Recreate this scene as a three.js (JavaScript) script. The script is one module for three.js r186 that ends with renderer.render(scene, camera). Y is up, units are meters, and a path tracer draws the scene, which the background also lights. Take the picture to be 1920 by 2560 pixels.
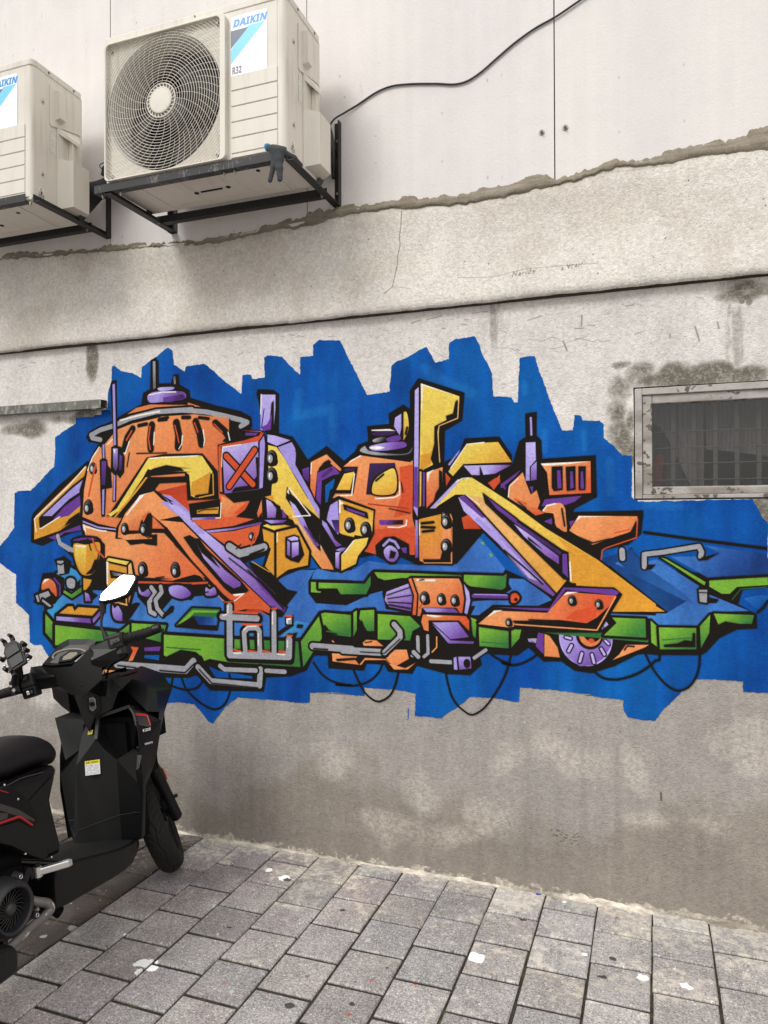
import * as THREE from 'three';
import { RoundedBoxGeometry } from 'three/addons/geometries/RoundedBoxGeometry.js';
import { mergeGeometries, mergeVertices, toCreasedNormals } from 'three/addons/utils/BufferGeometryUtils.js';
import { MarchingCubes } from 'three/addons/objects/MarchingCubes.js';

// ---------------------------------------------------------------- camera, sky, sun, exposure
const scene = new THREE.Scene();
const camera = new THREE.PerspectiveCamera(69.21, 0.75, 0.05, 300);
{
  const m = new THREE.Matrix4().makeBasis(new THREE.Vector3(0.93984, -0.0034, -0.3416), new THREE.Vector3(0.00598, 0.99996, 0.0065), new THREE.Vector3(0.34157, -0.00815, 0.93982));
  camera.quaternion.setFromRotationMatrix(m);
  camera.position.set(0, 1.55, 3.1122);
}
const renderer = new THREE.WebGLRenderer({ antialias: true });
renderer.setSize(768, 1024);
renderer.toneMapping = THREE.LinearToneMapping;
renderer.toneMappingExposure = 1.12;
renderer.shadowMap.enabled = true;
{ // overcast sky: brighter overhead, the same all round
  const w = 64, h = 64, d = new Float32Array(w * h * 4);
  for (let y = 0; y < h; y++) for (let x = 0; x < w; x++) {
    const s = Math.sin((y + 0.5) / h * Math.PI - Math.PI / 2), up = Math.max(0, s);
    const L = s > 0 ? 0.72 + 0.8 * up : 0.25, i = (y * w + x) * 4;
    d[i] = L * 1.0; d[i + 1] = L * 0.985; d[i + 2] = L * 0.97; d[i + 3] = 1;
  }
  const t = new THREE.DataTexture(d, w, h, THREE.RGBAFormat, THREE.FloatType);
  t.mapping = THREE.EquirectangularReflectionMapping; t.magFilter = THREE.LinearFilter; t.needsUpdate = true;
  scene.background = t; scene.environment = t;
}
const sun = new THREE.DirectionalLight(new THREE.Color(1.0, 0.98, 0.95), 1.5);
sun.name = 'sun'; sun.position.set(-5.4, 10.4, 8.6); sun.castShadow = true; sun.shadow.radius = 38;
sun.shadow.mapSize.set(2048, 2048);
Object.assign(sun.shadow.camera, { left: -6, right: 6, top: 6, bottom: -6, near: 1, far: 40 });
sun.target.position.set(-1.4, 1.5, 0); scene.add(sun, sun.target);

// ---------------------------------------------------------------- helpers
const V = (x, y, z) => new THREE.Vector3(x, y, z);
const clamp = (v, a = 0, b = 1) => Math.min(b, Math.max(a, v)), mix = (a, b, t) => a + (b - a) * t;
const sstep = (a, b, x) => { const t = clamp((x - a) / (b - a)); return t * t * (3 - 2 * t); };
function rng(seed) { let a = seed | 0; return () => { a = (a + 0x6d2b79f5) | 0; let t = Math.imul(a ^ (a >>> 15), 1 | a); t = (t + Math.imul(t ^ (t >>> 7), 61 | t)) ^ t; return ((t ^ (t >>> 14)) >>> 0) / 4294967296; }; }
const NT = 256, perm = new Float32Array(NT * NT);
{ const r = rng(77); for (let i = 0; i < NT * NT; i++) perm[i] = r(); }
function vnoise(x, y, px = NT, py = NT) { // value noise with an integer period
  let xi = Math.floor(x), yi = Math.floor(y); const fx = x - xi, fy = y - yi;
  const u = fx * fx * (3 - 2 * fx), v = fy * fy * (3 - 2 * fy);
  const x0 = ((xi % px) + px) % px, y0 = ((yi % py) + py) % py, x1 = (x0 + 1) % px, y1 = (y0 + 1) % py;
  return mix(mix(perm[y0 * NT + x0], perm[y0 * NT + x1], u), mix(perm[y1 * NT + x0], perm[y1 * NT + x1], u), v);
}
function fbm(x, y, n = 4, seed = 0) { let s = 0, a = 0.5, t = 0; for (let i = 0; i < n; i++) { s += a * vnoise(x + seed * 17.3 + i * 31.7, y + seed * 9.1 + i * 11.3); t += a; a *= 0.5; x *= 2.03; y *= 2.03; } return s / t; }

function numbered(name, parent) { let n = name, k = 1; while (parent.children.some((c) => c.name === n)) n = name + '_' + String(k++).padStart(3, '0'); return n; }
const names = new Map();
function nameIn(parent, name) { const key = parent.uuid + name, k = names.get(key) ?? 0; names.set(key, k + 1); return k ? name + '_' + String(k).padStart(3, '0') : name; }
function tag(o, label, category, group, kind) { if (label) o.userData.label = label; if (category) o.userData.category = category; if (group) o.userData.group = group; if (kind) o.userData.kind = kind; return o; }
function thing(name, label, category, pos = [0, 0, 0], group) { const g = new THREE.Group(); g.name = nameIn(scene, name); g.position.set(...pos); scene.add(g); return tag(g, label, category, group); }
function obj(name, geo, mat, parent = scene) {
  let g = geo;
  if (Array.isArray(geo)) g = join(geo);
  const m = new THREE.Mesh(g, mat); m.name = nameIn(parent, name); m.castShadow = m.receiveShadow = true; parent.add(m); return m;
}
function join(list) {
  list = list.flat().map((g) => { const q = g.index ? g.toNonIndexed() : g; for (const k of Object.keys(q.attributes)) if (!['position', 'normal', 'uv'].includes(k)) q.deleteAttribute(k); if (!q.attributes.uv) q.setAttribute('uv', new THREE.BufferAttribute(new Float32Array(q.attributes.position.count * 2), 2)); return q; });
  return list.length === 1 ? list[0] : mergeGeometries(list);
}
function metric(g, k = 1) { // uv in metres by the main direction of each face
  g = g.index ? g.toNonIndexed() : g; const p = g.attributes.position, uv = new Float32Array(p.count * 2), a = V(), b = V(), c = V(), n = V();
  for (let i = 0; i < p.count; i += 3) {
    a.fromBufferAttribute(p, i); b.fromBufferAttribute(p, i + 1); c.fromBufferAttribute(p, i + 2);
    n.copy(b).sub(a).cross(c.clone().sub(a)); const x = Math.abs(n.x), y = Math.abs(n.y), z = Math.abs(n.z);
    [a, b, c].forEach((q, j) => { const w = z >= x && z >= y ? [q.x, q.y] : x >= y ? [q.z, q.y] : [q.x, q.z]; uv[(i + j) * 2] = w[0] * k; uv[(i + j) * 2 + 1] = w[1] * k; });
  }
  g.setAttribute('uv', new THREE.BufferAttribute(uv, 2)); return g;
}
const box = (x0, x1, y0, y1, z0, z1) => metric(new THREE.BoxGeometry(x1 - x0, y1 - y0, z1 - z0).translate((x0 + x1) / 2, (y0 + y1) / 2, (z0 + z1) / 2));
const rbox = (x0, x1, y0, y1, z0, z1, r = 0.003, s = 2) => metric(new RoundedBoxGeometry(x1 - x0, y1 - y0, z1 - z0, s, r).translate((x0 + x1) / 2, (y0 + y1) / 2, (z0 + z1) / 2));
function tube(pts, r, seg, sides = 8, closed = false, caps = true) {
  const P = pts.map((p) => (p.isVector3 ? p : V(...p))), c = new THREE.CatmullRomCurve3(P, closed, 'centripetal'), g = new THREE.TubeGeometry(c, seg ?? Math.max(2, (P.length - 1) * 6), r, sides, closed);
  const out = [g]; if (!closed && caps) for (const t of [0, 1]) { const s = new THREE.SphereGeometry(r, sides, 5); const q = c.getPoint(t); out.push(s.translate(q.x, q.y, q.z)); }
  return join(out);
}
function rod(a, b, r, r2 = r, sides = 16) { // straight capped cylinder or cone
  a = V(...a); b = V(...b); const d = b.clone().sub(a), L = d.length(), g = new THREE.CylinderGeometry(r2, r, L, sides, 1);
  g.applyQuaternion(new THREE.Quaternion().setFromUnitVectors(V(0, 1, 0), d.normalize())); const m = a.add(b).multiplyScalar(0.5); return g.translate(m.x, m.y, m.z);
}
function bar(a, b, w, h, up = [0, 1, 0]) { // rectangular bar from a to b, w across, h along up
  a = V(...a); b = V(...b); const d = b.clone().sub(a), L = d.length(); d.normalize(); const s = d.clone().cross(V(...up)).normalize(), u = s.clone().cross(d);
  const g = metric(new THREE.BoxGeometry(w, h, L)); g.applyMatrix4(new THREE.Matrix4().makeBasis(s, u, d.clone().negate())); const m = a.add(b).multiplyScalar(0.5); return g.translate(m.x, m.y, m.z);
}
// polygons with flat normals: verts [[x,y,z]...], faces [[i,j,k,l]...]
function facets(v, faces) {
  const p = []; for (const f of faces) for (let i = 1; i + 1 < f.length; i++) p.push(...v[f[0]], ...v[f[i]], ...v[f[i + 1]]);
  const g = new THREE.BufferGeometry(); g.setAttribute('position', new THREE.BufferAttribute(new Float32Array(p), 3)); g.computeVertexNormals(); return metric(g);
}
// a shape with thickness: outline [[x,y]...] extruded along z, rounded edge
function plate(pts, depth, bevel = 0.002, holes = [], seg = 2) {
  const s = new THREE.Shape(pts.map((p) => new THREE.Vector2(...p))); for (const h of holes) s.holes.push(h.getPoints ? h : new THREE.Path(h.map((p) => new THREE.Vector2(...p))));
  const g = new THREE.ExtrudeGeometry(s, { depth: Math.max(1e-4, depth - 2 * bevel), bevelEnabled: bevel > 0, bevelThickness: bevel, bevelSize: bevel, bevelOffset: -bevel, bevelSegments: seg, curveSegments: 24 });
  return g.translate(0, 0, bevel);
}
function canvasTex(w, h, draw, repeat = false, srgb = true) {
  const c = document.createElement('canvas'); c.width = w; c.height = h; const x = c.getContext('2d'); draw(x, w, h);
  const t = new THREE.CanvasTexture(c); if (srgb) t.colorSpace = THREE.SRGBColorSpace; t.wrapS = t.wrapT = repeat ? THREE.RepeatWrapping : THREE.MirroredRepeatWrapping; return t;
}
function pixels(x, w, h, f) { const im = x.getImageData(0, 0, w, h), d = im.data; for (let j = 0; j < h; j++) for (let i = 0; i < w; i++) { const k = (j * w + i) * 4, c = f(i, j, d[k], d[k + 1], d[k + 2]); d[k] = c[0]; d[k + 1] = c[1]; d[k + 2] = c[2]; d[k + 3] = 255; } x.putImageData(im, 0, 0); }
const span = (t, x0, y0, w, h) => { t.repeat.set(1 / w, 1 / h); t.offset.set(-x0 / w, -y0 / h); return t; }; // lays a texture over a stretch of wall given in metres
const std = (o) => new THREE.MeshStandardMaterial({ roughness: 0.7, ...o });

// ---------------------------------------------------------------- relief shared by the renders
const SIZE = 1024;
const plasterRelief = canvasTex(SIZE, SIZE, (x, w, h) => pixels(x, w, h, (i, j) => { // a square of sandy render
  const u = i / w, v = j / h, a = vnoise(u * 256, v * 256, 256, 256), b = vnoise(u * 150, v * 150, 150, 150), c = vnoise(u * 70 + 5, v * 70, 70, 70);
  const sw = vnoise(u * 30 + 3 * vnoise(u * 6, v * 6, 6, 6), v * 120, 30, 120), l = vnoise(u * 9, v * 9, 9, 9), pit = sstep(.8, .95, vnoise(u * 190 + 9, v * 190 + 4, 190, 190));
  const q = clamp(.36 * a + .26 * b + .12 * c + .06 * sw + .22 * l - .22 * pit) * 255; return [q, q, q];
}), true, false);
const reliefFor = (scale) => { const t = plasterRelief.clone(); t.repeat.set(scale, scale); t.needsUpdate = true; return t; };
// ---------------------------------------------------------------- the building wall
const wall = new THREE.Group(); wall.name = 'wall'; scene.add(wall);
tag(wall, 'rendered building wall with pale cladding sheets above and painted grey plaster below', 'wall', null, 'structure');
const WX0 = -3.6, WW = 4.5, LOWH = 2.6;
const mould = [[-0.058, 2.124, .05, .05], [-0.106, 2.072, .05, .06], [-0.12, 1.994, .035, .06], [-0.108, 1.892, .04, .07], [-0.098, 1.81, .035, .04], [0.075, 2.092, .06, .045], [0.15, 2.082, .05, .035], [0.228, 2.084, .06, .045], [0.33, 2.082, .07, .03], [-.02, 2.09, .06, .03], [-0.075, 1.95, .02, .05], [-0.114, 2.17, .04, .015], [0.4, 1.56, .05, .07], [-3.2, 2.05, .12, .04], [-2.75, 2.09, .25, .025], [-2.75, 2.37, .028, .09], [0.3, 2.41, .1, .03]];
const streaks = [[0.29, 2.455, 2.1, .03], [0.255, 2.43, 2.37, .012], [-0.632, 2.45, 2.28, .02], [-2.74, 2.45, 2.28, .03], [0.338, 2.385, 2.36, .014]];
const chalk = [[-0.33, .59, .1, .07], [-0.56, .51, .07, .06], [-0.1, .56, .045, .06], [0.3, .72, .07, .06], [0.39, .64, .07, .05], [-0.04, .38, .07, .035], [0.17, .38, .1, .05], [-1.41, .42, .12, .08], [-0.68, .3, .09, .09], [-1.14, .17, .16, .06], [-0.84, .19, .12, .05], [-2.3, .75, .1, .03], [-1.0, .36, .05, .08]];
const lowerMap = span(canvasTex(2048, 1184, (x, w, h) => {
  pixels(x, w, h, (i, j) => {
    const X = WX0 + (i + 0.5) / w * WW, Y = LOWH * (1 - (j + 0.5) / h);
    const big = fbm(X * 1.7, Y * 1.7, 4, 1), med = fbm(X * 7, Y * 7, 4, 2), fine = fbm(X * 90, Y * 90, 2, 3), run = fbm(X * 30, Y * 2.2, 3, 4);
    // limewashed upper render over bare grey cement, the edge of the wash torn and blotchy
    const edge = (X < -2.3 ? mix(.62, 1.08, sstep(-3, -2.3, X)) : 1.08) + (big - 0.5) * 0.75 + (med - 0.5) * 0.42 + (run - 0.5) * 0.2;
    const wash = sstep(-0.05, 0.16, Y - edge);
    const low = sstep(0.02, 0.2, 0.42 + (big - 0.5) * 0.55 + (med - 0.5) * 0.35 - Y); // damp cement at the foot
    let r = mix(157, 217, wash), g = mix(151, 212, wash), b = mix(145, 207, wash);
    r = mix(r, 139, low); g = mix(g, 131, low); b = mix(b, 122, low);
    const wx = (fbm(X * 5, Y * 5, 3, 24) - .5) * .22, wy = (fbm(X * 5 + 40, Y * 5, 3, 25) - .5) * .2;
    let ch = 0; for (const c of chalk) { const dx = (X + wx - c[0]) / c[2], dy = (Y + wy - c[1]) / c[3], q = dx * dx + dy * dy; if (q < 5) ch = Math.max(ch, sstep(2.8, -.4, q + (med - 0.5) * 1.6 + (big - .5) * 3)); }
    ch *= .46 * (.45 + fine); r = mix(r, 205, ch); g = mix(g, 195, ch); b = mix(b, 183, ch);
    let st = 0; for (const c of mould) { const dx = (X + wx * .3 - c[0]) / c[2], dy = (Y + wy * .3 - c[1]) / c[3], q = dx * dx + dy * dy; if (q < 5) st = Math.max(st, sstep(2.2, 0.2, q + (med - 0.5) * 3.4)); }
    for (const c of streaks) if (Y < c[1] + .02 && Y > c[2] - .1) { const q = Math.abs(X - c[0] + (med - .5) * .012) / c[3]; if (q < 1.4) st = Math.max(st, sstep(1.2, 0.3, q + (run - 0.5) * 1.6) * sstep(c[2] - .06, c[2] + .06, Y) * 0.42 * sstep(.3, .6, fbm(X * 60, Y * 12, 3, 17))); }
    st *= .62 + .38 * sstep(.3, .62, fbm(X * 140, Y * 140, 3, 15) * .6 + fbm(X * 45, Y * 45, 3, 16) * .4);
    r = mix(r, 92, st * .85); g = mix(g, 87, st * .85); b = mix(b, 75, st * .85);
    const foot = sstep(.5, .62, fbm(X * 16, Y * 30, 4, 9) * .6 + fbm(X * 70, Y * 70, 3, 19) * .4 + .2 - Y * 9) * (.4 + .7 * fine); r = mix(r, 200, foot); g = mix(g, 190, foot); b = mix(b, 176, foot); // lime and cement splashed on the lowest course
    const k = 1 + (run - .5) * .11 * (1 - wash * .6) + (med - 0.5) * 0.12 + (fine - 0.5) * 0.14 + (big - 0.5) * 0.1 + (vnoise(X * 320, Y * 320) - 0.5) * 0.06, pit = 1 - .2 * sstep(.86, .95, vnoise(X * 290 + 3, Y * 290));
    return [r * k * pit, g * k * pit, b * k * pit];
  });
  // scratches, scuffs, hairline cracks, a blue drip
  const S = w / WW, P = (X, Y) => [(X - WX0) * S, h - Y * S], R = rng(5);
  const stroke = (pts, wd, col) => { x.strokeStyle = col; x.lineWidth = wd * S; x.lineCap = 'round'; x.lineJoin = 'round'; x.beginPath(); pts.forEach((p, i) => (i ? x.lineTo(...P(...p)) : x.moveTo(...P(...p)))); x.stroke(); };
  const dark = 'rgba(92,84,74,0.5)';
  stroke([[-0.27, 2.375], [-0.272, 2.33]], .006, dark); stroke([[-0.345, 2.275], [-0.33, 2.235]], .007, dark); stroke([[0.155, 2.29], [0.17, 2.235]], .006, dark); stroke([[0.234, 2.3], [0.24, 2.275]], .006, dark);
  stroke([[0.064, 2.268], [0.064, 2.255]], .005, dark); stroke([[-0.49, 2.375], [-0.43, 2.388]], .004, dark); stroke([[-0.3, 2.322], [-0.265, 2.322]], .005, dark); stroke([[-0.1, 2.395], [-0.07, 2.398]], .004, dark); stroke([[-0.93, 2.42], [-0.86, 2.43]], .004, dark); stroke([[-1.0, 2.41], [-0.96, 2.42]], .005, dark);
  x.fillStyle = dark; for (const [X, Y, q] of [[0.338, 2.385, .011], [0.345, 2.365, .012], [0.32, 2.37, .009]]) { x.beginPath(); x.arc(...P(X, Y), q * S, 0, 7); x.fill(); }
  for (let k = 0; k < 90; k++) { const X = -3.5 + R() * 4.2, Y = 2.43 - R() * R() * 0.5, L = .01 + R() * .03, a = (R() - .5) * 1.2; stroke([[X, Y], [X + L * Math.cos(a), Y + L * Math.sin(a)]], .0015 + R() * .002, `rgba(80,72,60,${0.25 + R() * 0.35})`); }
  for (let k = 0; k < 60; k++) { const X = -3.4 + R() * 4.1, Y = .1 + R() * .8, L = .008 + R() * .03, a = 1.57 + (R() - .5); stroke([[X, Y], [X + L * Math.cos(a), Y + L * Math.sin(a)]], .001 + R() * .002, `rgba(70,62,52,${0.2 + R() * 0.35})`); }
  const crack = (X, Y, dx, dy, n) => { const pts = [[X, Y]]; for (let k = 0; k < n; k++) { X += dx + (R() - .5) * .02; Y += dy + (R() - .5) * .02; pts.push([X, Y]); } stroke(pts, .0016, 'rgba(90,82,72,0.7)'); };
  crack(-0.62, 2.27, .012, -.004, 8); crack(-0.66, 2.26, -.01, -.008, 6); crack(-0.5, 2.29, .014, -.002, 9); crack(-0.3, 2.28, .02, -.002, 8); crack(-1.06, 2.3, .004, -.014, 7); crack(-0.9, 2.28, .012, -.012, 5); crack(-0.4, 2.25, .016, .004, 9);
  stroke([[-1.02, .71], [-1.021, .668]], .005, '#1b4f9c'); stroke([[0.02, .47], [0.021, .44]], .006, 'rgba(70,62,52,.8)');
  for (let k = 0; k < 40; k++) { const X = -2.4 + R() * 2.8, Y = .05 + R() * .7; x.fillStyle = 'rgba(225,218,206,.8)'; x.beginPath(); x.arc(...P(X, Y), (.001 + R() * .002) * S, 0, 7); x.fill(); }
  for (let k = 0; k < 26; k++) { x.fillStyle = 'rgba(62,54,45,.7)'; const X = -.42 + R() * .12, Y = .22 + R() * .05; x.fillRect(...P(X, Y), (.004 + R() * .01) * S, .003 * S); }
}), WX0, 0, WW, LOWH);
const plasterMat = std({ map: lowerMap, bumpMap: reliefFor(1 / .8), bumpScale: 0.0035, roughness: 0.95 });
{ // the lower render, with the opening of the small window
  const s = new THREE.Shape([[-9, 0], [6, 0], [6, 2.455], [-9, 2.455]].map((p) => new THREE.Vector2(...p)));
  s.holes.push(new THREE.Path([[-0.0725, 1.618], [-0.074, 1.75], [-0.0715, 1.9], [-0.0735, 2.066], [.3, 2.064], [.7, 2.067], [1.153, 2.064], [1.153, 1.618]].map((p) => new THREE.Vector2(...p))));
  obj('plaster_wall', new THREE.ExtrudeGeometry(s, { depth: 0.24, bevelEnabled: false }).translate(0, 0, -0.24), plasterMat, wall);
}
// rough patch of broken render at the foot, behind the scooter
// the thicker band of render above it, its lower edge rounded over a deep drip line
const bandMap = span(canvasTex(2048, 384, (x, w, h) => {
  pixels(x, w, h, (i, j) => {
    const X = WX0 + (i + .5) / w * WW, Y = 2.35 + 0.84 * (1 - (j + .5) / h);
    const big = fbm(X * 1.5, Y * 1.5 + 9, 4, 6), med = fbm(X * 8, Y * 8, 4, 7), fine = fbm(X * 100, Y * 100, 2, 8);
    const st = sstep(0.52, 0.75, big + (med - .5) * .5), k = 1 + (med - .5) * .12 + (fine - .5) * .16 + (vnoise(X * 320, Y * 320) - .5) * .08, pit = 1 - .2 * sstep(.86, .95, vnoise(X * 290 + 3, Y * 290));
    const c = [mix(221, 203, st), mix(215, 196, st), mix(207, 186, st)]; return c.map((v) => v * k * pit);
  });
  const S = w / WW, P = (X, Y) => [(X - WX0) * S, h - (Y - 2.35) * S], R = rng(9);
  const stroke = (pts, wd, col) => { x.strokeStyle = col; x.lineWidth = wd * S; x.lineCap = 'round'; x.lineJoin = 'round'; x.beginPath(); pts.forEach((p, i) => (i ? x.lineTo(...P(...p)) : x.moveTo(...P(...p)))); x.stroke(); };
  stroke([[-1.033, 2.905], [-1.037, 2.83], [-1.043, 2.79], [-1.04, 2.75], [-1.05, 2.71], [-1.053, 2.66], [-1.066, 2.6], [-1.073, 2.567], [-1.11, 2.54]], .0028, 'rgba(84,76,64,.8)'); stroke([[-1.073, 2.567], [-1.03, 2.56], [-.99, 2.548]], .002, 'rgba(84,76,64,.6)');
  stroke([[-.78, 2.575], [-.7, 2.565], [-.62, 2.56], [-.5, 2.575], [-.42, 2.573], [-.3, 2.57], [-.2, 2.565]], .0018, 'rgba(95,86,74,.6)'); stroke([[-.37, 2.925], [-.25, 2.94], [-.1, 2.925], [.1, 2.92]], .0015, 'rgba(95,86,74,.5)');
  const ink = 'rgba(96,90,82,.85)', word = (X, Y, list) => list.forEach((q) => stroke(q.map(([a, b]) => [X + a * .0105, Y + b * .0105]), .0022, ink)); // two pencilled words
  word(-.545, 2.548, [[[0, 0], [.6, 2.2], [1.4, .3], [2, 2.4]], [[2.4, .2], [3, 1.6], [3.4, .8], [2.6, .6], [3.4, .1]], [[4, .2], [4.2, 1.4], [4.8, 1.2]], [[5.4, .4], [5.6, 1.2]], [[6.4, 1.2], [6.2, .5], [7, .6], [7.1, 2.8]], [[7.1, 1.6], [7.9, 1.7]], [[8.2, .3], [8.4, 1.8], [8.9, 1.4], [8.4, .9]]]);
  word(-.345, 2.553, [[[.6, 1.2], [0, .9], [.5, .5], [0, .1], [.7, 0]], [[2, 2.4], [2.6, .4], [3.2, 2.2]], [[2, 1.4], [3.4, 1.5]], [[3.8, .5], [4, 2], [4.6, 1.7]], [[5, .6], [5.6, 1.8], [5.8, .6], [5.1, 1]], [[6.4, .6], [6.6, 2]], [[7, 1], [7.8, 2.2]]]);
  for (let k = 0; k < 70; k++) { x.fillStyle = `rgba(70,62,52,${.3 + R() * .5})`; x.beginPath(); x.arc(...P(-3.4 + R() * 4, 2.5 + R() * .45), (.001 + R() * .0025) * S, 0, 7); x.fill(); }
}), WX0, 2.35, WW, 0.84);
const jointTop = [[-9, 2.99], [-3.357, 2.985], [-3.193, 2.99], [-3.1, 2.97], [-2.833, 2.957], [-2.7, 2.94], [-2.595, 2.95], [-2.494, 2.944], [-2.4, 2.93], [-2.3, 2.918], [-2.215, 2.921], [-2.1, 2.905], [-1.989, 2.919], [-1.8, 2.925], [-1.649, 2.93], [-1.493, 2.95], [-1.434, 2.968], [-1.33, 2.969], [-1.228, 2.964], [-1.119, 2.958], [-.989, 2.954], [-.87, 2.944], [-.75, 2.938], [-.66, 2.948], [-.581, 2.953], [-.5, 2.965], [-.409, 2.95], [-.367, 2.918], [-.288, 2.952], [-.135, 2.969], [.038, 2.972], [.15, 2.968], [.245, 2.974], [.357, 2.991], [.411, 2.995], [6, 3.0]];
const jointLow = [[-9, 2.96], [-3.357, 2.972], [-2.986, 2.945], [-2.58, 2.925], [-2.4, 2.92], [-2.215, 2.901], [-1.989, 2.884], [-1.8, 2.9], [-1.649, 2.905], [-1.493, 2.893], [-1.33, 2.916], [-1.119, 2.92], [-.75, 2.89], [-.581, 2.894], [-.409, 2.907], [-.367, 2.905], [-.135, 2.941], [.038, 2.931], [.245, 2.932], [.41, 2.917], [6, 2.92]];
const along = (T, X) => { let i = 1; while (i < T.length - 1 && T[i][0] < X) i++; const a = T[i - 1], b = T[i]; return mix(a[1], b[1], clamp((X - a[0]) / (b[0] - a[0]))); };
{
  const xs = [], n = 760, prof = [[-.07, 2.486], [-.02, 2.482], [0.01, 2.474], [0.02, 2.466], [0.03, 2.458], [0.04, 2.459], [0.047, 2.468], [0.05, 2.485], [0.048, 2.52], [0.04, 2.60], [0.032, 2.72], [0.031, 2.80], [0.03, 2.86], [0.03, 2.975], [0.0, 2.98]];
  for (let i = 0; i <= n; i++) xs.push(-9 + 15 * i / n);
  const pos = [], uv = [], idx = [];
  xs.forEach((X) => prof.forEach(([z, y], j) => {
    const wob = j > 0 && j < 9 ? (fbm(X * 2.2, 2, 3, 11) - .5) * .022 + (fbm(X * 26, 5, 4, 12) - .5) * .009 : 0, dz = j > 3 && j < 15 ? (fbm(X * 4, y * 4, 3, 13) - .5) * .014 : 0;
    const yy = y > 2.95 ? mix(along(jointLow, X), along(jointTop, X), .45) + (y - 2.975) : y + wob; pos.push(X, yy, z + (z > 0 ? dz : 0)); uv.push(X, y > 2.95 ? yy : y + wob * .4);
  }));
  const m = prof.length; for (let i = 0; i < n; i++) for (let j = 0; j < m - 1; j++) { const a = i * m + j; idx.push(a, a + m, a + 1, a + 1, a + m, a + m + 1); }
  const g = new THREE.BufferGeometry(); g.setAttribute('position', new THREE.Float32BufferAttribute(pos, 3)); g.setAttribute('uv', new THREE.Float32BufferAttribute(uv, 2)); g.setIndex(idx); g.computeVertexNormals();
  obj('plaster_band', g, std({ map: bandMap, bumpMap: reliefFor(1 / .8), bumpScale: 0.0035, roughness: 0.95 }), wall);
}
// pale cladding sheets above, a dark gap between neighbours
const sheetMap = canvasTex(1024, 1024, (x, w, h) => {
  pixels(x, w, h, (i, j) => { const u = i / w * 1.6, v = (1 - j / h) * 1.6, big = fbm(u * 2.2, v * 2.2, 4, 21), med = fbm(u * 9, v * 9, 4, 22), run = fbm(u * 26, v * 1.6, 3, 23), f = vnoise(u * 300, v * 300), k = 1 + (med - .5) * .035 + (run - .5) * .03 + (f - .5) * .025, t = sstep(.35, .7, big); return [mix(222, 217, t) * k, mix(217, 212, t) * k, mix(213, 210, t) * k]; });
  const R = rng(31); for (let k = 0; k < 22; k++) { x.fillStyle = `rgba(120,110,100,${.1 + R() * .25})`; x.beginPath(); x.ellipse(R() * w, R() * h, 1 + R() * 2, 1 + R() * 5, 0, 0, 7); x.fill(); }
  for (let k = 0; k < 14; k++) { const X = R() * w, Y = R() * h; for (let q = 0; q < 30; q++) { x.fillStyle = 'rgba(150,142,132,.12)'; x.fillRect(X + (R() - .5) * 12, Y + R() * 90, 1.5, 3 + R() * 14); } }
});
sheetMap.repeat.set(1 / 1.6, 1 / 1.6);
const sheetMat = std({ map: sheetMap, bumpMap: reliefFor(0.9), bumpScale: 0.0008, roughness: 0.62 });
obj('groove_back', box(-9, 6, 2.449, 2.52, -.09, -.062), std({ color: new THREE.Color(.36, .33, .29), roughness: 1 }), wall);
obj('backing', box(-9, 6, 2.56, 6.2, -0.24, 0.0), std({ color: 0x2c2926, roughness: 1 }), wall);
const seams = [-9, -7.1, -5.98, -4.86, -3.74, -2.62, -1.5, -0.374, 0.75, 1.87, 2.99, 4.1, 6];
for (let i = 0; i + 1 < seams.length; i++) {
  const off = i % 2 ? 0 : 0.0016;
  const o = obj('cladding_sheet', rbox(seams[i] + 0.0022, seams[i + 1] - 0.0022, 2.86, 6.2, 0.002, 0.012 + off, 0.0012, 1), sheetMat, wall);
}
{ // two bolts with washers beside the seam
  const zinc = std({ color: 0x8d8a85, metalness: 0.7, roughness: 0.45 });
  for (const [X, Y] of [[-0.426, 3.143], [-0.331, 3.146]]) obj('bolt', [rod([X, Y, .011], [X, Y, .0165], .0115, .0115, 20), rod([X, Y, .0165], [X, Y, .026], .0058, .0052, 6), rod([X + .0, Y, .026], [X, Y, .034], .003, .003, 8)], zinc, wall);
}
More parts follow.
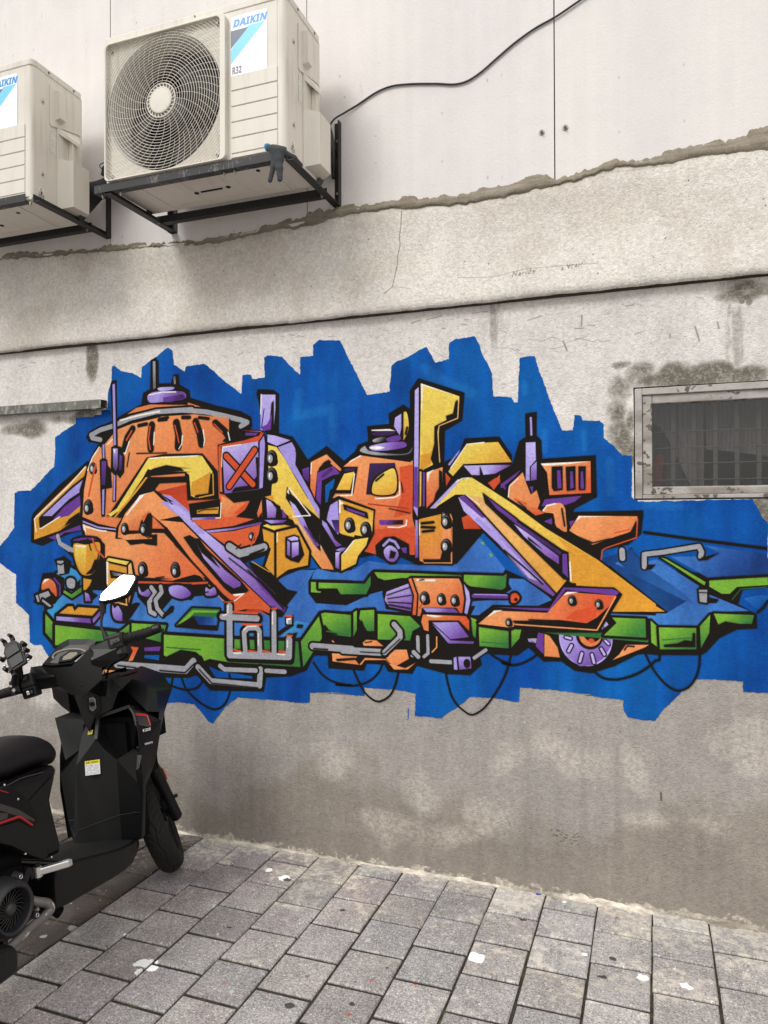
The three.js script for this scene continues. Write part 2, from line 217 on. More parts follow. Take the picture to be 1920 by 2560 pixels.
// mortar smeared along the joint between band and sheets
{
  const pos = [], uv = [], idx = [], n = 1800, m = 9;
  for (let i = 0; i <= n; i++) {
    const X = -4.2 + 6.2 * i / n, saw = (vnoise(X * 7.3, 3) - .5) * .02 + (sstep(.42, .5, vnoise(X * 13, 9)) - .5) * .014 + (fbm(X * 60, 1, 4, 41) - .5) * .022, t = along(jointTop, X) + saw + .008, b = along(jointLow, X) + (fbm(X * 30, 8, 3, 42) - .5) * .022 - .006;
    const thin = X < -1.5 ? sstep(.3, .62, fbm(X * 9, 4, 3, 43)) : 1;
    for (let j = 0; j < m; j++) { const s = j / (m - 1), Y = mix(b, Math.max(t, b + .004), s), bulge = Math.sin(Math.PI * s) * .007 * (.6 + fbm(X * 12, s * 5, 3, 44)) * thin; pos.push(X, Y, mix(.030, .0136, sstep(.1, .95, s)) + .0035 * (s > 0 && s < 1 ? 1 : -1.2) * (.3 + .7 * thin) + bulge + (fbm(X * 4, Y * 4, 3, 13) - .5) * .014 * (1 - s)); uv.push(X, Y); }
  }
  for (let i = 0; i < n; i++) for (let j = 0; j < m - 1; j++) { const a = i * m + j; idx.push(a, a + m, a + 1, a + 1, a + m, a + m + 1); }
  const g = new THREE.BufferGeometry(); g.setAttribute('position', new THREE.Float32BufferAttribute(pos, 3)); g.setAttribute('uv', new THREE.Float32BufferAttribute(uv, 2)); g.setIndex(idx); g.computeVertexNormals();
  const map = span(canvasTex(2048, 96, (x, w, h) => pixels(x, w, h, (i, j) => { const X = WX0 + i / w * WW, Y = (1 - j / h) * .2, a = fbm(X * 14, Y * 90, 4, 45), b = fbm(X * 5, Y * 5, 3, 46), c = vnoise(X * 250, Y * 250); const k = .82 + a * .3 + (c - .5) * .12; return [mix(124, 148, b) * k, mix(115, 139, b) * k, mix(100, 124, b) * k]; })), WX0, 2.85, WW, .2);
  obj('mortar', g, std({ map, bumpMap: reliefFor(1.6), bumpScale: .004, roughness: 1 }), wall);
}
// crumbled cement along the foot of the wall
const groundPale = (X, Z) => { const n = fbm(X * 6, Z * 6, 4, 51), f = fbm(X * 40, Z * 40, 3, 52); return sstep(.47, .66, n * .55 + f * .45 + .34 * Math.exp(-Z / .06) - .16 * sstep(.25, .7, Z) + .05 * sstep(-1.2, .2, X)); };
{
  const n = 900, m = 7, pos = [], uv = [], idx = [];
  for (let i = 0; i <= n; i++) { const X = -4 + 6 * i / n, a = sstep(.38, .66, fbm(X * 6, 1, 4, 55)), wd = .008 + .05 * a * fbm(X * 33, 2, 4, 56), hh = .003 + .03 * a * Math.pow(fbm(X * 25, 4, 4, 57), 1.3); for (let j = 0; j < m; j++) { const s = j / (m - 1); pos.push(X, mix(hh, -.004, Math.pow(s, .6)) + (s > 0 && s < 1 ? (fbm(X * 80, s * 11, 3, 58) - .42) * .014 * (.3 + a) : 0), .002 + wd * s); uv.push(X, wd * s * 1.5); } }
  for (let i = 0; i < n; i++) for (let j = 0; j < m - 1; j++) { const a = i * m + j; idx.push(a, a + 1, a + m, a + 1, a + m + 1, a + m); }
  const g = new THREE.BufferGeometry(); g.setAttribute('position', new THREE.Float32BufferAttribute(pos, 3)); g.setAttribute('uv', new THREE.Float32BufferAttribute(uv, 2)); g.setIndex(idx); g.computeVertexNormals();
  const map = span(canvasTex(2048, 64, (x, w, h) => pixels(x, w, h, (i, j) => { const X = -4 + i / w * 6, Y = j / h * .1, a = fbm(X * 30, Y * 60, 3, 59), b = fbm(X * 4, Y * 4, 3, 60), k = .8 + a * .4; const t = sstep(.35, .6, b); return [mix(150, 214, t) * k, mix(141, 205, t) * k, mix(128, 190, t) * k]; })), -4, 0, 6, .1);
  obj('cement_spill', g, std({ map, bumpMap: reliefFor(2), bumpScale: .006, roughness: 1 }), wall);
}
// ---------------------------------------------------------------- the small window
{
  const win = new THREE.Group(); win.name = 'window'; wall.add(win); win.userData.label = 'small wide window with chipped white frame and barred dark glass';
  const paint = (seed) => { const t = canvasTex(1024, 512, (x, w, h) => pixels(x, w, h, (i, j) => { const X = i / w * 1.3, Y = (1 - j / h) * .65, m = fbm(X * 9, Y * 9, 4, seed), f = fbm(X * 60, Y * 60, 3, seed + 1), chip = sstep(.6, .64, m * .55 + f * .45), grime = sstep(.4, .75, fbm(X * 5, Y * 14, 4, seed + 2)); let c = [mix(178, 138, grime), mix(173, 131, grime), mix(168, 123, grime)]; c = c.map((v, q) => mix(v, [92, 86, 76][q], chip)); const k = .94 + .12 * f; return c.map((v) => v * k); })); return span(t, -.1, 1.55, 1.3, .65); };
  const wood = std({ map: paint(61), bumpMap: reliefFor(3), bumpScale: .002, roughness: .7 }), wood2 = std({ map: paint(66), bumpMap: reliefFor(3), bumpScale: .002, roughness: .65 });
  const casing = [rbox(-.0685, -.041, 1.623, 2.0605, -.08, .004, .003), rbox(-.0405, 1.1485, 2.034, 2.0605, -.08, .003, .003), rbox(1.12, 1.1485, 1.623, 2.0335, -.08, .004, .003), rbox(-.0405, 1.1195, 1.623, 1.638, -.08, .006, .003)];
  obj('casing', casing, wood, win);
  obj('sash', [rbox(-.0405, -.004, 1.6385, 2.0335, -.05, -.006, .004), rbox(-.0035, 1.083, 1.999, 2.0335, -.05, -.008, .004), rbox(-.0035, 1.083, 1.6385, 1.668, -.05, -.004, .004), rbox(1.0835, 1.1195, 1.6385, 2.0335, -.05, -.006, .004)], wood2, win);
  obj('putty_strip', [bar([-.0035, 1.667, -.02], [1.08, 1.667, -.02], .012, .006), bar([-.003, 1.67, -.02], [-.003, 1.999, -.02], .006, .012)], wood2, win);
  const glass = new THREE.MeshPhysicalMaterial({ color: 0xf2f2ef, transmission: 1, thickness: 0, roughness: 0.06, ior: 1.5, bumpMap: reliefFor(.5), bumpScale: .0006 });
  obj('pane', box(-.006, 1.085, 1.665, 2.002, -.030, -.027), glass, win);
  const iron = std({ color: new THREE.Color(.07, .067, .066), roughness: .8 });
  for (let k = 0; k < 14; k++) obj('window_bar', rbox(.0665 + k * .0775, .0835 + k * .0775, 1.6, 2.06, -.085, -.079, .002, 1), iron, win);
  for (const Y of [1.699, 1.764, 1.827, 1.892]) obj('window_bar', rbox(-.06, 1.14, Y - .0022, Y + .0022, -.0785, -.074, .001, 1), iron, win);
  const curtain = (x0, x1, yb, yt, z, amp, per, ph) => { const g = new THREE.PlaneGeometry(x1 - x0, 1, Math.round((x1 - x0) * 520), 14), p = g.attributes.position; for (let i = 0; i < p.count; i++) { const X = x0 + (p.getX(i) + (x1 - x0) / 2), v = p.getY(i) + .5, b = yb(X); p.setXYZ(i, X, mix(b, yt, v), z + amp * (Math.sin(X * per + ph + 2 * vnoise(X * 9, v * 2)) * (.6 + .4 * v))); } g.computeVertexNormals(); return g; };
  const cloth = std({ color: 0x69636a, roughness: .95, side: THREE.DoubleSide }), cloth2 = std({ color: 0x4e4a50, roughness: .95, side: THREE.DoubleSide });
  obj('curtain', curtain(-.06, .19, (X) => 1.93 - .3 * sstep(.0, .19, X), 2.05, -.12, .006, 260, 0), cloth, win);
  obj('curtain', curtain(.2, 1.14, (X) => 1.8 + .02 * Math.sin(X * 9), 2.05, -.13, .006, 400, 1), cloth, win);
  obj('curtain', curtain(-.06, .17, () => 1.6, 1.9, -.16, .006, 220, 2), cloth2, win);
  obj('red_cloth', new THREE.CapsuleGeometry(.022, .13, 6, 16).scale(1, 1, .5).rotateZ(-.12).translate(.012, 1.72, -.128), std({ color: 0x7c2a1d, roughness: .9 }), win);
  const roomPaint = std({ color: new THREE.Color(.38, .37, .36), roughness: 1 }); // the room behind
  obj('room', [box(-.4, 1.6, 1.2, 2.4, -1.4, -1.38), box(-.42, -.4, 1.2, 2.4, -1.4, -.242), box(1.6, 1.62, 1.2, 2.4, -1.4, -.242), box(-.42, 1.62, 1.18, 1.2, -1.4, -.242), box(-.42, 1.62, 2.4, 2.42, -1.4, -.242)], roomPaint, win);
}
// solid building behind the facade
obj('building_core', [box(-9, 6, 0, 1.17, -.9, -.242), box(-9, -.43, 1.17, 6.2, -.9, -.243), box(1.63, 6, 1.17, 6.2, -.9, -.243), box(-.43, 1.63, 2.43, 6.2, -.9, -.243)], std({ color: 0x777069, roughness: 1 }), wall);
// ---------------------------------------------------------------- the pavement
{
  const g = new THREE.PlaneGeometry(120, 120).rotateX(-Math.PI / 2).translate(0, -0.03, 0);
  tag(obj('ground', metric(g), std({ color: new THREE.Color(0.2, 0.19, 0.18), roughness: 1 })), null, null, null, 'structure');
}
const pavement = new THREE.Group(); pavement.name = 'pavement'; scene.add(pavement); tag(pavement, 'pavement of square grey concrete pavers in staggered columns', 'pavement', null, 'structure');
{
  const GX0 = -3.6, GW = 4.4, GZ = 2.2; // the ground's own map, in metres along and away from the wall
  const paverMap = canvasTex(2048, 1024, (x, w, h) => {
    pixels(x, w, h, (i, j) => {
      const X = GX0 + (i + .5) / w * GW, Z = GZ * (j + .5) / h;
      const big = fbm(X * 2, Z * 2, 4, 71), med = fbm(X * 11, Z * 11, 4, 72), s1 = vnoise(X * 420, Z * 420), s2 = vnoise(X * 260 + 7, Z * 260), f = fbm(X * 70, Z * 70, 2, 73);
      let c = [179, 174, 171]; const k = .88 + (big - .5) * .2 + (med - .5) * .2 + (s1 - .5) * .42 + (s2 - .5) * .26; c = c.map((v) => v * k);
      const old = X < -2.069 ? 1 : 0; // the older run of brown, oil-soaked pavers
      if (old) { const q = .5 + (med - .5) * .3 + (s1 - .5) * .12; c = [156 * q, 144 * q, 133 * q]; }
      const pale = groundPale(X, Z) * (.35 + .65 * sstep(.3, .6, f + (s1 - .5) * .3)) * (old ? .45 : .9); // cement slop and lime
      c = [mix(c[0], 222 - 30 * s1, pale), mix(c[1], 214 - 30 * s1, pale), mix(c[2], 202 - 30 * s1, pale)];
      const mauve = sstep(.5, .62, fbm(X * 3, Z * 3, 3, 74)) * (1 - pale) * .5; c = [c[0] * (1 - .08 * mauve), c[1] * (1 - .13 * mauve), c[2] * (1 - .1 * mauve)];
      if (s2 > .93) c = c.map((v) => v * 1.25 + 10); if (s1 < .06) c = c.map((v) => v * .7);
      return c;
    });
    const S = w / GW, R = rng(81), P = (X, Z) => [(X - GX0) * S, Z * h / GZ];
    const blot = (X, Z, r, col, sq = 1) => { x.fillStyle = col; x.beginPath(); const n = 14; for (let k = 0; k <= n; k++) { const a = k / n * 6.283, q = r * (.6 + .6 * vnoise(X * 50 + Math.cos(a) * 1.7 + 5, Z * 50 + Math.sin(a) * 1.7 + 5)); const p = P(X + q * Math.cos(a), Z + q * sq * Math.sin(a)); k ? x.lineTo(...p) : x.moveTo(...p); } x.fill(); };
    const white = '#ffffff', dark = 'rgba(56,52,48,.85)', pale = 'rgba(205,198,188,.75)';
    for (let k = 0; k < 2600; k++) { const X = GX0 + R() * GW, Z = R() * R() * 1.7; blot(X, Z, .0008 + R() * R() * .0045, `rgba(228,222,212,${.45 + R() * .5})`); }
    for (let k = 0; k < 420; k++) blot(GX0 + R() * GW, R() * 1.8, .001 + R() * R() * .006, `rgba(70,64,58,${.3 + R() * .5})`);
    for (const [X, Z, r, c, sq] of [[-1.685, .955, .028, white], [-1.66, .94, .024, white], [-1.64, .965, .026, white], [-1.665, 1.0, .02, white], [-1.70, .97, .015, white], [-.596, .532, .035, white, .8], [-.61, .52, .02, white], [.088, .453, .018, white], [.1, .46, .014, white], [-.046, .454, .022, white], [-.241, .383, .011, white], [-.455, .351, .012, pale], [-.347, .041, .012, white], [-1.506, .239, .03, white], [-1.49, .25, .018, dark], [-1.608, .196, .018, white], [-1.863, .824, .010, white], [-2.082, .857, .022, pale], [-2.039, .887, .016, pale], [-2.14, .94, .014, pale],
      [-1.1, .983, .018, dark], [-1.524, .655, .014, dark, .4], [-.915, .911, .012, dark], [-1.166, .399, .012, dark], [-.484, .224, .014, dark], [-.171, .496, .022, dark, .5], [-.143, .377, .014, dark], [-.896, .418, .014, dark, .6], [-.996, .56, .012, pale], [-1.311, .985, .01, pale], [-.757, .376, .02, 'rgba(150,138,124,.8)'], [-.757, .376, .013, 'rgba(176,164,150,.8)'], [-.578, .252, .005, '#2b55a8'], [-.455, .012, .012, '#2346a0'], [-.906, .96, .007, '#c2564a'], [-1.356, .956, .006, '#c2564a'], [-.755, .747, .006, '#c2564a'], [-.9, .78, .006, '#c2564a']]) blot(X, Z, r, c, sq ?? 1);
  });
  paverMap.repeat.set(1 / GW, -1 / GZ); paverMap.offset.set(-GX0 / GW, 1);
  const grit = canvasTex(512, 512, (x, w, h) => pixels(x, w, h, (i, j) => { const u = i / w, v = j / h, q = 255 * clamp(.5 * vnoise(u * 170, v * 170, 170, 170) + .25 * vnoise(u * 250 + 3, v * 250, 250, 250) + .25 * vnoise(u * 40, v * 40, 40, 40)); return [q, q, q]; }), true, false); grit.repeat.set(2, 2);
  const paverMat = std({ map: paverMap, bumpMap: grit, bumpScale: .0035, roughness: .93, vertexColors: true });
  const R = rng(91), far = [];
  const paver = (x0, x1, z0, z1) => { // one block: top face, a worn chamfer and sides, each corner a little off
    const c = .005, j = () => (R() - .5) * .003, y = () => .0 + (R() - .5) * .003 - .001, Y = [y(), y(), y(), y()], ring = (d, f) => [[x0 + d + j(), f(0), z0 + d + j()], [x1 - d + j(), f(1), z0 + d + j()], [x1 - d + j(), f(2), z1 - d + j()], [x0 + d + j(), f(3), z1 - d + j()]];
    const v = [...ring(c, (k) => Y[k]), ...ring(.0008, (k) => Y[k] - .004), ...ring(.0005, () => -.028)];
    const g = facets(v, [[3, 2, 1, 0], [0, 1, 5, 4], [1, 2, 6, 5], [2, 3, 7, 6], [3, 0, 4, 7], [4, 5, 9, 8], [5, 6, 10, 9], [6, 7, 11, 10], [7, 4, 8, 11]]);
    const p = g.attributes.position, uv = g.attributes.uv; for (let i = 0; i < p.count; i++) uv.setXY(i, p.getX(i), p.getZ(i));
    const t = .84 + R() * .3, w = (R() - .5) * .05, col = new Float32Array(p.count * 3); for (let i = 0; i < p.count; i++) { col[i * 3] = t * (1 + w); col[i * 3 + 1] = t; col[i * 3 + 2] = t * (1 - w); }
    g.setAttribute('color', new THREE.BufferAttribute(col, 3)); return g;
  };
  const pit = .2055, X0 = .19, gap = .0052;
  for (let k = -22; k < 42; k++) {
    const x1 = X0 - k * pit + (k % 3) * .0006, x0 = x1 - pit, even = ((k % 2) + 2) % 2 === 0, s = (even ? .1 : .207) + .002 * (k % 5);
    for (let n = -1; n < 40; n++) {
      const z0 = n < 0 ? 0.003 : s + n * .2088, z1 = n < 0 ? s : z0 + .2088; if (z0 > 7.5) break;
      const wg = gap * mix(.7, 1, sstep(.05, .6, z0)) + R() * .0025 + (z0 > .35 && k < 5 ? .0035 : 0), hz = (.0048 + R() * .0032) * mix(.8, 1.1, sstep(.05, .6, z0)), near = k >= -3 && k <= 16 && z1 < 2.0 && !(z0 > 1.0 && (k < 3)); // the ones in sight stand singly
      const g = paver(x0 + wg / 2, x1 - wg / 2, z0 + (n < 0 ? 0 : hz), z1 - hz);
      if (near) obj('paver', g, paverMat, pavement); else if (k > -18 && k < 36) far.push(g);
    }
  }
  const keep = far.map((g) => { const q = g; return q; });
  const m = new THREE.Mesh(mergeGeometries(keep), paverMat); m.name = 'pavers'; m.castShadow = m.receiveShadow = true; pavement.add(m); m.userData.kind = 'stuff';
  const soil = canvasTex(1024, 512, (x, w, h) => pixels(x, w, h, (i, j) => { const X = GX0 + i / w * GW, Z = GZ * j / h, n = fbm(X * 40, Z * 40, 3, 95), moss = sstep(.56, .7, fbm(X * 5, Z * 5, 3, 96) + (n - .5) * .4) * sstep(.2, .5, Z), k = .5 + n; return [mix(58, 58, moss) * k, mix(52, 62, moss) * k, mix(44, 34, moss) * k]; }));
  soil.repeat.set(1 / GW, -1 / GZ); soil.offset.set(-GX0 / GW, 1);
  const bed = new THREE.PlaneGeometry(14, 7.6, 1, 1).rotateX(-Math.PI / 2).translate(0, -.0085, 3.8), p = bed.attributes.position, uv = bed.attributes.uv; for (let i = 0; i < p.count; i++) uv.setXY(i, p.getX(i), p.getZ(i));
  obj('joint_soil', bed, std({ map: soil, bumpMap: grit, bumpScale: .01, roughness: 1 }), pavement);
}
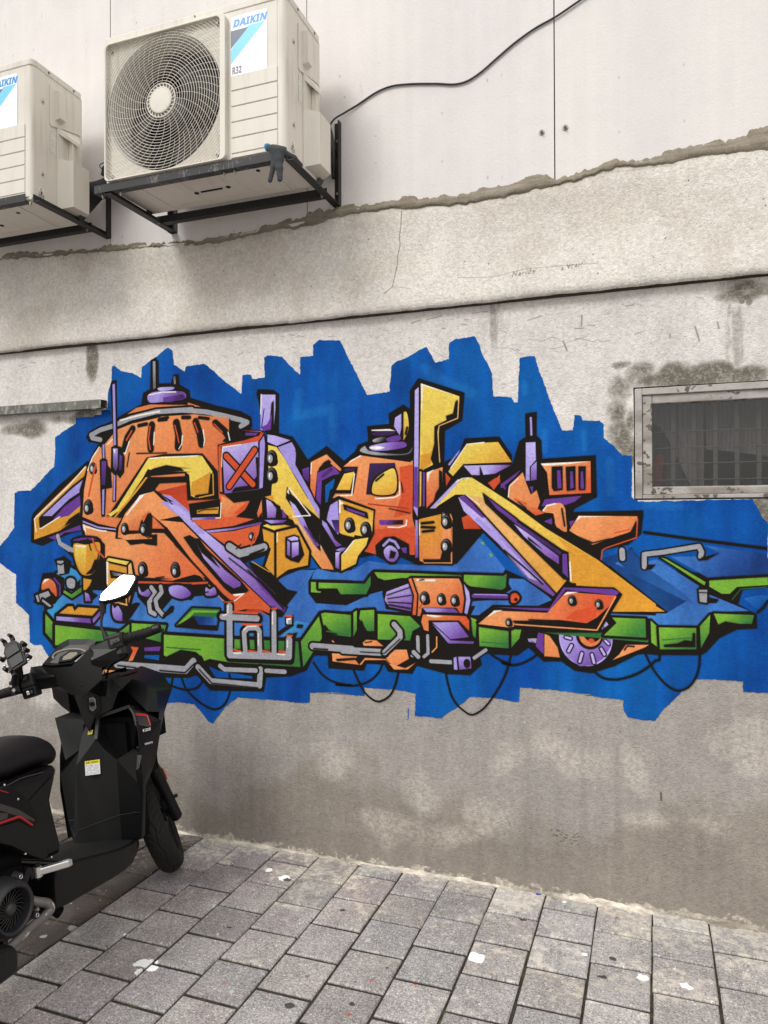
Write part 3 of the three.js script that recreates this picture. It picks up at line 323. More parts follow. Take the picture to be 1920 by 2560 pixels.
// ---------------------------------------------------------------- the mural: paint on the render, drawn in millimetres along the wall
const MURAL = `f B |-3271,1633 -3273,1507 -3327,1444 -3393,1389 -3393,1323 -3377,1310 -3261,1249 -3261,1098 -3168,1033 -3164,887 -3139,876 -3084,879 -3040,822 -2821,721 -2526,659 -2362,592 -2306,631 -2217,642 -2123,640 -2083,605 -2044,562 -2021,553 -1992,589 -1953,638 -1881,693 -1707,696 -1537,694 -1499,700 -1499,745 -1391,755 -1288,756 -1447,745 -1332,753 -1227,749 -1228,789 -1086,790 -984,781 -989,683 -869,682 -835,712 -802,734 -741,786 -641,787 -563,781 -536,780 -528,844 -529,843 -379,840 -219,831 -302,829 -118,823 -117,784 -101,755 -53,748 1,751 29,792 99,874 151,925 233,928 315,927 315,888 399,888 492,887 493,1118 494,1290 402,1396 403,1521 377,1561 353,1616 139,1614 -56,1611 -74,1623 -82,1632 -81,1798 -117,1797 -147,1835 -189,1872 -189,1928 -203,1940 -268,1944 -277,1965 -279,1966 -302,1969 -308,1906 -351,1906 -402,2041 -430,2120 -463,2223 -523,2218 -528,2151 -533,2032 -550,2033 -560,2055 -636,2065 -642,2158 -693,2278 -716,2326 -795,2322 -826,2309 -829,2237 -889,2226 -931,2299 -1038,2253 -1078,2240 -1092,2228 -1102,2113 -1208,2105 -1245,2174 -1344,2364 -1442,2373 -1450,2370 -1476,2353 -1476,2305 -1544,2299 -1546,2219 -1593,2263 -1638,2312 -1718,2321 -1731,2314 -1731,2218 -1800,2217 -1806,2237 -1850,2240 -1857,2148 -1950,2216 -2048,2299 -2067,2309 -2171,2302 -2178,2277 -2242,2316 -2249,2386 -2247,2383 -2275,2405 -2435,2318 -2438,2263 -2489,2293 -2561,2307 -2608,2340 -2621,2335 -2621,2266 -2645,2202 -2645,2124 -2745,2081 -2851,2083 -2855,2050 -2990,1988 -2990,1921 -2998,1831 -3156,1705 -3241,1704 -3271,1694
s b 35|-1551,2135 -1564,2028 -1385,2051 -1374,1917
s b 27|-1082,1983 -1137,1944
s b 37|-942,2205 -889,2166 -735,2085
s b 19|-506,2110 -502,2071
s b 24|-422,1903 -422,1827
s b 18|-264,1897 -264,1831
s b 26|-165,1776 -161,1650
s b 26|-30,1599 97,1594
f K |-3064,1099 -2958,1201 -2928,1287 -2828,1314 -2671,1340 -2138,1258 -1736,1269 -1494,1317 -1286,1316 -1273,1322 -971,1348 -794,1361 -738,1441 -735,1495 -597,1334 -510,1298 -396,1229 -19,1177 -208,1317 -84,1430 -41,1348 158,1334 402,1331 402,1292 315,1272 299,1218 362,1182 364,1129 295,1122 234,1086 185,1027 168,1017 9,1008 -34,1010 -63,1006 -151,954 -241,920 -305,925 -360,960 -430,955 -492,1009 -540,973 -703,973 -690,925 -740,877 -842,875 -979,902 -1000,865 -1113,867 -1130,897 -1213,902 -1230,864 -1403,863 -1406,921 -1447,919 -1478,917 -1513,846 -1597,813 -1725,799 -1738,732 -2031,715 -2110,783 -2156,768 -2341,755 -2280,770 -2671,737 -2821,781 -2997,874 -3068,944
f D>D |-3048,1060 -2928,1159 -2881,1124 -2821,1181 -2461,1179 -2138,1150 -2326,1144 -2237,1153 -1991,1184 -1952,1151 -1749,1301 -1471,1312 -1500,1264 -1500,1199 -1465,1158 -1286,1154 -1313,1155 -1195,1209 -1139,1226 -1123,1144 -1004,1134 -1217,1135 -1446,1116 -1442,1119 -1537,989 -1901,975 -2326,973 -2294,977 -2294,1029 -2490,1032 -2576,975 -2821,981 -2990,991
f C>D@90 |-3048,1060 -2928,1159 -2821,1084 -2897,989 -2990,991
f C>D |-1639,1000 -1614,1039 -1566,1073 -1501,1066 -1531,1000
f D>D |-1471,1312 -1447,1318 -1286,1311 -1347,1302 -1267,1322 -1205,1359 -1106,1346 -971,1345 -815,1346 -768,1401 -733,1481 -687,1457 -589,1335 -599,1306 -841,1310 -1194,1313 -1223,1260 -1446,1254 -1494,1258
f D>D |-862,1159 -724,1194 -639,1202 -561,1249 -587,1296 -510,1293 -415,1228 -396,1210 -453,1184 -642,1182 -702,1135 -737,1134 -717,1174
f d>d |-199,1382 -84,1425 136,1199 61,1169
f D>D |-84,1412 -49,1366 11,1385 162,1285 162,1267 339,1194 202,1184 153,1128 18,1122 -29,1156 -164,1155 -164,1164 44,1173 120,1225 -58,1329 -146,1364
f d>D@90 |-150,1383 -84,1416 -49,1366 95,1265 157,1204 120,1221 -75,1320
f D>d |62,1395 150,1397 240,1411 179,1442 403,1409 402,1331 199,1313 129,1356
f b>B |319,1241 378,1256 401,1253 401,1244 366,1199
f K |-378,1077 -155,1088 -151,1024 -187,961 -241,925 -305,930 -355,969
e K -265,1050 117,124
e l -263,1060 105,113
e P -258,1064 79,81
e l -261,1064 78,81
f L>P |-364,1068 -159,1079 -164,1032 -196,979 -241,951 -286,945 -337,980 -360,1026
e K -247,1074 54,59
e O -245,1077 45,50
e K -236,1084 36,38
e R -240,1051 12,10
f K |-378,1101 -151,1093 -151,1075 -378,1073
S l 10 5|-341,1060 -322,1056
S l 11 5|-330,1004 -318,1028
S l 11 5|-286,964 -277,998
S l 11 5|-230,963 -238,995
S l 10 5|-189,998 -202,1021
S l 9 4|-173,1041 -186,1054
f o>O |-427,1070 -406,1062 -374,1016 -365,976 -428,977
f P>P |-453,1074 -430,1070 -430,984 -463,1016
f o>O |-160,977 -133,1002 -107,1042 -20,1047 -37,1035
s K 5|-113,1021 -102,1038 -76,1037
f L>P |-496,1047 -473,1044 -458,1030 -492,1033
f G>G |-487,1048 -458,1049 -463,1028
f n |-453,1093 -218,1088 -20,1072 -24,1056 -378,1070 -453,1078
f K |-520,1104 -331,1103 -209,1090 -150,1135 -142,1089 -378,1077 -491,1076
F N>n 14|-3056,1044 -2990,988 -2990,887 -3056,945
F N>n 14|-2990,988 -2576,969 -2576,945 -2671,922 -2990,881
F N>n 10|-2576,969 -2497,1025 -2497,955
F N>n 10|-2497,1020 -2287,1020 -2304,971 -2301,930 -2497,961
F N>n 12|-2302,972 -1901,970 -1543,978 -1531,860 -1927,857 -2037,867 -2083,847 -2129,889 -2190,897 -2285,863 -2302,868
F N>n 10|-1543,978 -1442,1111 -1436,999 -1531,860
F N>n 9|-1440,1111 -1423,1117 -1291,1112 -1285,1012 -1388,1018 -1429,1063
F N>n 8|-1279,1123 -1262,1134 -1263,1045 -1280,1013
F N>n 8|-1245,1134 -1178,1140 -1179,1044 -1212,1042 -1251,1098
F N>n 9|-1162,1122 -1010,1118 -962,1075 -999,1053 -1010,1011 -1162,1008
F N>n 8|-704,1092 -566,1083 -566,1001 -700,1003
F N>n 8|-564,1083 -520,1094 -530,1046 -564,1005
F N>n 7|-737,1124 -712,1115 -717,1036 -737,1055
F N>n 9|-1491,1256 -1287,1256 -1287,1201 -1326,1205 -1343,1231 -1436,1228 -1442,1207 -1491,1208
F N>n 9|-1452,1254 -1223,1255 -1195,1292 -1195,1251 -1217,1208 -1342,1204 -1359,1230 -1452,1227
F N>n 9|-1178,1308 -998,1307 -594,1301 -589,1253 -739,1258 -784,1292 -1052,1285 -1128,1273 -1161,1283
F N>n 8|-767,1306 -597,1305 -582,1315 -587,1257 -602,1246 -737,1257 -767,1271
F N>n 7|-160,1148 -33,1149 -31,1074 -192,1075 -142,1128
F N>N 6|-14,1143 14,1117 16,1036 -12,1057
F N>n 7|16,1117 152,1121 152,1039 20,1031
F N>n 6|165,1129 202,1175 198,1104 168,1044
F N>n 6|214,1180 354,1179 346,1146 259,1142 234,1128
F N>N 7|199,1306 402,1324 402,1294 296,1284 271,1257 243,1256 199,1282
F N>N 5|24,1392 45,1386 187,1299 182,1286
s n 3|279,1235 308,1276 398,1287
f K |35,1050 85,1058 111,1072 136,1069 140,1101 148,1101 148,1047 35,1041
f K |-2285,863 -2203,902 -2116,896 -2083,875 -2083,841 -2285,828
f K |-1423,1064 -1400,1038 -1354,1019 -1411,1017
f K |-1240,1093 -1218,1042 -1179,1039 -1251,1025
f K |218,1131 255,1151 299,1144 307,1131 230,1110
F n>n 7|-2230,1021 -2136,1111 -1978,1111 -1997,1015
f N>N |-2217,1030 -2132,1102 -1978,1103 -1981,1094 -2122,1089 -2190,1029
f K |-2224,1019 -2129,1071 -1991,1066 -1997,1015
f d>D |-2129,1071 -1991,1072 -1997,1032 -2096,1030
f K |-1620,1044 -1578,1051 -1675,987 -1712,985
f K |-1560,1057 -1530,1056 -1536,1040 -1566,1041
f K |-1602,1007 -1560,1020 -1572,992 -1621,990
F y>y 11|-2982,1038 -2904,1090 -2874,1091 -2862,1067 -2836,1089 -2693,1086 -2745,1032
F L>P 11|-2982,1035 -2745,1032 -2753,1008 -2982,1013
F P>L 9|-2745,1029 -2697,1076 -2693,1053 -2738,1009
F C>D 11|-2982,1262 -2897,1300 -2805,1260 -2805,1205 -2874,1155 -2943,1189
F N>n 8|-2935,1177 -2881,1154 -2813,1196 -2813,1169 -2878,1133 -2935,1162
f K |-2997,1335 -2928,1355 -2881,1325 -2897,1264 -2958,1250
f G>G |-2978,1329 -2935,1330 -2928,1263 -2970,1259
s K 6|-2978,1314 -2951,1308 -2934,1317
C G>G 9|-2912,1230 -2885,1240 -2859,1228 -2862,1191 -2889,1185 -2908,1193
f K |-2855,1210 -2821,1235 -2828,1192 -2859,1185
f K |-3100,1172 -3076,1260 -3005,1267 -2928,1238 -2928,1177 -2990,1102 -3068,1087 -3140,1103
c O>R |-3080,1173 -3072,1223 -3029,1233 -2990,1206 -2982,1139 -3013,1162
f W |-3076,1204 -3060,1229 -3029,1233 -3052,1217
s P 8|-2997,1237 -2958,1201 -2958,1146
s p 8|-3021,1236 -2974,1207 -2970,1139
F G>G 10|-3124,1140 -3037,1168 -3021,1144 -3108,1104
s K 6|-3104,1147 -3092,1110
F G>G 8|-3076,1123 -3013,1089 -3029,1082 -3080,1111
f K |-2775,1853 -2974,1723 -3140,1583 -3152,1557 -3156,1426 -3076,1408 -2990,1440 -2881,1477 -2805,1490 -2805,1568 -2805,1702 -2753,1834
f y>y |-2779,1829 -3124,1567 -3133,1545 -3133,1440 -3052,1463 -2959,1489 -2828,1562 -2820,1629 -2817,1702
f K |-2794,1775 -2881,1722 -3084,1570 -3100,1557 -3096,1501 -2928,1581 -2828,1617 -2820,1654
f L>L |-2804,1757 -2881,1709 -3076,1567 -3013,1567 -2897,1655 -2805,1702
f P>P |-2820,1678 -2928,1618 -3005,1548 -2897,1569 -2820,1623
s W 7|-3120,1483 -3132,1551 -2897,1728 -2790,1823
s W 6|-3096,1502 -3084,1500 -2959,1563
f K |-2897,1550 -2828,1587 -2828,1556 -2997,1483 -2928,1514
f P>P |-3037,1452 -2821,1520 -2809,1493 -2928,1477 -2990,1440
f K |-2436,2130 -2425,2188 -2383,2203 -2379,2358 -2355,2365 -2332,2340 -2330,2229 -2258,2225 -2244,2267 -2213,2268 -2207,2215 -2149,2183 -2148,2172 -2144,2146 -2002,2101 -1860,2065 -1803,2034 -1797,1990 -1822,1963 -1735,1965 -1722,1904 -1723,1543 -1733,1460 -1718,1378 -1824,1344 -1926,1264 -2004,1183 -2326,1173 -2138,1212 -2468,1220 -2671,1316 -2798,1429 -2828,1538 -2820,1629 -2828,1702 -2760,1864 -2700,1947 -2768,1952 -2786,1980 -2745,2015 -2627,2051 -2539,2089
f G>g |-2367,2343 -2351,2344 -2349,2207 -2365,2202
f g>G |-2246,2258 -2232,2260 -2229,2223 -2239,2218
c L>P |-2400,2169 -2376,2185 -2244,2186 -2176,2173 -2169,2150 -2203,2140 -2313,2135 -2390,2140
c l>L |-2337,2206 -2292,2209 -2237,2203 -2244,2195 -2334,2195
c p>P |-2258,2149 -2183,2162 -2176,2147 -2217,2138
f P>p |-2304,2158 -2188,2168 -2175,2150 -2256,2132 -2304,2135
s W 6|-2390,2175 -2313,2184 -2230,2181
f O>O |-2525,2085 -2468,2114 -2383,2127 -2244,2117 -2137,2111 -2188,2111 -2068,2093 -2154,2123 -2158,2109 -2256,2103 -2383,2104
f O>O |-2161,2124 -2068,2093 -2154,2098
S G 25 10|-2693,1961 -2745,1972 -2753,1988 -2693,2012 -2619,2027 -2503,2063 -2348,2088 -2137,2088 -2188,2088 -2055,2072 -1950,2047 -1860,2023 -1825,2010 -1860,1993
s W 9|-2568,2055 -2453,2075 -2327,2089
f o>R |-2590,2008 -2656,1945 -2730,1894 -2775,1804 -2799,1702 -2807,1581 -2809,1562 -2708,1526 -2590,1505 -2069,1495 -1900,1515 -1745,1559 -1742,1685 -1741,1905 -1848,1936 -1892,1994 -1937,2038 -2121,2064 -2325,2063 -2313,2060 -2489,2036
f K |-1924,2035 -1848,1936 -1892,1910 -1963,1924 -1924,1956
f K |-2810,1550 -2708,1517 -2590,1503 -2069,1494 -1900,1508 -1748,1543 -1748,1521 -1900,1493 -2069,1475 -2590,1484 -2708,1499 -2808,1532
f L>l |-2808,1543 -2708,1511 -2594,1499 -2594,1493 -2708,1502 -2807,1533
f L>P |-2069,1490 -1900,1505 -1749,1534 -1749,1523 -1900,1496 -2065,1478
f o>R |-2807,1526 -2708,1495 -2590,1481 -2069,1477 -1900,1490 -1753,1521 -1764,1477 -1798,1410 -1900,1376 -1964,1319 -1990,1245 -2122,1276 -2257,1241 -2326,1245 -2245,1252 -2419,1254 -2504,1278 -2656,1335 -2686,1400 -2787,1456
f W |-2809,1523 -2790,1517 -2783,1478 -2802,1493
s W 8|-2790,1511 -2701,1491 -2656,1487
f K |-2540,1449 -2342,1473 -2342,1415 -2405,1421 -2426,1426 -2504,1417
S K 31 1|-2489,2009 -2525,1964 -2543,1905
s R 9|-2496,1998 -2529,1952
s W 7|-2511,1945 -2536,1884 -2554,1888
S K 35 1|-2372,2022 -2383,1952 -2379,1902
s R 8|-2383,2016 -2393,1953 -2383,1900
s W 6|-2358,1986 -2362,1922
S K 34 1|-2227,2027 -2214,1963 -2217,1905
s R 8|-2234,2021 -2204,1962
s W 7|-2190,1962 -2197,1916 -2214,1894
S K 34 1|-2226,2027 -2212,1968 -2216,1908
s R 7|-2236,2015 -2222,1969 -2212,1928
s W 5|-2192,1962 -2195,1922 -2212,1896
S K 33 1|-2114,2027 -2091,1969 -2081,1915
s R 7|-2121,2022 -2101,1975
s W 6|-2071,1985 -2063,1934 -2068,1906
S K 30 1|-2002,2016 -1950,1974 -1918,1934
s R 7|-2009,2011 -1963,1969
s W 6|-1931,1968 -1921,1928
s K 18|-2453,2023 -2404,2029
s K 18|-2330,2046 -2286,2047
s K 17|-2190,2051 -2149,2050
s K 15|-2325,2049 -2277,2055
s K 15|-2188,2053 -2154,2049
s K 15|-2094,2046 -2041,2038
s W 7|-2700,1923 -2745,1870 -2775,1804
s W 7|-2616,1961 -2649,1933
f K |-2630,2261 -2590,2264 -2586,2079 -2583,1924 -2561,1918 -2539,1864 -2543,1787 -2568,1758 -2590,1782 -2594,1639 -2616,1639 -2608,1782 -2627,1795 -2623,1920 -2608,1925
f L>L |-2616,2242 -2601,2247 -2597,2080 -2594,1931 -2608,1928
f L>p |-2613,1914 -2583,1912 -2583,1817 -2597,1794 -2612,1818
f W |-2612,1908 -2597,1910 -2601,1883
f P>p |-2572,1882 -2554,1870 -2561,1799 -2576,1799
f L>L |-2608,1776 -2598,1776 -2601,1645 -2612,1645
f K |-2686,1946 -2667,1969 -2660,1861 -2649,1855 -2645,1825 -2627,1807 -2619,1711 -2656,1706 -2664,1562 -2686,1562 -2693,1706 -2697,1856 -2682,1862
f L>L |-2680,1934 -2667,1939 -2667,1864 -2678,1865
f P>p |-2686,1850 -2656,1849 -2662,1724 -2686,1727
f L>L |-2682,1700 -2667,1706 -2671,1574 -2682,1574
b -2745,1816 31
b -2775,1617 38
b -2779,1610 34
b -2433,1297 39
b -2238,1301 37
b -2237,1291 31
b -1805,1466 21
f r>R |-2369,1683 -2163,1720 -2137,1723 -2162,1732 -2155,1577 -2326,1671 -2245,1664
f K |-2404,1859 -2300,1873 -2137,1871 -2325,1874 -2075,1869 -1989,1779 -1983,1644 -2162,1640 -2168,1732 -2326,1729 -2355,1695 -2468,1644 -2525,1579 -2598,1556 -2649,1568 -2653,1556
f Y>Y |-2394,1856 -2300,1862 -2137,1860 -2325,1860 -2078,1858 -2019,1780 -2016,1706 -2035,1661 -2115,1651 -2142,1663 -2152,1766 -2175,1783 -2326,1781 -2397,1801 -2425,1760 -2554,1603 -2627,1562 -2645,1574 -2590,1603
f y>y |-2135,1731 -2068,1758 -2029,1780 -2022,1706 -2042,1667 -2108,1657 -2145,1669
f W |-2394,1858 -2137,1861 -2325,1863 -2081,1861 -2121,1855 -2325,1854 -2376,1850
f K |-2390,1792 -2362,1803 -2286,1818 -2204,1804 -2137,1797 -2202,1801 -2182,1787 -2263,1786 -2137,1780 -2383,1777
f O>O |-2383,1765 -2177,1775 -2177,1761 -2369,1756
f K |-2390,1760 -2137,1754 -2168,1755 -2162,1732 -2137,1731 -2362,1727 -2468,1650 -2554,1556 -2583,1556
f y>y |-2468,1702 -2411,1760 -2397,1760 -2461,1691 -2598,1556 -2612,1556
f K |-2029,1769 -2009,1768 -2009,1655 -2122,1654 -2115,1665 -2042,1673
s y 7|-2016,1768 -2013,1667 -2095,1654
f K |-2590,1508 -2540,1579 -2468,1631 -2454,1679 -2355,1695 -2137,1577 -2272,1624 -2137,1577 -2149,1544 -1925,1409 -1699,1226 -1608,1136 -1639,1086 -1700,1089 -1749,1109 -1831,1100 -1913,1097 -1952,1151 -1978,1184 -2069,1272 -2243,1429 -2326,1503 -2279,1485 -2369,1566 -2376,1444 -2598,1449
f o>R |-2583,1455 -2576,1508 -2536,1579 -2447,1667 -2362,1689 -2314,1648 -2137,1544 -2137,1577 -2326,1544 -2189,1532 -1951,1330 -1700,1127 -1700,1100 -1749,1115 -1830,1117 -1900,1103 -1913,1142 -2056,1272 -2135,1344 -2284,1509 -2286,1508 -2376,1572 -2390,1590 -2418,1555 -2440,1520 -2447,1491 -2518,1490 -2540,1455
f o>O |-2580,1455 -2547,1470 -2447,1476 -2390,1450 -2376,1456 -2369,1450 -2525,1443
f o>R |-2580,1460 -2565,1520 -2390,1590 -2376,1566 -2383,1450 -2440,1485 -2525,1481
f W |-2447,1670 -2383,1684 -2418,1672 -2525,1568 -2547,1567 -2532,1568
f K |-2525,1490 -2454,1490 -2440,1537 -2397,1578 -2376,1578 -2383,1456 -2454,1485 -2518,1481
f R>o |-2433,1561 -2397,1578 -2418,1543 -2426,1532
f L>L |-2314,1671 -2259,1664 -2137,1577 -2137,1546 -2326,1677 -2169,1555 -2189,1549 -2326,1636 -2245,1635
f l>P |-2149,1544 -2042,1476 -1824,1322 -1681,1210 -1626,1147 -1639,1119 -1706,1138 -1926,1320 -2189,1544
f l>L |-2279,1624 -2218,1617 -2137,1560 -2138,1514 -2189,1544 -2122,1532 -2056,1476 -2109,1475
f P>P |-1799,1284 -1699,1204 -1617,1139 -1632,1108 -1651,1140 -1749,1213
s K 6|-1824,1305 -1736,1230 -1632,1125
f K |-2186,1458 -2149,1469 -2109,1447 -2003,1363 -1862,1254 -1818,1206 -1837,1194 -1913,1186 -1952,1213 -2122,1379
f l>P |-2115,1441 -2056,1396 -1951,1302 -1862,1243 -1862,1227 -1900,1214 -1952,1241 -2069,1357
f K |-2122,1453 -2095,1453 -1977,1308 -2082,1385
f W |-1907,1186 -1837,1194 -1849,1185 -1894,1176
s W 5|-1900,1153 -1888,1159 -1849,1188
s K 5|-1926,1158 -1965,1185 -2237,1423
s O 5|-2243,1417 -1965,1157 -1952,1151
b -2543,1502 31
b -2426,1499 31
f r>R |-1837,1106 -1824,1117 -1762,1120 -1712,1089 -1749,1104
S R 11 7|-2472,1229 -2314,1230 -2138,1229 -2326,1228 -2156,1230 -2049,1238
f K |-2155,1623 -1977,1644 -1970,1554 -2142,1544
f y>y |-2108,1591 -2055,1599 -1983,1607 -1987,1574 -2108,1574
s K 4|-2102,1583 -2069,1594 -1990,1596
s W 6|-1970,1627 -1974,1554 -2122,1549
f L>P |-2142,1554 -2003,1560 -2003,1546 -2135,1544
f o>R |-1970,1661 -1899,1632 -1817,1639 -1836,1598 -1874,1565 -1951,1554 -1964,1576
f K |-1951,1666 -1742,1679 -1748,1543 -1887,1559 -1836,1592 -1810,1636 -1899,1626
f R>R |-1899,1576 -1823,1631 -1836,1598 -1874,1570
f o>R |-1773,1575 -1748,1641 -1745,1581 -1767,1553
f K |-2889,1441 -2821,1465 -2715,1460 -2664,1418 -2664,1352 -2701,1316 -2723,1255 -2745,1231 -2745,1171 -2708,1154 -2768,1110 -2798,1115 -2805,1181 -2805,1241 -2866,1343
C P>P 8|-2870,1438 -2828,1450 -2745,1451 -2697,1436 -2745,1420 -2828,1422
f K |-2836,1435 -2783,1444 -2730,1436 -2783,1428
C y>y 9|-2866,1419 -2783,1417 -2699,1427 -2715,1304 -2753,1261 -2813,1262 -2859,1337
f Y>y |-2862,1416 -2783,1414 -2790,1272 -2821,1277 -2855,1344
f W |-2859,1415 -2783,1411 -2790,1402 -2851,1404
f K |-2701,1388 -2708,1304 -2745,1267 -2790,1260 -2753,1291 -2730,1339 -2715,1340
F y>y 9|-2804,1241 -2749,1234 -2753,1183 -2802,1175
f K |-2749,1231 -2753,1183 -2790,1175 -2760,1206
F L>P 8|-2794,1169 -2768,1158 -2753,1122 -2790,1121
s K 12|-2874,1355 -2912,1385 -2974,1428 -2982,1465
s G 23|-2974,1461 -2959,1422 -2874,1386
s G 17|-2955,1416 -2897,1386
f K |-2671,1340 -2642,1356 -2490,1332 -2475,1273 -2461,1226 -2504,1096 -2598,1104 -2671,1209
F y>q 9|-2656,1335 -2522,1313 -2522,1107 -2620,1121 -2653,1215
F Y>Y 7|-2642,1350 -2504,1331 -2518,1313 -2656,1336
F q>O 7|-2518,1313 -2500,1328 -2483,1226 -2515,1119
f W |-2656,1332 -2642,1329 -2645,1216 -2653,1215
f K |-2634,1287 -2533,1272 -2533,1248 -2627,1246
f g>G |-2623,1279 -2554,1268 -2554,1258 -2609,1258
f K |-2620,1133 -2540,1183 -2533,1118
C L>P 10|-2616,1109 -2605,1092 -2583,1105 -2554,1070 -2526,1036 -2598,1033 -2616,1062
f K |-2554,1094 -2468,1126 -2444,1122 -2511,1037 -2554,1029
f K |-2461,1221 -2138,1229 -2138,1150 -2245,1163 -2314,1091 -2398,1100 -2461,1156
C L>P 8|-2454,1209 -2433,1180 -2377,1205 -2377,1165 -2412,1158 -2451,1174
C L>P 8|-2269,1208 -2245,1198 -2178,1214 -2138,1184 -2138,1167 -2205,1164 -2266,1180
C L>P 8|-2271,1209 -2189,1217 -2142,1179 -2196,1154 -2264,1175
C L>P 8|-2056,1216 -2036,1205 -2010,1217 -1997,1184 -2056,1176
S G 24 8|-2377,1205 -2352,1177 -2391,1129 -2384,1083 -2356,1072
S G 23 8|-2321,1210 -2314,1184 -2352,1142 -2342,1102 -2307,1069
f K |-2307,1069 -2259,1117 -2239,1115 -2246,1088 -2314,1048
f K |-1989,1908 -1860,1937 -1848,1948 -1860,1982 -1747,1965 -1722,1937 -1674,1738 -1704,1673 -1951,1666 -1977,1672
f R>R |-1983,1905 -1848,1923 -1760,1944 -1747,1965 -1860,1973 -1735,1957 -1747,1938 -1766,1914 -1970,1896
f P>P |-1835,1961 -1766,1958 -1778,1945 -1835,1947
f R>O |-1986,1903 -1970,1896 -1964,1677 -1977,1683
f l>P |-1963,1896 -1766,1917 -1763,1688 -1951,1671
s W 6|-1960,1896 -1860,1905
s W 5|-1963,1891 -1967,1801
f L>L |-1757,1914 -1735,1943 -1729,1904 -1742,1696 -1760,1691
f K |-1912,1676 -1893,1698 -1810,1708 -1773,1752 -1779,1840 -1766,1840 -1765,1691
S R 28 8|-1941,1853 -1795,1713
S R 27 7|-1785,1876 -1925,1705
f K |-1775,2149 -1765,2165 -1685,2157 -1654,2136 -1655,1951 -1582,1931 -1505,1821 -1410,1879 -1324,1810 -1285,1819 -1286,1542 -1286,1411 -1286,1316 -1377,1304 -1447,1318 -1500,1387 -1506,1328 -1669,1265 -1749,1307 -1717,1406 -1742,1510 -1736,1543 -1735,1674 -1716,1926
f l>L |-1753,2139 -1673,2134 -1673,2066 -1685,1957 -1753,1971
s W 6|-1748,2139 -1752,2048
f K |-1694,2095 -1682,2105 -1682,1974 -1673,1957 -1735,1959 -1704,1986
f P>P |-1753,1982 -1716,1997 -1691,2045 -1698,1969 -1735,1965
f l>L |-1716,1948 -1673,1940 -1594,1915 -1667,1891 -1716,1912
f L>L |-1588,1907 -1564,1866 -1570,1801 -1435,1573 -1342,1420 -1371,1415 -1371,1425 -1493,1627 -1661,1885
f K |-1570,1877 -1546,1854 -1516,1789 -1552,1779 -1558,1817
f L>P |-1446,1542 -1377,1452 -1337,1420 -1371,1410 -1464,1510 -1493,1542 -1505,1649 -1435,1542
f Y>y |-1713,1898 -1667,1886 -1625,1830 -1564,1731 -1446,1552 -1377,1410 -1377,1314 -1441,1324 -1500,1397 -1583,1542 -1637,1585 -1698,1646 -1692,1717 -1680,1717 -1710,1734
f q>O |-1559,1542 -1493,1542 -1406,1473 -1371,1415 -1374,1314 -1435,1318 -1500,1414 -1577,1521
f K |-1613,1699 -1589,1661 -1441,1542 -1447,1462 -1441,1398 -1470,1425 -1553,1542 -1583,1596 -1619,1645
f l>P |-1601,1634 -1571,1612 -1523,1542 -1500,1489 -1447,1425 -1464,1419 -1535,1510 -1577,1574
f P>p |-1529,1526 -1494,1489 -1447,1409 -1494,1467
s W 6|-1601,1691 -1493,1563 -1583,1559
s W 6|-1435,1457 -1438,1414
f W |-1607,1694 -1601,1661 -1613,1672
b -1698,1837 38
b -1698,1755 38
f l>P |-1723,1641 -1674,1618 -1656,1553 -1717,1543
f K |-1698,1630 -1649,1607 -1644,1542 -1674,1543 -1668,1596
f P>P |-1640,1596 -1622,1574 -1613,1542 -1637,1542
f y>y |-1732,1652 -1686,1662 -1683,1629
f y>y |-1607,1553 -1592,1574 -1586,1542
F y>y 9|-1745,1510 -1674,1488 -1672,1270 -1730,1323 -1699,1406 -1736,1444
F Y>y 9|-1742,1515 -1699,1532 -1571,1510 -1671,1491
F L>P 7|-1736,1543 -1613,1542 -1637,1529 -1699,1526
F y>y 9|-1669,1485 -1565,1507 -1500,1397 -1506,1333 -1608,1310 -1669,1270
s W 5|-1665,1483 -1667,1439
f K |-1622,1461 -1583,1472 -1547,1451 -1524,1381 -1553,1343 -1596,1353 -1623,1369
F L>P 6|-1613,1453 -1592,1445 -1592,1369 -1614,1380
F l>P 6|-1589,1442 -1553,1445 -1553,1381 -1589,1364
F l>l 5|-1613,1456 -1577,1467 -1556,1461 -1556,1448 -1592,1445
S G 38 10|-1925,1415 -1868,1382 -1798,1399 -1736,1414
s K 9|-1811,1377 -1736,1403
f K |-1824,1344 -1736,1323 -1699,1291 -1675,1270 -1614,1217 -1560,1208 -1626,1130 -1749,1235
s y 5|-1799,1344 -1705,1297
f K |-1499,1820 -1410,1882 -1324,1810 -1285,1756 -1342,1657 -1377,1542 -1470,1627 -1523,1762
f o>R |-1490,1810 -1410,1844 -1330,1768 -1341,1763 -1405,1812 -1457,1766 -1470,1643 -1493,1692
s W 5|-1487,1804 -1490,1756
f K |-1452,1776 -1422,1808 -1399,1818 -1387,1807 -1434,1771
f P>P |-1457,1760 -1376,1790 -1341,1752 -1376,1748 -1434,1723 -1440,1611 -1464,1638
f P>p |-1534,1778 -1499,1788 -1499,1713 -1529,1741
f p>P |-1440,1744 -1387,1785 -1376,1769 -1428,1733
f B>B |-1417,1701 -1370,1732 -1370,1690 -1394,1679 -1405,1626 -1417,1621
f K |-1328,1805 -1266,1855 -1254,1881 -1204,1895 -1209,1963 -1104,1969 -1106,2015 -1038,2050 -1006,2030 -1006,2112 -968,2163 -760,2087 -771,1968 -848,1927 -852,1791 -787,1819 -761,1890 -611,1892 -558,1812 -559,1540 -637,1540 -687,1481 -799,1351 -971,1343 -1052,1377 -1084,1343 -1128,1361 -1172,1386 -1256,1369 -1341,1299 -1370,1314 -1445,1435 -1445,1542 -1410,1542 -1421,1605 -1357,1658
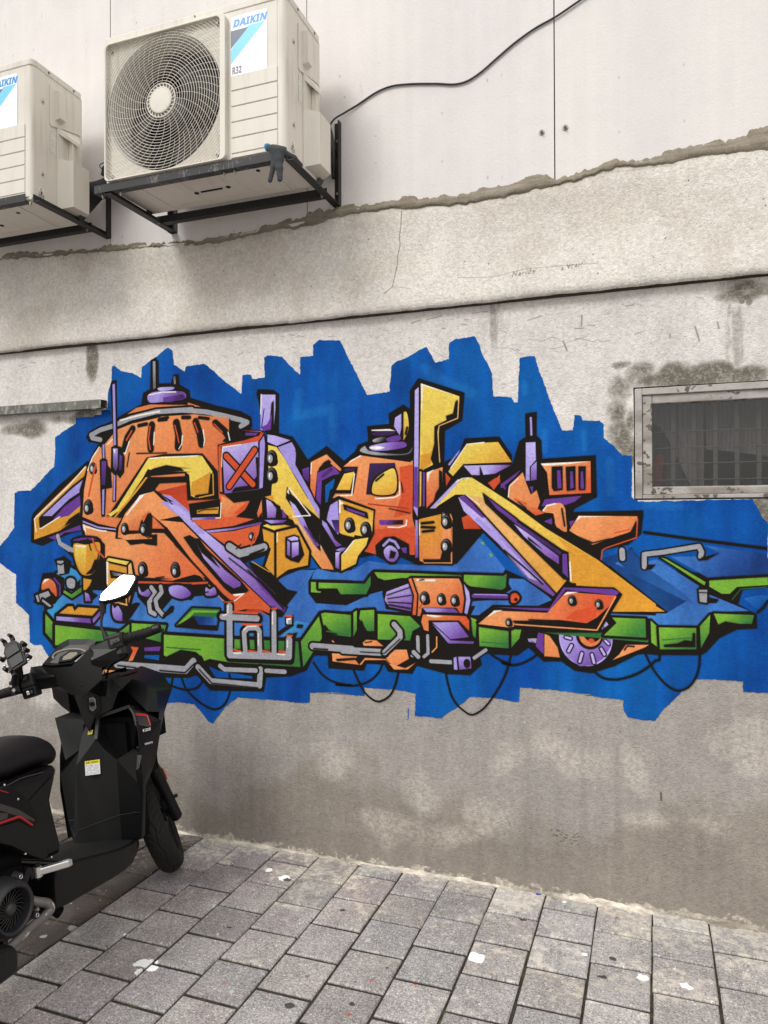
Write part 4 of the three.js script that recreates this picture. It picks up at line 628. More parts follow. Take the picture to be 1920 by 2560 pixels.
f o>R |-1288,1814 -1243,1834 -1204,1827 -1007,1796 -994,1805 -997,1551 -982,1490 -987,1388 -1009,1388 -1057,1418 -1106,1464 -1139,1438 -1161,1386 -1228,1401 -1177,1464 -1177,1541 -1188,1577 -1335,1647 -1381,1642 -1352,1684 -1328,1784
f R>R |-1177,1500 -987,1510 -987,1393 -1057,1418 -1095,1464 -1139,1433 -1166,1386 -1228,1401
f R>R |-1056,1776 -996,1785 -997,1571 -1084,1551 -1051,1643
s W 6|-1243,1831 -1294,1806
c G>g |-1246,1855 -1220,1875 -1209,1859 -1018,1837 -996,1862 -1007,1836 -1104,1829 -1204,1838
f K |-1209,1854 -1023,1883 -1007,1847 -1104,1845
c L>P |-1201,1869 -1148,1883 -1028,1883 -1023,1868 -1082,1854 -1187,1855
c W |-1198,1866 -1170,1873 -1126,1864 -1170,1857
c G>K |-1184,1899 -1159,1909 -1121,1910 -1137,1892 -1181,1892
f W |-1190,1947 -1104,1947 -1071,1936 -1126,1939 -1187,1941
c p>p |-1187,1931 -1077,1934 -1082,1924 -1181,1923
c P>P |-1121,1902 -1055,1915 -1050,1899 -1104,1889
f l>L |-1076,1996 -1047,2012 -1047,1951 -1055,1915 -1082,1957
c Y>y |-1036,2017 -1025,2019 -1014,1980 -1015,1939 -1039,1894
s K 9|-1020,1949 -1027,1921
s K 7|-1041,2012 -1042,1899
f l>L |-984,2111 -966,2125 -967,1886 -973,1551 -992,1591
f P>P |-988,1775 -972,1774 -971,1591 -992,1602
f Y>Y |-955,2140 -783,2073 -789,1979 -874,1948 -880,1792 -943,1763 -949,1601 -968,1596
f Y>y |-953,1926 -895,1959 -890,1873 -912,1783 -949,1763
f y>y |-959,1825 -911,1833 -912,1783 -949,1766 -955,1601 -966,1601
f W |-957,2140 -783,2073 -796,2077 -947,2129 -953,1977
f K |-791,2059 -784,1974 -838,1961 -843,1992 -812,2000 -801,2050
f K |-895,1949 -843,1972 -786,1979 -874,1943 -880,1923 -870,1792 -901,1782 -912,1808 -896,1873
s q 5|-786,2059 -791,1979 -874,1950 -880,1923 -872,1792
f K |-967,1764 -951,1763 -949,1591 -965,1591
f Y>y |-963,1754 -955,1753 -957,1601 -964,1601
f p>K |-1198,1796 -1077,1795 -1061,1674 -1078,1649 -1216,1656
s W 6|-1056,1710 -1056,1653 -1083,1641 -1171,1637
C Y>y 5|-1083,1769 -1078,1664 -1182,1660 -1188,1676 -1176,1717 -1132,1753
s K 8|-1168,1717 -1132,1745
f K |-1328,1784 -1255,1782 -1278,1662 -1386,1663 -1369,1716
f Y>y |-1323,1752 -1272,1761 -1294,1678 -1363,1679
s W 6|-1272,1751 -1286,1654 -1357,1652
f p>p |-1320,1776 -1260,1777 -1277,1764 -1320,1762
f K |-1445,1595 -1352,1652 -1171,1588 -1177,1541 -1177,1479 -1200,1437 -1256,1369 -1341,1304 -1376,1314 -1398,1489 -1445,1542
F L>L 7|-1392,1610 -1355,1631 -1349,1542 -1352,1473 -1410,1542 -1404,1573
f y>Y |-1349,1636 -1180,1582 -1183,1541 -1188,1479 -1205,1463 -1272,1474 -1278,1453 -1307,1463 -1347,1484
f y>y |-1349,1636 -1180,1582 -1182,1572 -1349,1626
f W |-1349,1636 -1337,1626 -1312,1610 -1340,1615 -1340,1573 -1349,1573
f P>p |-1326,1610 -1216,1577 -1216,1557 -1323,1589
f K |-1329,1615 -1210,1575 -1205,1546 -1250,1562 -1323,1589
f P>P |-1315,1599 -1222,1570 -1222,1559 -1306,1586
b -1301,1521 34
b -1222,1502 34
f K |-1347,1478 -1273,1463 -1301,1421 -1347,1415 -1387,1457
F L>P 6|-1367,1404 -1341,1415 -1301,1418 -1307,1405 -1338,1397
f l>P |-1367,1394 -1341,1397 -1341,1315 -1367,1325
F Y>y 7|-1338,1384 -1318,1394 -1273,1453 -1205,1463 -1216,1427 -1256,1379 -1267,1343 -1338,1310
f W |-1278,1450 -1273,1447 -1312,1400 -1324,1389 -1335,1384
f L>P |-1433,1542 -1410,1526 -1370,1452 -1335,1426 -1364,1420 -1433,1521
f p>P |-1387,1542 -1349,1542 -1349,1484 -1364,1484
f P>K |-1155,1541 -1040,1541 -1040,1521 -1149,1518
s W 6|-1024,1541 -1027,1518 -1062,1508 -1111,1510
f K |-1172,1427 -1128,1464 -1084,1469 -1014,1434 -1011,1383 -1057,1387 -1073,1346 -1106,1343 -1133,1366 -1167,1381
c l>P |-1131,1407 -1106,1428 -1073,1413 -1063,1382 -1084,1356 -1112,1361 -1128,1381
f K |-1100,1407 -1073,1397 -1084,1372 -1106,1371
S L 12 3|-1133,1428 -1106,1454 -1079,1444 -1062,1418
f P>P |-1052,1418 -1025,1421 -1025,1393 -1041,1398
f K |-954,1758 -854,1776 -818,1725 -855,1671 -912,1591 -944,1591
f o>R |-933,1748 -859,1771 -860,1706 -902,1621 -933,1591
f W |-930,1748 -896,1762 -917,1742 -928,1702
f K |-875,1757 -862,1751 -860,1671 -902,1606 -891,1656 -875,1681
f P>P |-949,1753 -938,1748 -941,1601 -949,1601
f R>r |-847,1746 -823,1720 -844,1686
f K |-992,1551 -803,1605 -747,1550 -798,1541 -804,1366 -971,1345 -981,1541
F o>O 6|-971,1541 -824,1570 -814,1541 -824,1541 -820,1351 -945,1354 -966,1363 -968,1541
f y>O |-965,1545 -829,1575 -819,1541 -860,1541 -866,1390 -913,1369 -963,1368 -963,1526
f K |-950,1369 -871,1370 -861,1410 -825,1441 -825,1353 -945,1356
s K 11|-955,1526 -902,1531
s K 11|-955,1510 -897,1508
s K 11|-950,1490 -902,1495
s o 4|-819,1541 -820,1356 -945,1353
b -850,1558 26
b -847,1536 31
b -848,1430 32
f L>P |-984,1541 -973,1541 -971,1378 -985,1373
s W 5|-965,1526 -965,1475
f Y>y |-751,1868 -616,1870 -558,1783 -767,1781 -813,1730 -834,1750
s W 5|-823,1765 -751,1865 -676,1870
f l>P |-767,1774 -567,1773 -617,1740 -661,1729 -731,1733
f L>L |-836,1781 -782,1844 -787,1829 -828,1775
f K |-933,1591 -793,1724 -747,1733 -696,1708 -695,1712 -548,1617 -556,1612 -423,1520 -216,1391 -2,1219 6,1164 -150,1165 -377,1225 -462,1275 -567,1374 -690,1495 -766,1569 -687,1511 -788,1560
f l>L |-918,1591 -793,1715 -775,1717 -891,1591
f Y>y |-899,1591 -777,1714 -732,1723 -695,1700 -548,1603 -423,1508 -216,1380 6,1208 6,1178 -150,1174 -132,1251 -149,1276 -317,1283 -335,1295 -377,1241 -391,1253 -710,1604 -715,1609 -760,1649 -803,1650
f y>y |-376,1472 -216,1380 6,1208 6,1178 -150,1174 -132,1251 -149,1278 -317,1283 -321,1401
f y>y |-299,1399 -208,1335 -76,1251 40,1180 -164,1171 -124,1245 -151,1267 -299,1272
f q>y |-756,1649 -677,1633 -640,1598 -335,1295 -377,1241 -391,1253 -710,1604
f l>P |-790,1637 -762,1647 -715,1604 -717,1601 -382,1236 -391,1226 -490,1288 -616,1439 -766,1579
f P>P |-788,1637 -762,1645 -663,1550 -687,1550
f L>l |-705,1554 -616,1466 -490,1337 -424,1276 -490,1298 -601,1432 -715,1544
s K 5|-760,1647 -715,1604 -717,1604 -382,1240
f K |-685,1658 -538,1549 -528,1539 -353,1418 -328,1408 -324,1290 -349,1297 -518,1462 -647,1586 -673,1611
f P>p |-665,1638 -538,1540 -538,1532 -355,1408 -362,1396 -489,1481 -625,1588
f l>P |-552,1525 -489,1481 -367,1391 -367,1358 -423,1395 -509,1471
f P>P |-353,1401 -335,1401 -330,1302 -353,1325
f K |-494,1471 -433,1419 -442,1424 -490,1457
s W 6|-323,1368 -319,1293
s W 5|-798,1705 -772,1719 -742,1721
s W 4|-756,1649 -697,1604
s K 6|-592,1412 -490,1327 -433,1275
s g 3|-577,1388 -519,1317 -424,1249
f R>r |-661,1697 -612,1730 -607,1701 -637,1672
f P>P |-607,1691 -558,1719 -588,1666
f R>r |-776,1550 -745,1564 -690,1502 -766,1502
f N>N |-695,1446 -678,1446 -678,1431
f N>N |-658,1397 -641,1395 -646,1380
f K |-527,1869 -500,1887 -502,1984 -454,1989 -455,1890 -436,1870 -432,1793 -219,1801 -215,1632 -302,1586 -311,1572 -39,1577 -39,1539 -38,1565 -47,1483 -96,1441 -193,1417 -202,1380 -238,1402 -423,1515 -461,1544 -572,1627 -596,1720 -695,1717 -695,1767 -556,1773
f L>L |-483,1969 -474,1968 -472,1891 -481,1891
f l>L |-500,1863 -460,1864 -458,1789 -484,1761 -484,1703 -501,1704
f L>P |-479,1761 -455,1784 -456,1707 -480,1703
f P>P |-485,1679 -470,1679 -473,1650
f l>P |-695,1774 -561,1771 -630,1736 -680,1732
f P>P |-606,1691 -518,1752 -547,1719 -606,1672
f R>R |-655,1697 -620,1721 -608,1733 -611,1701 -636,1667
f o>O |-574,1666 -567,1690 -513,1740 -499,1694 -480,1645 -456,1664 -442,1616 -452,1587 -461,1563 -572,1632
f O>R |-528,1612 -452,1587 -423,1568 -461,1558
s W 5|-574,1637 -569,1681 -533,1714
f o>R |-439,1774 -239,1778 -238,1649 -404,1642 -413,1735
f W |-439,1774 -242,1777 -320,1769 -403,1764 -432,1765
f K |-394,1759 -350,1760 -350,1663 -385,1658 -394,1673
f P>P |-373,1744 -359,1744 -355,1672 -371,1668
f K |-338,1757 -299,1759 -299,1662 -334,1658
f P>P |-320,1738 -310,1738 -306,1671 -320,1667
f K |-287,1758 -258,1757 -260,1661 -286,1661
f P>P |-278,1737 -269,1737 -265,1666 -279,1666
f P>P |-423,1625 -274,1638 -302,1614 -339,1601 -437,1597
c o>O |-430,1578 -414,1601 -357,1608 -341,1586 -339,1548 -334,1510 -339,1491 -380,1520 -385,1563 -427,1572
s W 6|-430,1578 -414,1599 -381,1606
f P>P |-427,1534 -394,1548 -394,1520
f o>O |-390,1572 -347,1596 -338,1558 -334,1491 -376,1510
f P>P |-325,1534 -302,1539 -320,1510
f o>O |-288,1557 -60,1554 -65,1510 -87,1492 -153,1469 -234,1438 -325,1496
f W |-290,1555 -148,1554 -279,1550 -302,1529 -288,1553
f K |-73,1520 -65,1538 -61,1469 -184,1426 -225,1417 -193,1440 -113,1473 -87,1492
s R 5|-60,1543 -65,1469 -180,1427 -196,1417 -200,1380
s K 8|-293,1470 -238,1447
s K 6|-354,1586 -343,1515
S G 22 6|-120,1418 -118,1386
S G 19 6|-36,1353 -36,1403 37,1413 163,1437 173,1415 169,1397
f K |-23,1362 7,1363 -10,1344 -32,1341
f K |179,1397 236,1411 191,1384 158,1381
F G>G 5|162,1269 192,1270 190,1219 165,1223
s K 3|162,1258 192,1258
f K |196,1241 233,1234 223,1220 194,1219
s K 9|199,1312 402,1329
s K 11|-35,1490 179,1459 403,1430
s K 9|366,1190 386,1209 401,1235
f K |-717,1105 -647,1172 -593,1179 -458,1174 -415,1176 -349,1268 -150,1269 -119,1242 -209,1086 -549,1083 -569,1073 -707,1086
f P>P |-406,1176 -349,1264 -154,1262 -132,1251 -141,1237 -340,1254 -406,1166 -453,1165 -642,1172
f o>R |-705,1098 -637,1157 -415,1157 -340,1245 -145,1237 -154,1209 -217,1146 -258,1121 -364,1130 -549,1117 -554,1093 -578,1089
f W |-667,1127 -637,1158 -598,1161 -632,1148
f W |-349,1230 -335,1246 -285,1247 -331,1236
s o 6|-549,1103 -218,1095 -145,1232
s K 7|-554,1115 -364,1116
s K 6|-297,1138 -244,1142
b -317,1212 21
b -212,1200 20
b -576,1111 17
f R>R |-303,1171 -217,1193 -222,1150 -258,1125 -341,1136
f K |-1140,1216 -1009,1286 -789,1297 -744,1243 -739,1144 -770,1103 -999,1119 -1123,1155
f l>P |-1120,1222 -1014,1263 -999,1210 -999,1139 -1107,1155 -1129,1185
s K 4|-1118,1206 -1009,1245
s K 4|-1115,1191 -1004,1210
s K 4|-1112,1176 -1004,1174
s K 4|-1112,1163 -1004,1149
F o>O 7|-1004,1286 -789,1289 -764,1243 -765,1143 -988,1119 -972,1186
f o>R |-982,1284 -789,1287 -764,1233 -765,1143 -893,1138 -983,1124 -967,1196
F O>R 5|-1017,1281 -1004,1286 -977,1211 -983,1124 -999,1124 -991,1210
f W |-982,1282 -887,1282 -898,1274 -977,1272
F l>L 6|-767,1267 -744,1233 -739,1194 -754,1129 -765,1143 -757,1203
b -946,1202 29
b -870,1199 26
b -810,1196 26
S P 18 7|-724,1216 -583,1218
s L 5|-722,1223 -583,1225
s K 4|-717,1206 -578,1206
C R>R 7|-563,1228 -544,1234 -529,1215 -544,1195 -563,1194
e K -544,1207 7,7
f K |-956,1156 -800,1162 -775,1123 -739,1115 -725,1022 -832,1001 -894,1053 -957,1055
f L>P |-951,1156 -810,1159 -790,1142 -935,1139
F O>R 7|-951,1128 -759,1129 -744,1110 -745,1060 -790,1108 -925,1102 -925,1056 -946,1060 -959,1095
f W |-935,1129 -862,1124 -893,1118 -930,1122
f K |-925,1102 -790,1108 -735,1056 -725,1007 -837,1001 -904,1057
f L>P |-909,1095 -795,1102 -745,1040 -826,1026
f L>P |-909,1090 -826,1021 -725,1022 -725,1012 -837,1008
f K |-1406,974 -1097,976 -1042,1040 -1058,1065 -1102,1078 -1096,1099 -1074,1095 -1037,1056 -1032,1020 -1108,939 -1119,898 -1218,896 -1235,869 -1400,869
f o>O |-1386,933 -1252,933 -1274,914 -1252,889 -1383,896
f K |-1366,908 -1274,919 -1257,912 -1360,898
f o>O |-1252,889 -1224,922 -1124,923 -1097,889 -1124,918 -1224,912 -1241,890
f o>O |-1124,928 -1080,967 -1026,970 -1016,930 -1086,889 -1113,913
f o>O |-1108,903 -1032,888 -984,916 -1021,883 -1086,879
f o>O |-1235,989 -1218,1003 -1168,1003 -1135,979 -1229,976
s K 4|-1224,990 -1190,997
s o 7|-1383,989 -1374,981
s o 6|-889,1033 -889,988 -910,966
S G 31 9|-1483,960 -1287,957 -1331,950 -1130,951
S G 24 9|-1130,951 -1056,1024 -1058,1050 -1085,1079
s K 6|-1477,949 -1407,948
s K 4|-1246,947 -1130,948 -1058,1014
S G 16 7|-975,1028 -973,947 -1000,946
S G 19 7|-973,942 -994,961
S G 14 7|-930,1036 -928,960 -947,944
S G 18 7|-915,926 -817,927
F L>P 7|-801,953 -740,956 -735,907 -796,896
e K -755,926 15,20
F L>L 5|-814,947 -801,953 -796,896 -812,897
S G 15 7|-725,952 -680,990
s K 6|-715,948 -665,988
S G 15 7|-723,952 -673,989
f K |-2723,800 -2598,819 -2178,829 -2139,837 -2156,808 -2083,881 -2057,837 -1762,845 -1738,732 -2031,715 -2110,789 -2156,768 -2327,762 -2246,773 -2693,742
S G 35 13|-2591,805 -2454,805 -2178,806 -2327,800 -2176,801 -2129,850
s K 6|-2584,800 -2469,795
s K 6|-2327,791 -2177,790 -2123,839
f o>O |-2668,773 -2533,773 -2540,763 -2664,759
f R>o |-2519,824 -2490,879 -2504,902 -2454,899 -2490,832
f G>G |-2697,795 -2598,837 -2605,819 -2686,778
f G>g |-2693,778 -2671,779 -2671,749 -2693,748
f P>P |-2419,901 -2321,912 -2328,888 -2419,883
f B>B |-2419,863 -2328,868 -2332,842 -2419,848
S G 29 12|-2103,823 -2030,760 -1762,758 -1756,835
s K 5|-2096,812 -2024,750 -1769,746
S G 22 9|-1978,837 -1952,822 -1781,828
S G 21 9|-1725,831 -1627,832
f B>B |-2043,833 -1991,814 -1800,799 -1800,788 -2004,779
s K 10|-1927,801 -1920,779
s K 55|-1926,1130 -1926,896 -1603,904 -1599,985
s K 51|-1971,1078 -1768,1075
s K 50|-1837,907 -1843,1011 -1824,1029 -1768,1032 -1759,911
s K 43|-1684,1112 -1682,916
f K |-1626,1092 -1581,1100 -1581,1048 -1624,1049
s K 38|-1926,879 -1597,886
S R 6 3|-1952,1146 -1907,1150
s R 12|-1913,1100 -1774,1100
s R 11|-1850,1044 -1755,1046
s R 11|-1693,1125 -1672,1126
s R 11|-1620,1093 -1590,1094
s R 10|-1901,920 -1863,914
s R 10|-1818,919 -1774,916
s R 10|-1743,923 -1706,920
s R 10|-1657,925 -1621,925
s R 10|-1615,1001 -1590,1002
s G 33|-1925,1127 -1923,893 -1606,904 -1604,983
s G 30|-1965,1075 -1774,1075
s G 25|-1837,907 -1845,1006 -1824,1028 -1774,1031 -1761,1015 -1759,903
s G 26|-1684,1106 -1683,910
f G |-1620,1082 -1590,1086 -1590,1056 -1617,1055
f W |-1619,1082 -1593,1086 -1596,1077 -1608,1076 -1611,1058 -1617,1058
s W 6|-1932,1130 -1934,1096
s W 5|-1962,1081 -1939,1088
s W 6|-1901,903 -1863,905
s W 5|-1847,1017 -1824,1034 -1780,1038
s W 5|-1690,1106 -1691,1052
s W 5|-1663,912 -1627,911
s W 5|-1768,1004 -1767,949
s W 5|-1612,979 -1612,947
~ K 10|-2328,764 -2294,735 -2258,721 -2177,707 -2110,721 -2077,751
~ K 10|-2248,768 -2258,721 -2285,656 -2348,581 -2369,556
~ K 9|-2200,771 -2170,710 -2077,644 -2005,625 -1953,654 -1924,712 -1924,735
~ K 8|-1478,885 -1437,835 -1379,804 -1288,793 -1366,792 -1275,794 -1202,820 -1152,870 -1141,901
~ K 9|-1280,866 -1258,821 -1219,761 -1163,732 -1108,760 -1081,808 -1064,870
~ K 8|-850,890 -838,831 -812,763 -766,722 -736,710 -691,734 -641,796 -591,888 -566,972
~ K 8|-650,972 -611,950 -562,933 -604,940 -569,932 -521,942 -478,967 -459,982
~ K 8|-232,930 -196,905 -143,902 -72,927 -20,963 5,987 17,990 18,1013
~ K 7|-34,1010 -17,974 9,931 51,888 84,875 118,887 143,918 160,968 164,1017
s R 12|-2723,1833 -2745,1761 -2768,1671
s K 6|-2511,1886 -2525,1816
s K 5|-2284,1879 -2466,1882
s R 10|-2745,1448 -2715,1388 -2671,1352
s K 6|-2775,1447 -2753,1387
s K 6|-2349,1253 -2300,1260
s K 5|-2102,1180 -2043,1193
s R 8|-1786,1471 -1805,1421
s K 5|-1861,1426 -1887,1404
s p 5|-1523,1510 -1464,1441
s K 4|-1050,1710 -1040,1663
s R 10|-1018,1750 -1008,1673 -1013,1592
s K 4|-1105,1592 -1008,1571
s r 7|-1205,1614 -1019,1592
s K 4|-533,1617 -499,1588
s R 6|-547,1627 -499,1607
s K 4|-238,1445 -166,1464
s R 6|-148,1487 -91,1501
s K 4|-491,1125 -378,1125
s n 7|-2285,909 -2090,909
s n 6|-1411,1032 -1302,1022
s n 4|26,1068 136,1083
s n 5|-692,1022 -579,1019
s K 4|-966,1277 -945,1280
s r 5|-967,1155 -946,1187
s p 5|-1107,1166 -1010,1154
s p 5|-1734,2069 -1747,1982
s K 5|-1564,1866 -1534,1789
s K 5|-1926,1359 -1736,1236
s p 5|-1874,1360 -1675,1194`;
{
  const X0 = -3500, Y0 = 500, MW = 4300, MH = 1950, INK = {
    B: '#0450a4', b: '#1e6cbc', K: '#17130f', O: '#e2814c', o: '#ee9a60', R: '#d6532f', r: '#b23a22', Y: '#efd35e', y: '#dc9a34', q: '#ebb674', L: '#a797e2', l: '#c0b3f2', P: '#6a3c98', p: '#3a2352',
    G: '#a2a3ab', g: '#5a5a5f', W: '#f6f0e8', N: '#78b038', n: '#2f7038', D: '#3a70c0', d: '#143a7a', C: '#3c9cd2' };
  const rows = MURAL.trim().split('\n').map((l) => { const [head, pts] = l.includes('|') ? l.split('|') : [l, '']; return { h: head.trim().split(/ +/), p: pts.trim() ? pts.trim().split(' ').map((q) => q.split(',').map(Number)) : [] }; });
  const R = rng(3), outline = [], base = rows[0].p, dense = [];
  for (let i = 0; i < base.length; i++) { const a = base[i], b = base[(i + 1) % base.length], L = Math.hypot(b[0] - a[0], b[1] - a[1]), n = Math.max(1, Math.round(L / 9)); for (let k = 0; k < n; k++) { const t = k / n, nx = -(b[1] - a[1]) / L, ny = (b[0] - a[0]) / L, e = (k ? (R() - .5) * 3.6 : 0) + (vnoise((a[0] + k * 9) / 40 + 200, a[1] / 40 + 200) - .5) * 4; outline.push([mix(a[0], b[0], t) + nx * e, mix(a[1], b[1], t) + ny * e]); } }
  const curve = (p) => new THREE.CatmullRomCurve3(p.map((q) => V(q[0], q[1], 0)), false, 'centripetal').getPoints(p.length * 8).map((v) => [v.x, v.y]);
  const map = canvasTex(2048, 928, (x, w, h) => {
    const S = w / MW; x.fillStyle = INK.B; x.fillRect(0, 0, w, h); x.setTransform(S, 0, 0, -h / MH, -X0 * S, h + Y0 * h / MH); x.lineJoin = 'round'; x.lineCap = 'round';
    const path = (p, close) => { x.beginPath(); p.forEach((q, i) => (i ? x.lineTo(...q) : x.moveTo(...q))); if (close) x.closePath(); };
    const paint = (spec, p) => { const [c, rest] = spec.split('>'); if (!rest) return INK[c]; const [d, ang] = rest.split('@'), xs = p.map((q) => q[0]), ys = p.map((q) => q[1]); const x0 = Math.min(...xs), x1 = Math.max(...xs), y0 = Math.min(...ys), y1 = Math.max(...ys), g = ang ? x.createLinearGradient(x0, y1, x1, y1) : x.createLinearGradient(mix(x0, x1, .3), y1, mix(x0, x1, .7), y0); g.addColorStop(.12, INK[c]); g.addColorStop(.55, blend(INK[c], INK[d], .4)); g.addColorStop(1, blend(INK[c], INK[d], .85)); return g; };
    const blend = (a, b, t) => '#' + [1, 3, 5].map((i) => Math.round(mix(parseInt(a.slice(i, i + 2), 16), parseInt(b.slice(i, i + 2), 16), t)).toString(16).padStart(2, '0')).join('');
    const oval = (cx, cy, rx, ry, rot = 0) => { x.beginPath(); x.ellipse(cx, cy, rx, ry, rot, 0, 7); x.fill(); };
    for (const { h: [kind, c, ...a], p: raw } of rows) {
      const k = kind === 'c' ? 'f' : kind === 'C' ? 'F' : kind, p = k !== kind ? new THREE.CatmullRomCurve3(raw.map((q) => V(q[0], q[1], 0)), true, 'centripetal').getPoints(raw.length * 8).map((v) => [v.x, v.y]) : raw;
      if (k === 'b') { const [cx, cy] = c.split(',').map(Number), s = Number(a[0]); x.fillStyle = INK.K; oval(cx + s * .12, cy - s * .1, s * .8, s * 1.05); oval(cx + s * .55, cy - s * .5, s * .45, s * .55); x.fillStyle = INK.g; oval(cx, cy + s * .05, s * .55, s * .8); x.fillStyle = INK.K; oval(cx + s * .1, cy - s * .05, s * .46, s * .68); x.fillStyle = INK.G; oval(cx - s * .08, cy - s * .12, s * .34, s * .52); x.fillStyle = INK.W; oval(cx - s * .2, cy - s * .02, s * .1, s * .28); continue; }
      if (k === 'e') { const [cx, cy] = a[0].split(',').map(Number), [rx, ry] = a[1].split(',').map(Number); x.fillStyle = INK[c]; oval(cx, cy, rx, ry); continue; }
      x.shadowColor = c === 'K' || k === 'F' ? 'rgba(20,16,12,.75)' : 'rgba(0,0,0,0)'; x.shadowBlur = c === 'K' || k === 'F' ? 3.2 : 0; // soft edge of the spray can
      if (k === 'f' || k === 'F') { path(p, true); if (k === 'F') { x.strokeStyle = INK.K; x.lineWidth = Number(a[0]) * 2.7; x.stroke(); x.shadowBlur = 0; } x.fillStyle = paint(c, p); x.fill(); continue; }
      const q = k === '~' ? curve(p) : p, wd = Number(a[0]);
      if (k === 'S') { path(q); x.strokeStyle = INK.K; x.lineWidth = wd + 2 * Number(a[1] ?? 0); x.stroke(); }
      if (k === 's' && c === 'b' && wd > 5) { x.globalAlpha = .12; for (let z = 0; z < 5; z++) { path(q); x.strokeStyle = INK.b; x.lineWidth = wd * (1.6 - z * .25); x.stroke(); } x.globalAlpha = 1; continue; }
      path(q); x.strokeStyle = INK[c]; x.lineWidth = wd; x.stroke();
    }
    x.shadowBlur = 0;
    // spray bloom, roller texture and pinholes where the render shows
    x.setTransform(1, 0, 0, 1, 0, 0);
    pixels(x, w, h, (i, j, r, g, b) => { const X = X0 + i / S, Y = j / S; const m = fbm(X * .004, Y * .004, 4, 101), f = vnoise(X * .09, Y * .09), f2 = vnoise(X * .23, Y * .23), run = fbm(X * .02, Y * .003, 3, 102), blue = b > r + 60 && g < 130 ? 1 : 0; const k = 1 + (f - .5) * .07 + (f2 - .5) * .08 - .05 + (m - .5) * (blue ? .26 : .1) + (run - .5) * (blue ? .28 : .06), hole = f2 > .95 && f > .6 ? 10 : 0; return [r * k + hole + (blue ? (m - .45) * 8 : 0), g * k + hole * .9 + (blue ? (m - .45) * 30 : 0), b * k + hole * .8]; });
  });
  span(map, X0 / 1000, Y0 / 1000, MW / 1000, MH / 1000);
  const m = (q) => new THREE.Vector2(q[0] / 1000, q[1] / 1000), list = [new THREE.ShapeGeometry(new THREE.Shape(outline.map(m))).translate(0, 0, .0022)];
  rows.filter((r) => r.h[0] === '~').forEach((r, n) => { const c = curve(r.p), hw = Number(r.h[2]) / 2, pos = [], uv = [], idx = []; c.forEach((q, i) => { const a = c[Math.max(0, i - 1)], b = c[Math.min(c.length - 1, i + 1)], L = Math.hypot(b[0] - a[0], b[1] - a[1]) || 1, nx = -(b[1] - a[1]) / L, ny = (b[0] - a[0]) / L; for (const s of [1, -1]) { const X = (q[0] + nx * hw * s) / 1000, Y = (q[1] + ny * hw * s) / 1000; pos.push(X, Y, .003 + n * .0003); uv.push(X, Y); } if (i) idx.push(2 * i - 2, 2 * i - 1, 2 * i, 2 * i, 2 * i - 1, 2 * i + 1); }); const g = new THREE.BufferGeometry(); g.setAttribute('position', new THREE.Float32BufferAttribute(pos, 3)); g.setAttribute('uv', new THREE.Float32BufferAttribute(uv, 2)); g.setIndex(idx); g.computeVertexNormals(); list.push(g); });
  const mat = new THREE.MeshPhysicalMaterial({ specularIntensity: .35, map, bumpMap: reliefFor(1 / .7), bumpScale: .0022, roughness: .85 });
  tag(obj('mural', list, mat), 'painted mural of orange and yellow machines on a jagged blue ground', 'mural');
}
// ---------------------------------------------------------------- air conditioner units on their brackets
const grime = canvasTex(512, 512, (x, w, h) => pixels(x, w, h, (i, j) => { const X = i / w, Y = j / h, run = fbm(X * 60, Y * 3, 3, 141), big = fbm(X * 4, Y * 4, 4, 142), spot = vnoise(X * 200, Y * 200) > .95 ? .93 : 1, k = (1 - .05 * sstep(.5, .75, run) * sstep(.3, .7, big) - .03 * sstep(.55, .8, big)) * mix(1, spot, .5); return [250 * k, 249 * k * (.5 + .5 * k ** .2), 246 * k * (.5 + .5 * k ** .4)]; })); // rain-streaked dust on the casing
const cream = std({ map: grime, color: new THREE.Color(0.76, 0.725, 0.66), roughness: .5, bumpMap: reliefFor(2), bumpScale: .0003 });
const creamSide = cream, darkMetal = std({ color: new THREE.Color(0.022, 0.021, 0.021), roughness: .5, metalness: .2 });
const AX = -2.249, AW = .883, AY = 3.008, AH = .65, AZ = .16, AD = .32; // left, width, base, height, back, depth of the main unit
function signTexture() {
  return canvasTex(512, 768, (x, w, h) => {
    x.fillStyle = '#f4f5f7'; x.fillRect(0, 0, w, h);
    x.fillStyle = '#7fd4f2'; x.beginPath(); x.moveTo(w * .5, h * .205); x.lineTo(w * .955, h * .205); x.lineTo(0, h * .80); x.lineTo(0, h * .56); x.closePath(); x.fill();
    x.fillStyle = '#5f6a80'; x.beginPath(); x.moveTo(0, h * .235); x.lineTo(w * .49, h * .235); x.lineTo(0, h * .54); x.closePath(); x.fill();
    x.save(); x.transform(1, 0, -.2, 1, w * .05, h * .185); x.scale(1.13, 1); x.font = 'bold 116px sans-serif'; x.fillStyle = '#3f96d8'; x.lineWidth = 7; x.strokeStyle = '#3f96d8'; x.textBaseline = 'alphabetic'; const s = w * .83 / x.measureText('DAIKIN').width; x.scale(s, 1.12); x.fillText('DAIKIN', 0, 0); x.strokeText('DAIKIN', 0, 0); x.restore();
    x.save(); x.translate(w * .03, h * .975); x.scale(.8, 1.25); x.font = 'bold 100px sans-serif'; x.fillStyle = '#6f6a80'; x.fillText('R32', 0, 0); x.lineWidth = 4; x.strokeStyle = '#6f6a80'; x.strokeText('R32', 0, 0); x.restore();
    const R = rng(7); for (let k = 0; k < 120; k++) { x.fillStyle = `rgba(${R() < .5 ? '255,255,255' : '120,130,150'},${.03 + R() * .12})`; x.fillRect(R() * w, R() * h, 1 + R() * 2, 20 + R() * 160); }
  });
}
